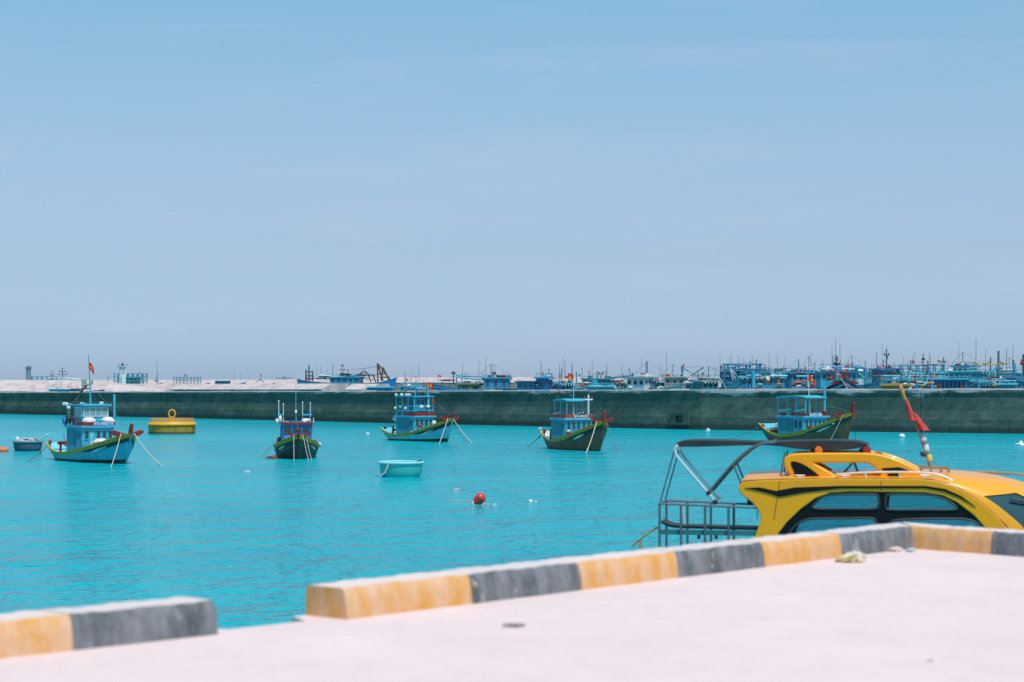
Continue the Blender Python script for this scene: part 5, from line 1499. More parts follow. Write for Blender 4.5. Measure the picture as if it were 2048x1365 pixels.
for (x, y, m_) in ((1847, 877, M_CUPG), (1853, 897, M_CUPG), (1859, 917, M_CUPY)):
    c_ = at_(x, y)
    cu_ = MB().lathe([(0.015, 0.075), (0.035, 0.06), (0.052, 0.0), (0.058, -0.045), (0.05, -0.06)], 14, c_).obj('cup', m_, po, True)
    MB().lathe([(0.059, -0.04), (0.061, -0.062), (0.05, -0.066)], 14, c_).obj('cup_rim', M_BRZ, cu_, True)
    MB().tube([c_ + Vector((0, 0, 0.07)), c_ + Vector((-0.05, 0, 0.10))], 0.008, 5).obj('cup_string', M_DARK, po)
furl('cloth', [(1842, 905), (1847, 913)], (0.03, 0.04), M_DARK, 5)

# ================================================================== litter on the quay
M_BAGY = mat('crumpled_yellow_plastic', (0.72, 0.60, 0.25), rough=0.4, var=0.9, vscale=14, vcol=(0.85, 0.78, 0.76), bump=1.0, bscale=22)
M_BAGW = mat('crumpled_white_plastic', (0.78, 0.70, 0.58), rough=0.35, bump=1.0, bscale=22)
def scrap(name, label, x, y, sx, sz, m_, seed, cat, sy=None):
    p = on_quay(x, y); k = p.y / F
    o = lump((0, 0, 0), (sx / 2 * k, (sy or sx) / 2 * k, sz / 2 * k), seed, 0.35, 18, 11).obj(name, m_, None, False); o.location = p + Vector((0, 0, sz * 0.38 * k)); tag(o, label, cat); return o
pb_ = scrap('plastic_bag', 'crumpled yellow and white plastic bag lying against the kerb', 1698, 1124, 54, 15, M_BAGY, 81, 'bag')
o = lump((0.05, 0.02, 0.02), (0.10, 0.08, 0.035), 82, 0.4, 16, 9).obj('white_fold', M_BAGW, pb_)
scrap('paper_scrap', 'small pale blue scrap in the kerb corner', 1822, 1104, 16, 8, mat('pale_blue_scrap', (0.45, 0.66, 0.68), rough=0.6), 83, 'scrap')
scrap('rubble', 'small pale heap of rubble in the kerb corner', 1790, 1103, 26, 10, M_QUAY, 84, 'rubble')
st = scrap('stone', 'flat stone lying alone on the quay', 1028, 1254, 44, 9, mat('grey_beige_stone', (0.50, 0.46, 0.42), rough=0.9, var=0.7, vscale=12, vcol=(0.25, 0.22, 0.2)), 85, 'stone', 26)
scrap('pebble', 'small brownish pebble near the lower right corner', 1861, 1323, 11, 3, mat('brown_pebble', (0.45, 0.36, 0.34), rough=0.9), 86, 'pebble')

# ================================================================== the fleet behind the sea wall
GF = 'fishing fleet berthed behind the sea wall'
def zpx(y, Y): return EYE - (y - HZ) * Y / F
FLEET = []
class Far(Boat):
    """fleet boat; extra helpers place gear by the pixel it is seen at, at the boat's own distance"""
    def __init__(s, label, x, Y, th, Ln=14, Bm=4.4, hs=3.2, hm=2.8, hb=5.0, hull=None, stripe=None, inn=None, **kw):
        s.Y = Y
        Boat.__init__(s, label, (x - 1024) * Y / F, Y, th, Ln, Bm, hs + 0.25, hm + 0.25, hb + 0.25, group=GF, stern=0.72, full=2.6, bulw=0.6, **kw)
        s.inv = s.M.inverted(); s.cabs = []; FLEET.append(s); s.px = x
        s.hull(hull or M_CYAN, stripe, None, inn or M_TURQ, stripe or hull or M_CYAN, M_TEAL, nt=22, nv=6, sw=(0.3, 0.5))
    def q(s, x, y, dY=0.0):
        return s.inv @ pt(x, y, s.Y + dY)
    def pm(s, x, yt, yb, r=0.09, m=None, dx=0, bars=(), dY=0.0, name='mast', r2=None):
        yb = max(yb, 757)
        a, b = s.q(x, yb, dY), s.q(x + dx, yt, dY)
        o = s.rod(name, m or M_MAST, [a, b], r, r2=r2 if r2 is not None else r * 0.8)
        for f, hw in bars:
            c = a.lerp(b, f); u = s.inv.to_3x3() @ Vector((1, 0, 0))
            s.rod('crosstree', m or M_MAST, [c - u * hw, c + u * hw], r * 0.6, o)
            for k in (-1, 1):
                MB().lathe([(0.03, 0), (0.12, 0.05), (0.12, 0.22), (0.03, 0.28)], 8, c + u * hw * k).obj('lamp', M_DARK, o)
        return o
    def pw(s, x, yt, yb, dx=0, r=0.03, dY=0.0):
        yb = max(yb, 757)
        s.rod('antenna', M_ANT, [s.q(x, yb, dY), s.q(x + dx, yt, dY)], r, n=5, r2=r * 0.7)
    def pf(s, x, y, wpx, hpx, seed=0, droop=0.35, star=True, m=None, dY=0.0):
        k = s.Y / F; d = s.inv.to_3x3() @ Vector((1, 0, 0))
        return flag_part(s.root, s.q(x, y, dY), wpx * k, hpx * k, m, seed, droop, d, star)
    def pb(s, name, pts, r, m, dY=0.0):
        return s.rod(name, m, [s.q(x, y, dY) for x, y in pts], r)
    def pl(s, name, m, x, y, wpx, hpx, dep=0.5, seed=0, dY=0.0):
        k = s.Y / F
        return lump(s.q(x, y, dY), (wpx * 0.36 * k, max(dep, 0.15), hpx * 0.36 * k), seed, 0.38, 12, 8).obj(name, m, s.root, True)
    def cab(s, x0, x1, w, ytop, m, roof=None, z0=2.6, **kw):
        d = dict(nf=4, ns=4, oh=0.25, wh=0.55, roof_t=0.18, wfill=0.6, crown=0.06)
        d.update(kw)
        s.cabs.append((x0, x1, w, zpx(ytop, s.Y)))
        return s.cabin(x0, x1, w, z0, zpx(ytop, s.Y) - d['roof_t'], m, roof, **d)

# ---------------- far left
b = Far('boat showing only a white canopy roof and lamp mast above the far left jetty', 126, 430, 10, 15, hm=2.6, hb=4.4, hull=M_TEAL)
b.canopy(M_WTARP, -3.6, 3.8, 3.6, zpx(757, 430), 2.4, (4, 4), 0.08, 0.16, 0.28)
b.pm(125, 736, 757, 0.12, bars=((0.35, 0.9), (0.62, 0.6))); b.pm(104, 741, 762, 0.07, bars=((0.5, 0.35),)); b.pb('stay', [(140, 753), (186, 765)], 0.05, M_MAST)
b = Far('low teal boat with lamp rails right of the blue-grey light tower', 74, 470, 5, 11, hm=3, hb=4.3, hull=M_TEAL)
b.gantry(M_TEAL, -1.8, 4.2, 3, 3.6, zpx(754, 470), 6, (1.0, 0.72), 0.09)
b = Far('teal boat with a tall lamp gantry behind the white light tower', 262, 500, 4, 16, hm=3, hb=4.6, hull=M_TEAL)
b.gantry(M_TEAL, -3.8, 3.6, 3.6, 3.6, zpx(748, 500), 7, (1.0, 0.78, 0.5), 0.12, True); b.cab(-2, 2, 3, 756, M_TEAL); b.pm(216, 750, 766, 0.08); b.pf(277, 745, 4, 3, 1)
b = Far('pale blue boat with low lamp rails right of the white light tower', 374, 560, 3, 13, hm=3, hb=4.6, hull=M_STEEL_BLUE)
b.gantry(M_STEEL_BLUE, -3.4, 3.6, 3, 3.6, zpx(755, 560), 8, (1.0, 0.7), 0.09); b.pm(369, 748, 762, 0.07); b.pf(370, 749, 4, 4, 2)
b = Far('small blue boat tucked just behind the sea wall at the left, under the wind vane', 128, 335, 2, 9, 2.6, 2.8, 2.6, 3.4, hull=M_CYAN)
b.cab(-2.2, 2.6, 2.2, 778.5, M_CYAN, M_TURQ, z0=2.3, nf=2, ns=3, wh=0.3); b.pw(121, 762, 780); b.pw(143, 764, 780); b.pf(136, 771, 3, 5, 3, 0.9); b.pf(112, 775, 3, 4, 4)
b = Far('narrow blue boat just behind the sea wall, right of the small blue boat', 162, 332, 4, 8, 2.4, 3.5, 3.3, 3.7, hull=M_BLUE)
b.pm(155, 772, 780, 0.06, M_CYAN); b.pb('tarp_edge', [(140, 779), (180, 778)], 0.12, M_TARP)
b = Far('boat behind the low jetty marked by a lone tall antenna', 316, 470, 6, 9, hm=3, hb=4.4, hull=M_STEEL_BLUE)
b.pw(315, 722, 766, -1, 0.06); b.pm(314, 748, 767, 0.1); b.pl('roof_gear', M_STEEL_BLUE, 313, 762, 12, 4, 0.6, 3)
b = Far('small boat with short masts seen over the middle of the low jetty', 452, 600, 5, 12, hm=3.3, hb=4.7, hull=M_STEEL_BLUE)
b.cab(-3, 1, 3, 761, M_STEEL_BLUE, M_WHITE); b.pw(448, 751, 764, 0, 0.06); b.pw(468, 742, 764, 0, 0.06); b.pw(481, 748, 764, 0, 0.05)
b = Far('small boat with a pitched blue awning and red pennant over the low jetty', 520, 590, 5, 9, hm=3.3, hb=4.5, hull=M_STEEL_BLUE)
b.pb('awning_edge', [(513, 764), (521, 759), (528, 764)], 0.16, M_STEEL_BLUE); b.pm(521, 748, 762, 0.06); b.pf(521, 748, 3, 5, 5, 0.9, False)
b = Far('faint boat with lamp rails left of the two trawlers', 570, 640, 5, 11, hm=3.4, hb=4.8, hull=M_STEEL_BLUE)
b.gantry(M_STEEL_BLUE, -2.5, 1.5, 2.6, 4, zpx(756, 640), 5, (1.0, 0.7), 0.09); b.pm(569, 751, 762, 0.08, bars=((0.6, 0.4),)); b.pm(586, 747, 764, 0.10, r2=0.03)
# ---------------- two trawlers by the gap in the jetties
b = Far('grey-blue trawler with dark stern posts and a red net heap, left of the jetty gap', 652, 430, 176, 12.5, 4.4, 4.7, 4.65, 5.5, hull=M_STEEL_BLUE)
for x, yt in ((612, 740), (618, 731), (625, 742)): b.pm(x, yt, 762, 0.20, M_DTEAL)
b.pb('post_brace', [(611, 752), (627, 752)], 0.14, M_DTEAL); b.pb('post_brace', [(612, 744), (625, 744)], 0.14, M_DTEAL)
b.pl('net_heap', M_NETR, 620, 758, 22, 4, 1.0, 3); b.pl('net_heap', M_GNET, 645, 756, 44, 8, 1.2, 4); b.pl('awning', M_WTARP, 648, 752, 30, 3, 1.4, 5); b.pl('bow_sheet', M_WTARP, 600, 757, 10, 3, 0.8, 6)
for i, x in enumerate((634, 642, 655, 666, 672)): b.pw(x, (727, 731, 737, 729, 745)[i], 757, 0, 0.045)
b.pb('outrigger', [(640, 750), (690, 756)], 0.13, M_PALE); b.pb('outrigger', [(650, 758), (694, 759)], 0.2, M_WHITE)
b = Far('blue trawler with rusty A-frame bow gear beside the short jetty block', 702, 405, 8, 19, 4.8, 3.3, 3.4, 5.85, hull=M_BLUE, inn=M_CYAN, rake=0.08)
b.cab(-4.0, 2.2, 3.4, 754, M_CYAN, M_CYAN, nf=3, ns=5)
for a, c in (((755, 727), (766, 762)), ((756, 728), (781, 760)), ((766, 735), (762, 762)), ((766, 735), (778, 760)), ((756, 748), (772, 748)), ((760, 755), (776, 755)), ((755, 728), (756, 768))): b.pb('gallows_leg', [a, c], 0.16, M_RUST)
for a, c in (((714, 752), (728, 742)), ((728, 742), (740, 750)), ((712, 752), (756, 750)), ((722, 746), (716, 765)), ((736, 748), (742, 765)), ((746, 750), (752, 766)), ((692, 753), (735, 746))): b.pb('net_boom', [a, c], 0.13, M_RUST)
b.pl('hanging_net', M_GNET, 732, 749, 26, 6, 0.7, 8); b.pl('hanging_net', M_GNET, 748, 750, 16, 5, 0.6, 9)
b.pb('rigging', [(684, 742), (756, 733)], 0.03, M_ANT); b.pb('rigging', [(690, 752), (755, 730)], 0.03, M_ANT); b.pb('rigging', [(700, 740), (756, 735)], 0.03, M_ANT)
b.pm(685, 727, 752, 0.07, bars=((0.3, 0.25), (0.55, 0.35), (0.8, 0.25))); b.pm(696, 739, 754, 0.10); b.pw(665, 728, 752, 0, 0.05)
for x in (697, 713): b.pm(x, 751, 770, 0.22, M_CYAN, name='post')
b.pb('gallows_beam', [(695, 753), (714, 751)], 0.2, M_CYAN); b.pb('boom', [(640, 748), (700, 753), (755, 761)], 0.09, M_GREY)
b.pl('mast_head_gear', M_DARK, 690, 749, 32, 4, 0.8, 11)
# ---------------- centre
b = Far('low turquoise boat with orange floats under the blue trawler\'s bow', 760, 300, 0, 7, 2.4, 3.5, 3.4, 3.8, hull=M_TURQ)
b.cab(-1.6, 1.8, 1.8, 774, M_CYAN, M_TURQ, z0=3.2, nf=2, ns=3, wh=0.3); b.pl('float_row', M_ORANGE, 762, 779, 16, 3, 0.4, 2); b.pl('net_heap', M_TURQ3, 738, 778, 16, 5, 0.6, 3); b.pw(732, 768, 780)
b = Far('small white and turquoise boat with thin masts left of the big star flag', 824, 285, 20, 7.5, 2.4, 3.4, 3.3, 3.9, hull=M_TURQL)
b.cab(-1.4, 0.8, 1.8, 772, M_CYAN, M_TURQ, z0=3.2, nf=3, ns=3, wh=0.3); b.pw(810, 746, 778, 1, 0.04); b.pw(838, 728, 778, 0, 0.05); b.pw(847, 760, 780, 0, 0.03); b.pw(820, 760, 778, 0, 0.03); b.pf(811, 757, 5, 5, 4, 0.4, False, M_OCHRE); b.pf(824, 770, 3, 7, 5, 1.0, False); b.pl('white_bundle', M_SACK, 812, 779, 10, 5, 0.4, 6); b.pl('white_bundle', M_SACK, 840, 779, 12, 5, 0.4, 7)
b = Far('blue boat with an olive-yellow cabin and dark awning, bow to the left', 925, 288, 174, 8.6, 2.8, 4.0, 3.95, 4.7, hull=M_BLUE, stripe=M_CYAN, inn=M_TEAL)
b.cab(-2.6, 0.6, 2.2, 767, M_OCHRE, M_TEAL, z0=3.6, nf=2, ns=2, wh=0.4); b.pl('awning', M_TARP, 895, 761, 42, 4, 1.2, 3); b.pl('net_heap', M_NETR, 930, 766, 26, 5, 0.8, 4)
for x in (885, 899): b.pm(x, 760, 778, 0.05, M_MAST, name='post')
b.pm(907, 742, 768, 0.10, bars=((0.75, 0.18),)); b.pm(913, 750, 768, 0.10); b.pm(924, 750, 768, 0.10); b.pw(925, 727, 752, 0, 0.035); b.pw(876, 748, 775, 0, 0.035); b.pf(877, 750, 6, 4, 5)
b.pl('deck_gear', M_NETG, 880, 773, 18, 5, 0.6, 6); b.pl('deck_gear', M_DARK, 935, 764, 18, 5, 0.5, 9)
b = Far('blue boat with a dark red net heaped on its cabin roof', 990, 278, 4, 9.5, 3.0, 3.8, 3.75, 4.3, hull=M_TEAL, inn=M_CYAN)
b.cab(-1.5, 2.0, 2.5, 755.5, M_CYAN, M_CYAN, z0=3.4, nf=3, ns=3, wh=0.7, wfill=0.3); b.pl('net_heap', M_NETR, 1001, 753, 32, 8, 1.0, 4); b.pl('white_bundle', M_SACK, 1012, 755, 9, 5, 0.5, 5); b.pl('net_heap', M_NETR, 964, 769, 16, 5, 0.8, 6)
b.pb('awning', [(912, 754), (945, 758), (972, 760)], 0.14, M_TURQ); b.pb('awning', [(914, 752), (972, 755)], 0.12, M_STEEL_BLUE)
b.pm(988, 743, 756, 0.08, bars=((0.6, 0.2),)); b.pw(985, 728, 745, 0, 0.035); b.pw(989.5, 728, 745, 0, 0.035); b.pw(965, 746, 756, 0, 0.03); b.pw(1007, 744, 753)
for i in range(6): b.pl('deck_gear', (M_SACK, M_TURQL, M_DARK, M_TURQ3, M_WHITE, M_NETB)[i], 978 + 8 * i, 779 - (i % 3), 9, 6, 0.4, 20 + i)
b = Far('dark long hull with white lettering, low behind the sea wall', 1046, 272, 2, 7.6, 2.8, 4.1, 4.05, 4.3, hull=M_DTEAL)
sv = b.S(0.5, 0.9, -1); lettering('BTh-96621', 0.42, (0.2, sv.y - 0.03, zpx(779, 272)), (1, 0, 0), (0, 0, 1), M_WHITE, b.root); b.pw(1023, 757, 775); b.pb('davit', [(1030, 774), (1032, 766), (1036, 762)], 0.03, M_PALE); b.pl('float', M_ORANGE, 1048, 771, 4, 3, 0.2, 4)
b = Far('bright blue boat with a small tower cabin and red crossed bow timbers', 1082, 262, 30, 7.5, 2.8, 3.6, 3.5, 4.2, hull=M_CYAN, inn=M_CYAN)
b.cab(-0.3, 1.3, 1.6, 755, M_BLUE, M_CYAN, z0=3.3, nf=2, ns=1, wh=0.6, wz=4.9); b.cab(-3, -0.4, 2.2, 763, M_CYAN, M_DTEAL, z0=3.3, nf=2, ns=3, wh=0.35); b.pl('tarp', M_CYAN, 1074, 770, 26, 7, 0.8, 3)
b.pb('crossed_timber', [(1083, 778), (1096, 770)], 0.16, M_RED); b.pb('crossed_timber', [(1086, 769), (1096, 780)], 0.16, M_RED); b.pb('crossed_timber', [(1098, 780), (1107, 774)], 0.14, M_RED)
b.pw(1084, 727, 758, 0, 0.04); b.pf(1085, 745, 3, 7, 4, 0.8, False); b.pm(1103, 748, 758, 0.08, M_CYAN); b.pm(1089, 752, 758, 0.06); b.pb('boom', [(1104, 758), (1130, 756)], 0.05, M_TEAL); b.pl('white_bundle', M_SACK, 1094, 779, 12, 5, 0.4, 6)
b = Far('turquoise boat flying a bunch of large red star flags', 1132, 258, 75, 8, 3.2, 3.5, 3.4, 4.3, hull=M_TURQ, inn=M_TURQL)
b.pf(1136, 747, 9, 20, 5, 0.25); b.pf(1141, 747, 8, 12, 6, 0.6, False); b.pf(1130, 752, 8, 5, 7, 0.2, False); b.pw(1130, 720, 770, 0, 0.045); b.pw(1143, 724, 770, 0, 0.045); b.pw(1145, 732, 770, 0, 0.04)
b.cab(-1.6, 0.8, 2.0, 767, M_CYAN, M_TURQ, z0=3.3, nf=3, ns=2, wh=0.4); b.pl('net_heap', M_NETR, 1140, 770, 16, 5, 0.6, 8); b.pl('white_bundle', M_SACK, 1128, 776, 14, 6, 0.4, 9); b.pl('deck_gear', M_TURQL, 1146, 777, 14, 6, 0.4, 10)
b = Far('small turquoise boat with ochre and red heaps, right of the star flags', 1163, 262, 88, 8, 3.0, 3.5, 3.4, 4.2, hull=M_TURQ3, inn=M_TURQ)
b.pl('net_heap', M_ORANGE, 1168, 770, 14, 5, 0.5, 3); b.pl('net_heap', M_OCHRE, 1180, 774, 16, 5, 0.5, 4); b.pl('white_bundle', M_SACK, 1173, 766, 16, 4, 0.5, 5); b.pm(1153, 744, 770, 0.10, M_TEAL); b.pw(1164, 736, 775, 0, 0.05); b.pf(1158, 748, 3, 5, 6, 0.8, False, M_DARK); b.pm(1180, 752, 770, 0.05); b.pl('net_heap', M_NETR, 1160, 779, 20, 4, 0.5, 7)
b = Far('teal boat with rounded turquoise wheelhouse and a long blue boom to the right', 1205, 278, 12, 12, 3.6, 3.9, 3.8, 4.6, hull=M_CYAN, inn=M_TEAL)
b.cab(-2.6, 1.0, 2.6, 757, M_TEAL, M_TEAL, z0=3.4, nf=3, ns=4, wh=0.4)
MB().lathe([(0.75, zpx(770, 278)), (0.78, zpx(759, 278)), (0.5, zpx(756, 278)), (0.1, zpx(755, 278))], 18, (-0.9, -0.8, 0)).obj('rounded_wheelhouse', M_TURQ, b.root, True)
b.pb('boom', [(1214, 757), (1264, 751)], 0.16, M_STEEL_BLUE); b.pm(1265, 746, 762, 0.16, M_BLUE); b.pm(1271, 751, 770, 0.12, M_PALE); b.pf(1193, 748, 4, 6, 3); b.pm(1202, 748, 757, 0.08, bars=((0.9, 0.25),)); b.pw(1214, 728, 757, 0, 0.045); b.pw(1243, 728, 760, 1, 0.04); b.pf(1245, 748, 6, 8, 4, 0.8, False)
b.pl('net_heap', M_NETR, 1232, 763, 40, 5, 0.8, 5); b.pl('net_heap', M_NETG, 1250, 772, 12, 14, 0.5, 6)
b = Far('small green and turquoise boat with a row of windows below the rounded wheelhouse', 1200, 252, 10, 6.5, 2.6, 3.4, 3.4, 4.0, hull=M_TEAL, inn=M_TURQ)
b.cab(-1.2, 1.6, 1.8, 771.5, M_TURQ, M_TURQL, z0=3.2, nf=2, ns=6, wh=0.4, wfill=0.5); b.pl('net_heap', M_OCHRE, 1216, 774, 12, 9, 0.4, 3); b.pl('net_heap', M_NETR, 1177, 775, 12, 6, 0.4, 4); b.pb('oar', [(1204, 780), (1232, 777)], 0.08, M_TURQL)
b = Far('white and grey-green boat with a dotted lamp mast', 1291, 264, 35, 11, 3.8, 3.7, 3.6, 4.6, hull=M_TEAL, inn=M_GREY)
b.cab(-2.2, 0.6, 2.4, 755, M_PALE, M_GREY, z0=3.4, nf=3, ns=3, wh=0.55); b.cab(-0.8, 0.2, 1.6, 751, M_GREY, M_WHITE, z0=5.4, nf=2, ns=2, wh=0.25)
mm_ = b.pm(1292, 724, 752, 0.035)
for y in (727, 731, 736, 740, 744): b.pl('mast_lamp', M_DARK, 1292.5, y, 2, 3, 0.12, y)
b.pl('net_heap', M_NETR, 1296, 777, 22, 5, 0.6, 4); b.pl('deck_gear', M_PALE, 1262, 775, 14, 8, 0.5, 5); b.pl('deck_gear', M_CYAN, 1308, 763, 12, 7, 0.5, 6); b.pl('deck_gear', M_SACK, 1322, 776, 14, 8, 0.5, 7); b.pm(1316, 755, 778, 0.09, M_DTEAL); b.pb('rail', [(1296, 751), (1310, 752)], 0.04, M_PALE)
b = Far('grey wheelhouse boat with a thick blue crane post', 1348, 266, 8, 11, 3.6, 4.0, 3.9, 4.6, hull=M_GREY, inn=M_PALE)
b.cab(-1.2, 1.6, 2.2, 754, M_GREY, M_GREY, z0=3.6, nf=2, ns=3, wh=0.45, m_frame=M_PALE); b.pm(1364.5, 733, 758, 0.20, M_STEEL_BLUE, r2=0.18, name='crane_post'); b.pl('crane_head', M_RUST, 1364.5, 733, 5, 4, 0.2, 3); b.pf(1366, 728, 4, 5, 4); b.pw(1343, 744, 755, 0, 0.06)
b.pb('crane_stay', [(1366, 735), (1408, 734)], 0.03, M_TEAL); b.pb('crane_boom', [(1366, 736), (1393, 752)], 0.07, M_TEAL); b.pb('crane_boom', [(1382, 752), (1408, 735)], 0.08, M_DTEAL); b.pl('white_bundle', M_SACK, 1372, 759, 18, 6, 0.7, 5)
b = Far('grey-green boat with a radar dish beside the crane boom', 1402, 262, 20, 11, 3.6, 3.7, 3.7, 4.5, hull=M_TEAL, inn=M_GREY)
b.pm(1404, 747, 762, 0.06); b.pl('radar_dish', M_TEAL, 1406, 747, 7, 6, 0.15, 3); b.cab(-1.8, 0.6, 2.0, 764, M_CYAN, M_WHITE, z0=3.4, nf=2, ns=3, wh=0.4); b.pl('net_heap', M_NETR, 1392, 768, 6, 12, 0.4, 4); b.pl('net_heap', M_ORANGE, 1402, 770, 5, 8, 0.4, 5); b.pl('deck_gear', M_GREY, 1378, 773, 18, 8, 0.5, 6); b.pl('red_gear', M_NETR, 1414, 753, 5, 5, 0.3, 7); b.pw(1397, 745, 765, 0, 0.05); b.pm(1398, 758, 772, 0.14, M_CYAN)
# ---------------- right: boats packed bow to stern
b = Far('grey-green boat presenting its bow with two pale ropes, left of the lamp gantry', 1430, 246, 62, 10, 3.8, 3.5, 3.5, 5.1, hull=M_TEAL, inn=M_GREY)
b.bow_post(M_TEAL, 0.5); b.pb('hawser', [(1440, 757), (1435, 779)], 0.05, M_ROPE, -4); b.pb('hawser', [(1441, 757), (1453, 779)], 0.05, M_ROPE, -4); b.cab(-3.2, -1.0, 2.4, 762, M_TEAL, M_GREY, z0=3.2, nf=3, ns=2, wh=0.4)
b = Far('blue boat with a big steel lamp gantry and long white poles', 1488, 268, 14, 14, 4.4, 3.4, 3.3, 4.9, hull=M_STEEL_BLUE, inn=M_TEAL)
b.gantry(M_STEEL_BLUE, -2.4, 2.0, 3.4, 4.0, zpx(729, 268), 4, (1.0, 0.82, 0.55, 0.3), 0.14); b.pb('gantry_top', [(1458, 736), (1475, 732), (1523, 728)], 0.13, M_STEEL_BLUE, -2); b.cab(-2.8, 1.4, 3.0, 742, M_STEEL_BLUE, M_TEAL, nf=4, ns=4, wh=0.5)
b.pm(1500, 723, 735, 0.14, M_STEEL_BLUE); b.pf(1481, 727, 5, 5, 3); b.pf(1440, 731, 6, 7, 4, 0.3, False); b.pf(1442, 742, 5, 7, 14, 0.5, False); b.pm(1441, 730, 748, 0.12, M_STEEL_BLUE)
for a, c in (((1460, 738), (1466, 762)), ((1461, 738), (1470, 758)), ((1461, 738), (1473, 750))): b.pb('white_pole', [a, c], 0.07, M_PALE, -3)
for x, yt in ((1476, 711), (1463, 705), (1480, 716), (1487, 717), (1490, 722), (1440, 708)): b.pw(x, yt, 735, 0, 0.03)
for i in range(7): b.pl('lamp', M_PALE if i % 2 else M_DARK, 1466 + 9 * i, 737 + (i % 2) * 2, 3, 4, 0.15, 30 + i, -1.5)
b.pl('net_heap', M_NETB, 1455, 756, 18, 14, 0.8, 8); b.cab(1.6, 3.4, 2.2, 741, M_CYAN, M_STEEL_BLUE, nf=2, ns=2, z0=4.2)
b = Far('bright blue boat showing a curved bow rail and a tall blue stem post', 1505, 243, 96, 10, 4.2, 3.2, 3.2, 5.0, hull=M_CYAN, stripe=M_STEEL_BLUE, inn=M_CYAN)
b.pm(1507, 742, 779, 0.22, M_TURQ, name='stem_post', dY=-5); b.pb('yard', [(1493, 752), (1522, 752)], 0.16, M_CYAN, -4.5); b.cab(-3.0, -0.8, 3.0, 754, M_CYAN, M_TURQL, nf=4, ns=2, wh=0.5); b.pl('float', M_ORANGE, 1521, 757, 4, 7, 0.2, 4, -4)
for x in (1493, 1500): b.pm(x, 769, 779, 0.14, M_CYAN, name='bitt', dY=-5)
b.pl('net_heap', M_NETR, 1512, 776, 14, 4, 0.4, 5, -5); b.pl('white_bundle', M_SACK, 1518, 769, 16, 4, 0.4, 6, -4)
b = Far('blue boat with white float bunches and orange heaps, right of the tall blue stem post', 1545, 250, 88, 11, 4.2, 3.2, 3.2, 4.5, hull=M_TEAL, inn=M_CYAN)
b.cab(-2.6, 0.2, 3.0, 752, M_CYAN, M_TURQL, nf=4, ns=2); b.pl('white_bundle', M_SACK, 1533, 757, 8, 9, 0.4, 3, -4); b.pl('net_heap', M_ORANGE, 1534, 762, 7, 8, 0.3, 4, -4.5); b.pm(1557, 747, 778, 0.20, M_CYAN, dY=-3); b.pb('yard', [(1540, 753), (1575, 752)], 0.14, M_TURQL, -3.2); b.pl('net_heap', M_OCHRE, 1557, 769, 34, 5, 0.5, 5, -5); b.pl('net_heap', M_ORANGE, 1561, 757, 9, 4, 0.3, 6, -4); b.pw(1539, 739, 760, 0, 0.05); b.pw(1530, 740, 760, 0, 0.05); b.pl('net_heap', M_NETG, 1535, 749, 12, 4, 0.5, 7)
b = Far('blue boat with a broad cabin and dark roof gear behind the white float bunches', 1580, 285, 80, 12, 4.8, 3.4, 3.3, 4.6, hull=M_STEEL_BLUE, inn=M_CYAN)
b.cab(-2.6, 0.6, 4.0, 743, M_STEEL_BLUE, M_TEAL, nf=5, ns=3); b.pl('roof_gear', M_GREY, 1580, 747, 12, 6, 0.8, 3, -2); b.pf(1572, 745, 5, 6, 4, 0.6, False); b.pm(1567, 733, 745, 0.08, bars=((0.7, 0.25),)); b.pl('roof_gear', M_DARK, 1555, 742, 8, 10, 0.5, 5); b.pm(1586, 740, 770, 0.22, M_CYAN, dx=-2, dY=-4)
b = Far('blue boat with a long cabin roof and red beams, left of the chevron bow', 1612, 262, 84, 12, 4.8, 3.3, 3.2, 4.7, hull=M_CYAN, stripe=M_TURQ, inn=M_CYAN)
b.cab(-2.4, 0.6, 4.2, 745.5, M_CYAN, M_CYAN, nf=5, ns=3); b.cab(-2.2, -0.4, 2.6, 741, M_TEAL, M_STEEL_BLUE, z0=5.9, nf=3, ns=2, wh=0.25); b.pb('beam', [(1588, 766), (1602, 766)], 0.3, M_RED, -5); b.pb('beam', [(1596, 763), (1625, 764)], 0.10, M_RED2, -5); b.pb('yard', [(1592, 753), (1626, 753)], 0.12, M_TURQL, -4); b.pm(1597, 726, 745, 0.08, M_STEEL_BLUE, bars=((0.45, 0.3),)); b.pf(1596, 727, 3, 7, 3, 0.8, False, M_DTEAL); b.pf(1609, 732, 4, 8, 4, 0.8, False); b.pl('red_gear', M_RED2, 1597, 745, 9, 3, 0.5, 5, -2); b.pw(1613, 740, 775, 0, 0.06, -5); b.pw(1580, 760, 780, 0, 0.05, -6)
for i in range(5): b.pl('deck_gear', (M_NETR, M_SACK, M_NETG, M_ORANGE, M_CYAN)[i], 1590 + 9 * i, 770 + (i % 2) * 3, 9, 6, 0.4, 30 + i, -6)
# the boat with the red and white chevron bow, bow on
b = Far('blue boat seen bow on with red, black and white chevron bands on its bow', 1676, 250, 91, 13, 5.6, 3.4, 3.2, 5.45, hull=M_CYAN, stripe=None, inn=M_CYAN, rake=0.09)
def band(name, m_, d0, d1, off): b.patch(name, m_, lambda a, c: (0.50 + 0.495 * a, b.sheer(0.50 + 0.495 * a) - d0 - (d1 - d0) * (1 - c)), 20, 2, off)
band('bow_band', M_DARK, 0.05, 0.38, 0.02); band('bow_band', M_CYAN, 0.38, 0.62, 0.022); band('bow_band', M_PALE, 0.62, 0.68, 0.024); band('bow_band', M_RED, 0.68, 1.05, 0.02)
for sd, sg in ((-1, 1), (1, -1)):
    t_ = 0.80; sv = b.S(t_, 0.9, sd); ta = (b.S(0.86, 0.9, sd) - b.S(0.74, 0.9, sd)).normalized()
    lettering('BTh 98877 TS', 0.34, b.S(t_, b.vz(t_, b.sheer(t_) - 0.5), sd) + b.N(t_, 0.9, sd) * 0.06, ta * (1 if sd < 0 else -1), (0, 0, 1), M_PALE, b.root)
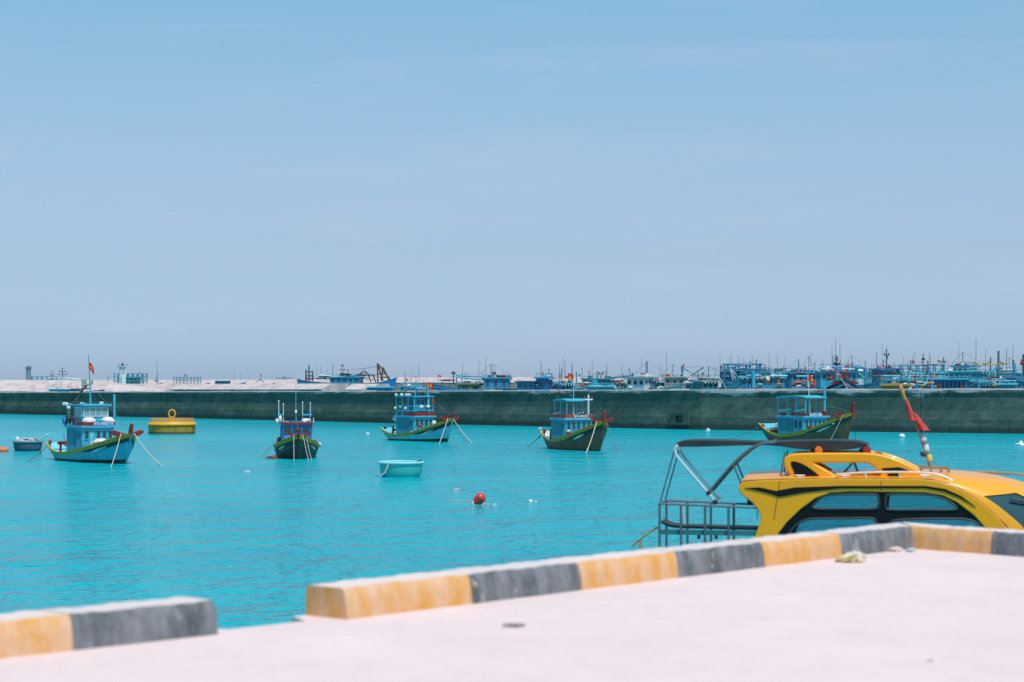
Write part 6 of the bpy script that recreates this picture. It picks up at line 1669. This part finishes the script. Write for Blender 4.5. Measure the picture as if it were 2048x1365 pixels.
b.bow_post(M_RED, 0.9, 0.4, 0.3); b.cross_beam(M_RED, 1.7, -0.30, 0.8, 0.28); b.pl('red_gear', M_NETR, 1660, 757, 14, 9, 0.4, 3, -5); b.pl('red_gear', M_NETR, 1690, 757, 14, 9, 0.4, 4, -5); b.pl('float', M_ORANGE, 1677, 751, 6, 7, 0.3, 5, -6)
b.cab(-3.4, 1.0, 4.6, 743, M_TURQ, M_CYAN, nf=7, ns=5, wh=0.6); b.cab(-3.2, -0.2, 3.6, 737, M_CYAN, M_WTARP, z0=6.5, nf=5, ns=3, wh=0.3); b.pb('red_trim', [(1652, 743), (1692, 743)], 0.10, M_RED2, -2); b.pm(1674, 735, 760, 0.30, M_CYAN, dY=-4, name='mast'); b.pm(1673, 711, 736, 0.14, M_MAST, dY=-3); b.pl('radar', M_DTEAL, 1674, 728, 8, 8, 0.4, 6, -3); b.pb('yard', [(1664, 735), (1682, 735)], 0.16, M_BLUE, -3)
for x, yt in ((1664, 690), (1671, 678), (1680, 688), (1668, 718), (1681, 720)): b.pw(x, yt, 738, 0, 0.04, -2)
b.pf(1674, 714, 3, 7, 7, 0.8, False); b.pb('hawser', [(1682, 757), (1696, 779)], 0.07, M_ROPE, -7); b.pf(1694, 725, 4, 8, 8, 0.7, True); b.pb('awning_frame', [(1628, 733), (1660, 733)], 0.03, M_PALE); b.pb('awning_frame', [(1628, 733), (1628, 745)], 0.03, M_PALE)
b = Far('teal hull with dark lettering slanting up to the right of the chevron bow', 1744, 258, 24, 7.6, 3.6, 4.8, 4.6, 5.65, hull=M_TEAL, stripe=M_CYAN, inn=M_TURQ)
sv = b.S(0.55, 0.9, -1); ta = (b.S(0.62, 0.9, -1) - b.S(0.48, 0.9, -1)).normalized(); lettering('99888TS', 0.5, b.S(0.55, b.vz(0.55, zpx(769, 255)), -1) + b.N(0.55, 0.9, -1) * 0.04, ta, (0, 0, 1), M_DTEAL, b.root)
b.pm(1731, 737, 757, 0.28, M_CYAN, r2=0.26, name='crane_post'); b.pb('white_pole', [(1718, 747), (1729, 757)], 0.09, M_TURQL, -1); b.pl('life_ring', M_RED2, 1762, 760, 8, 8, 0.15, 3, -4); b.pl('red_gear', M_NETR, 1752, 752, 34, 3, 0.6, 4); b.pl('roof_gear', M_DARK, 1726, 740, 10, 10, 0.5, 5, 1)
b.pw(1730.5, 721, 740, 0, 0.06); b.pf(1730, 722, 2, 6, 6, 0.8, False, M_DTEAL); b.pb('white_sheet', [(1716, 742), (1726, 742)], 0.24, M_WTARP)
b = Far('white-walled boat with a row of round windows under a flared blue roof', 1702, 290, 30, 12, 4.2, 3.6, 3.5, 4.6, hull=M_CYAN, inn=M_TURQ)
b.cab(-1.4, 1.4, 2.6, 743, M_PALE, M_CYAN, z0=3.8, nf=3, ns=4, wh=0.4, oh=0.3, roof_t=0.3); b.cab(-0.9, 1.2, 2.4, 735.5, M_PALE, M_CYAN, z0=6.4, nf=3, ns=4, wh=0.35, oh=0.4, roof_t=0.4, wfill=0.4); b.cab(-4.4, -1.5, 3.0, 751, M_TURQ, M_TURQL, nf=3, ns=4)
b.pw(1697, 720, 737, 0, 0.05); b.pw(1753, 705, 740, 0, 0.07); b.pm(1742, 742, 756, 0.35, M_TEAL); b.pl('roof_gear', M_GREY, 1742, 746, 16, 10, 0.8, 4, 2)
b = Far('boat with a wide flat dark blue roof and a tall lamp mast', 1778, 275, 78, 12, 4.6, 3.4, 3.3, 4.6, hull=M_CYAN, inn=M_CYAN)
b.cab(-2.6, 0.4, 3.0, 737.5, M_STEEL_BLUE, M_BLUE, z0=4.5, nf=5, ns=4, oh=0.35, wh=0.6, roof_t=0.22); b.pm(1773, 698, 737, 0.12, M_MAST, bars=((0.40, 0.45), (0.78, 0.3))); b.pf(1773.5, 710, 3, 8, 3, 0.8, False, M_NETR); b.pf(1776, 729, 4, 6, 4, 0.8, False, M_NETR)
b.pl('net_heap', M_ORANGE, 1788, 757, 18, 4, 0.5, 5, -4); b.pl('net_heap', M_OCHRE, 1786, 760, 20, 4, 0.5, 6, -4); b.pb('white_pole', [(1745, 752), (1800, 752)], 0.1, M_TURQL, -3)
b = Far('small boat with an ochre roof just behind the sea wall, left of the pole', 1788, 232, 5, 5.5, 2.6, 3.9, 3.85, 4.3, hull=M_TEAL, inn=M_DTEAL)
b.cab(-1.4, 1.6, 1.8, 769, M_OCHRE, M_OCHRE, z0=3.7, nf=2, ns=6, wh=0.4, wfill=0.5); b.pl('ochre_sheet', M_OCHRE, 1790, 768, 26, 3, 0.8, 3)
b = Far('turquoise boat with a white-tarped roof under the long lamp rails', 1822, 280, 70, 11, 4.4, 3.4, 3.3, 4.6, hull=M_TURQ, inn=M_CYAN)
b.cab(-2.8, 0.4, 3.2, 746, M_CYAN, M_TURQL, nf=4, ns=4); b.pl('white_tarp', M_WTARP, 1806, 743, 26, 5, 1.2, 3); b.pl('net_heap', M_NETY, 1808, 762, 20, 5, 0.6, 4, -3); b.pl('net_heap', M_ORANGE, 1826, 758, 8, 7, 0.4, 5, -4); b.pl('red_gear', M_RED2, 1822, 754, 6, 6, 0.3, 6, -4)
b = Far('blue boat carrying long lamp rails with red flags', 1845, 296, 6, 17, 4.4, 3.6, 3.4, 4.7, hull=M_STEEL_BLUE, inn=M_CYAN)
b.gantry(M_TEAL, -3.2, 3.0, 3.2, 4.2, zpx(730, 296), 6, (1.0, 0.72, 0.42), 0.12); b.pb('gantry_top', [(1797, 732), (1888, 728)], 0.10, M_TEAL, -1.8); b.cab(-3, 2.6, 3.0, 745, M_CYAN, M_TURQL, nf=3, ns=6)
for x in range(1800, 1886, 12): b.pl('lamp', M_PALE, x, 736, 3, 5, 0.15, x, -1.8)
b.pm(1887, 715, 757, 0.18, M_STEEL_BLUE, r2=0.10, bars=((0.75, 0.25),)); b.pm(1857, 733, 760, 0.22, M_CYAN, dY=-2); b.pm(1846.5, 708, 730, 0.10, bars=((0.5, 0.25), (0.75, 0.15))); b.pf(1824, 721, 5, 7, 3, 0.3, False); b.pf(1854, 721, 4, 8, 4, 0.8, False); b.pf(1875, 720, 6, 5, 5, 0.3, True); b.pf(1842, 722, 3, 4, 6, 0.5, False); b.pf(1873, 727, 3, 5, 7, 0.8, False); b.pw(1861, 712, 732, 0, 0.05); b.pw(1825, 713, 732, 0, 0.04)
for a, c in (((1845, 752), (1856, 759)), ((1873, 760), (1866, 745)), ((1879, 740), (1884, 748))): b.pb('white_pole', [a, c], 0.08, M_TURQL, -3)
b = Far('boat cluttered with nets and green crates behind the decorated pole', 1838, 244, 92, 10, 4.6, 3.3, 3.2, 4.35, hull=M_DTEAL, inn=M_TEAL)
for i in range(12): b.pl('deck_gear', (M_NETG, M_SACK, M_NETB, M_TURQL, M_NETR, M_CYAN, M_GNET, M_NETY, M_TURQ3, M_DTEAL, M_ORANGE, M_TEAL)[i], 1806 + 5.6 * i, 762 + (i * 7 % 13), 12, 8, 0.4, 60 + i, -3 + (i % 3))
b.pm(1864, 752, 779, 0.08, M_TURQL, dY=-4); b.pl('float', M_ORANGE, 1866, 753, 7, 6, 0.3, 3, -4); b.pm(1820, 768, 780, 0.20, M_WHITE, dY=-5); b.pl('red_gear', M_RED, 1825, 776, 4, 8, 0.3, 5, -5); b.cab(-3.2, -1.6, 3.0, 757, M_CYAN, M_TURQ, nf=4, ns=2)
b = Far('low boat with a long white awning, left of the big blue trawler', 1905, 330, 8, 13, 4.0, 3.6, 3.5, 4.7, hull=M_CYAN, inn=M_TURQ)
b.cab(-2.4, 2.2, 2.8, 746, M_TEAL, M_TEAL, nf=3, ns=5); b.pb('white_awning', [(1896, 741), (1930, 741)], 0.22, M_WTARP, -1.6); b.pl('yellow_sheet', M_NETY, 1902, 750, 14, 6, 0.5, 4, -3); b.pm(1926, 736, 758, 0.14, M_TURQ, dY=-2); b.pb('crook', [(1926, 736), (1924, 734), (1921, 734)], 0.12, M_TURQ, -2); b.pm(1939, 735, 745, 0.16, M_STEEL_BLUE); b.pf(1931, 731, 3, 6, 5, 0.7, False); b.pf(1944, 727, 4, 6, 6, 0.8, False); b.pw(1916, 727, 745, 0, 0.04); b.pw(1931, 720, 745, 0, 0.04)
b = Far('big blue trawler with a railed superstructure and long slatted side, right of the lamp rails', 1938, 252, 38, 13, 4.8, 3.7, 3.6, 5.0, hull=M_CYAN, stripe=M_STEEL_BLUE, inn=M_TURQ)
b.cab(-4.6, 0.4, 3.6, 757, M_CYAN, M_TURQL, z0=3.2, nf=5, ns=9, wh=0.7, wfill=0.5); b.cab(-2.0, 0.9, 3.0, 742, M_TURQ, M_TURQL, z0=5.3, nf=4, ns=4, wh=0.45); b.cab(-1.6, 0.5, 2.6, 731.5, M_PALE, M_CYAN, z0=6.5, nf=4, ns=3, wh=0.35)
for sd in (-1, 1): b.rail(M_TURQL, -4.6, 1.2, sd * 1.85, zpx(757, 252), zpx(753, 252), 12, 0.04)
b.pm(1997, 702, 735, 0.16, M_MAST, r2=0.13); b.pm(1981, 715, 735, 0.10); b.pw(1952, 678, 712, 0, 0.05); b.pw(1970, 697, 724, 2, 0.04); b.pw(2013, 697, 724, 0, 0.05); b.pw(2024, 692, 730, 2, 0.045)
for x, dx in ((1952, 6), (1972, -6), (2008, 7)): b.pb('roof_horn', [(x - dx, 724), (x, 728), (x + dx, 727)], 0.12, M_OCHRE, -1)
b.pb('roof_rail', [(1958, 731), (2005, 729)], 0.08, M_OCHRE, -1); b.pf(1953, 714, 3, 12, 3, 0.6, False, M_SACK); b.pb('white_pole', [(1976, 752), (1990, 738)], 0.14, M_TURQ, -3); b.pb('white_pole', [(1986, 740), (1991, 750)], 0.10, M_TURQL, -3); b.pl('radar', M_STEEL_BLUE, 1994, 737, 8, 12, 0.4, 5, -2); b.pb('hawser', [(1960, 779), (1982, 760)], 0.06, M_DTEAL, -6); b.pl('float', M_RED2, 1976, 758, 4, 5, 0.2, 6, -4); b.pm(1923, 771, 779, 0.28, M_RED, dY=-7, name='bitt'); b.pm(1878, 769, 779, 0.22, M_RED, dY=-7, name='bitt')
b = Far('boat with a yellow float garland, low behind the wall at the right', 1988, 238, 150, 8, 3.6, 3.7, 3.6, 4.35, hull=M_TURQ, stripe=M_CYAN, inn=M_CYAN)
b.cab(-2.2, 1.0, 2.6, 767, M_CYAN, M_TURQ, z0=3.4, nf=3, ns=6, wh=0.5); b.pl('float_garland', M_NETY, 1988, 771, 26, 4, 0.4, 3, -2.5); b.pl('float', M_ORANGE, 1995, 770, 10, 3, 0.3, 4, -2.8); b.pl('red_gear', M_NETR, 1990, 755, 16, 5, 0.5, 5)
b = Far('blue boat with a long row of cabin windows, cut off by the right edge', 2042, 248, 6, 10, 4.0, 3.8, 3.8, 4.6, hull=M_CYAN, stripe=M_STEEL_BLUE, inn=M_CYAN)
b.cab(-2.0, 3.0, 3.2, 760, M_CYAN, M_STEEL_BLUE, z0=3.6, nf=3, ns=8, wh=0.5, wfill=0.55); b.pl('blue_net', M_NETB, 2030, 757, 50, 8, 1.2, 3); b.pm(2047, 709, 745, 0.20, M_DTEAL, r2=0.16); b.pm(2029, 720, 745, 0.14, M_STEEL_BLUE, dx=-2); b.pf(2041, 718, 4, 10, 4, 0.9, False); b.pl('red_gear', M_RED, 2043, 728, 10, 5, 0.4, 5); b.pl('tyre_fender', M_DARK, 2023, 776, 6, 6, 0.2, 6, -4)
b = Far('white-topped boat behind the big blue trawler', 2020, 320, 70, 13, 4.6, 3.6, 3.5, 4.7, hull=M_CYAN, inn=M_TURQ)
b.cab(-2.6, 0.6, 3.6, 745, M_TURQ, M_TURQL, nf=5, ns=4); b.cab(-2.0, 0.0, 2.6, 739, M_TEAL, M_WTARP, z0=6.2, nf=4, ns=3, wh=0.3); b.pw(2006, 727, 745, 0, 0.05); b.pm(2031, 728, 745, 0.09, M_STEEL_BLUE); b.pb('beam', [(2010, 742), (2045, 740)], 0.08, M_STEEL_BLUE); b.pl('red_gear', M_NETR, 2015, 752, 18, 3, 0.5, 4, -3)
b = Far('pale boat with white roof filling the gap behind the long cabin roof boat', 1640, 330, 76, 13, 4.8, 3.6, 3.5, 4.7, hull=M_CYAN, inn=M_TURQ)
b.cab(-2.6, 0.6, 4.2, 747, M_TURQ, M_WTARP, nf=5, ns=4); b.pl('white_tarp', M_WTARP, 1622, 745, 20, 5, 1.2, 3); b.pw(1645, 719, 748, 0, 0.06); b.pw(1607, 738, 750, 0, 0.05)
b = Far('distant white-topped boat between the crane boom and the big lamp gantry', 1425, 360, 8, 12, 4.0, 3.8, 3.7, 4.7, hull=M_GREY, inn=M_PALE)
b.cab(-2.6, 1.6, 3.0, 755, M_PALE, M_WHITE, nf=3, ns=5, wh=0.3); b.pw(1434, 735, 757, 0, 0.05); b.pm(1419, 751, 762, 0.07)

# more boats packed between the others
XTRA = ((1466, 300, 84, M_TEAL, M_GREY, 751, 'dull teal cabin squeezed behind the two pale hawsers'), (1522, 300, 70, M_STEEL_BLUE, M_TEAL, 744, 'steel blue cabin half hidden right of the big lamp gantry'),
        (1556, 272, 96, M_TEAL, M_TURQ, 757, 'low teal cabin behind the orange heaps'), (1628, 288, 88, M_CYAN, M_PALE, 749, 'blue cabin with a pale roof edging the chevron bow on its left'),
        (1718, 330, 75, M_TEAL, M_WTARP, 748, 'white-roofed cabin glimpsed between the flared roof and the crane post'), (1762, 320, 82, M_PALE, M_GREY, 747, 'pale cabin behind the wide flat dark blue roof'),
        (1800, 256, 80, M_CYAN, M_TEAL, 760, 'low blue cabin above the ochre-roofed boat'), (1868, 262, 86, M_STEEL_BLUE, M_CYAN, 756, 'steel blue cabin below the right end of the lamp rails'),
        (1898, 262, 98, M_TURQ, M_TURQL, 760, 'low turquoise cabin left of the railed trawler side'), (1968, 300, 74, M_TEAL, M_CYAN, 744, 'teal cabin behind the railed trawler superstructure'),
        (2008, 262, 92, M_CYAN, M_TURQL, 757, 'blue cabin between the railed trawler and the right-edge boat'), (1250, 300, 80, M_GREY, M_PALE, 763, 'grey cabin under the long blue boom'),
        (1326, 300, 85, M_TEAL, M_GREY, 762, 'teal cabin left of the grey wheelhouse'), (1112, 300, 80, M_STEEL_BLUE, M_TURQ, 767, 'low steel blue cabin left of the star flags'))
for i, (x, Y, th, mc, mr, yt, lab) in enumerate(XTRA):
    b = Far(lab, x, Y, th, 11 + i % 3, 3.6 + 0.2 * (i % 4), 3.3, 3.3, 4.3 + 0.15 * (i % 3), hull=(M_TEAL, M_CYAN, M_STEEL_BLUE)[i % 3], inn=mc)
    b.cab(-2.4, 0.4, 2.6 + 0.3 * (i % 3), yt, mc, mr, nf=3 + i % 3, ns=3, wh=0.4)
# rails, stays, lamps and odds and ends on every roof
def dress(b, seed):
    rnd = random.Random(seed)
    if not b.cabs: return
    x0, x1, w, zt = max(b.cabs, key=lambda c: c[3])
    m_ = rnd.choice((M_TURQ, M_TEAL, M_PALE, M_CYAN, M_GREY))
    k = b.Y / F
    h = rnd.uniform(0.30, 0.5)
    for sd in (-1, 1):
        b.rod('roof_rail', m_, [(x0, sd * w / 2, zt + h), (x1, sd * w / 2, zt + h)], 0.03, n=4)
    b.rod('roof_rail', m_, [(x1, -w / 2, zt + h), (x1, w / 2, zt + h)], 0.03, n=4)
    nx = max(2, int((x1 - x0) / 0.9))
    for i in range(nx + 1):
        for sd in (-1, 1):
            x = x0 + (x1 - x0) * i / nx
            b.rod('stanchion', m_, [(x, sd * w / 2, zt - 0.05), (x, sd * w / 2, zt + h)], 0.03, n=4)
    for i in range(1, 4):
        y = -w / 2 + w * i / 4
        b.rod('stanchion', m_, [(x1, y, zt - 0.05), (x1, y, zt + h)], 0.03, n=4)
    xm, ym = rnd.uniform(x0, x1), rnd.uniform(-w / 3, w / 3)
    zm = zt + rnd.uniform(0.9, 2.2)
    ms = b.rod('pole', M_MAST, [(xm, ym, zt - 0.05), (xm, ym, zm)], 0.05, n=5)
    b.rod('stay', M_ANT, [(xm, ym, zm), (b.L / 2, 0, b.hb + 0.2)], 0.018, n=4)
    b.rod('stay', M_ANT, [(xm, ym, zm), (x0 - 1.5, 0, zt - 0.4)], 0.018, n=4)
    for i in range(rnd.randrange(3, 6)):
        x, y = rnd.uniform(x0, x1), rnd.uniform(-w / 2.4, w / 2.4)
        mm = rnd.choice((M_SACK, M_NETB, M_NETG, M_NETR, M_GREY, M_ORANGE, M_TURQL, M_DARK, M_WTARP))
        if rnd.random() < 0.5:
            b.box('roof_box', mm, x - rnd.uniform(0.15, 0.4), x + 0.2, y - 0.2, y + 0.2, zt + 0.003, zt + rnd.uniform(0.15, 0.4))
        else:
            lump((x, y, zt + 0.1), (rnd.uniform(0.2, 0.5), rnd.uniform(0.2, 0.4), rnd.uniform(0.1, 0.22)), rnd.randrange(999), 0.36, 10, 7).obj('roof_gear', mm, b.root, True)
    if rnd.random() < 0.6:
        b.rod('antenna', M_ANT, [(x0 + 0.2, 0, zt - 0.05), (x0 + 0.2, 0, zt + rnd.uniform(2.0, 3.6))], 0.025, n=4)
    # string of lamps along the eaves, fenders on the bow quarter
    for i in range(5):
        y = -w / 2 + w * (i + 0.5) / 5
        MB().lathe([(0.03, 0.06), (0.09, 0.0), (0.07, -0.10), (0.02, -0.13)], 6, (x1 + 0.30, y, zt - 0.22)).obj('lamp', rnd.choice((M_PALE, M_WHITE)), b.root)
    for t_ in (0.62, 0.72, 0.82):
        sd = -1; p_ = b.S(t_, 0.93, sd) + b.N(t_, 0.93, sd) * 0.10
        MB().tube([(p_.x + 0.22 * math.cos(i * math.pi / 6), p_.y, p_.z + 0.22 * math.sin(i * math.pi / 6)) for i in range(13)], 0.08, 5).obj('tyre_fender', M_DARK, b.root, True)
for i, b in enumerate(FLEET):
    if b.px > 790: dress(b, 500 + i)
# a bird high over the harbour
p = pt(1150, 705, 300)
bm_ = empty('seabird', p); tag(bm_, 'tiny dark seabird gliding above the middle of the fleet', 'bird')
for sd in (-1, 1): MB().add([(0, 0.05, 0), (0, -0.10, 0), (sd * 0.32, 0.0, 0.10), (sd * 0.30, 0.08, 0.10), (sd * 0.62, 0.12, 0.02)], [(0, 1, 2, 3), (3, 2, 4)]).obj('wing', M_DARK, bm_)
MB().tube([(0, 0.22, 0), (0, 0.1, 0.0), (0, -0.15, 0.0), (0, -0.25, 0.0)], 0.05, 6, 0.02).obj('body', M_DARK, bm_, True)
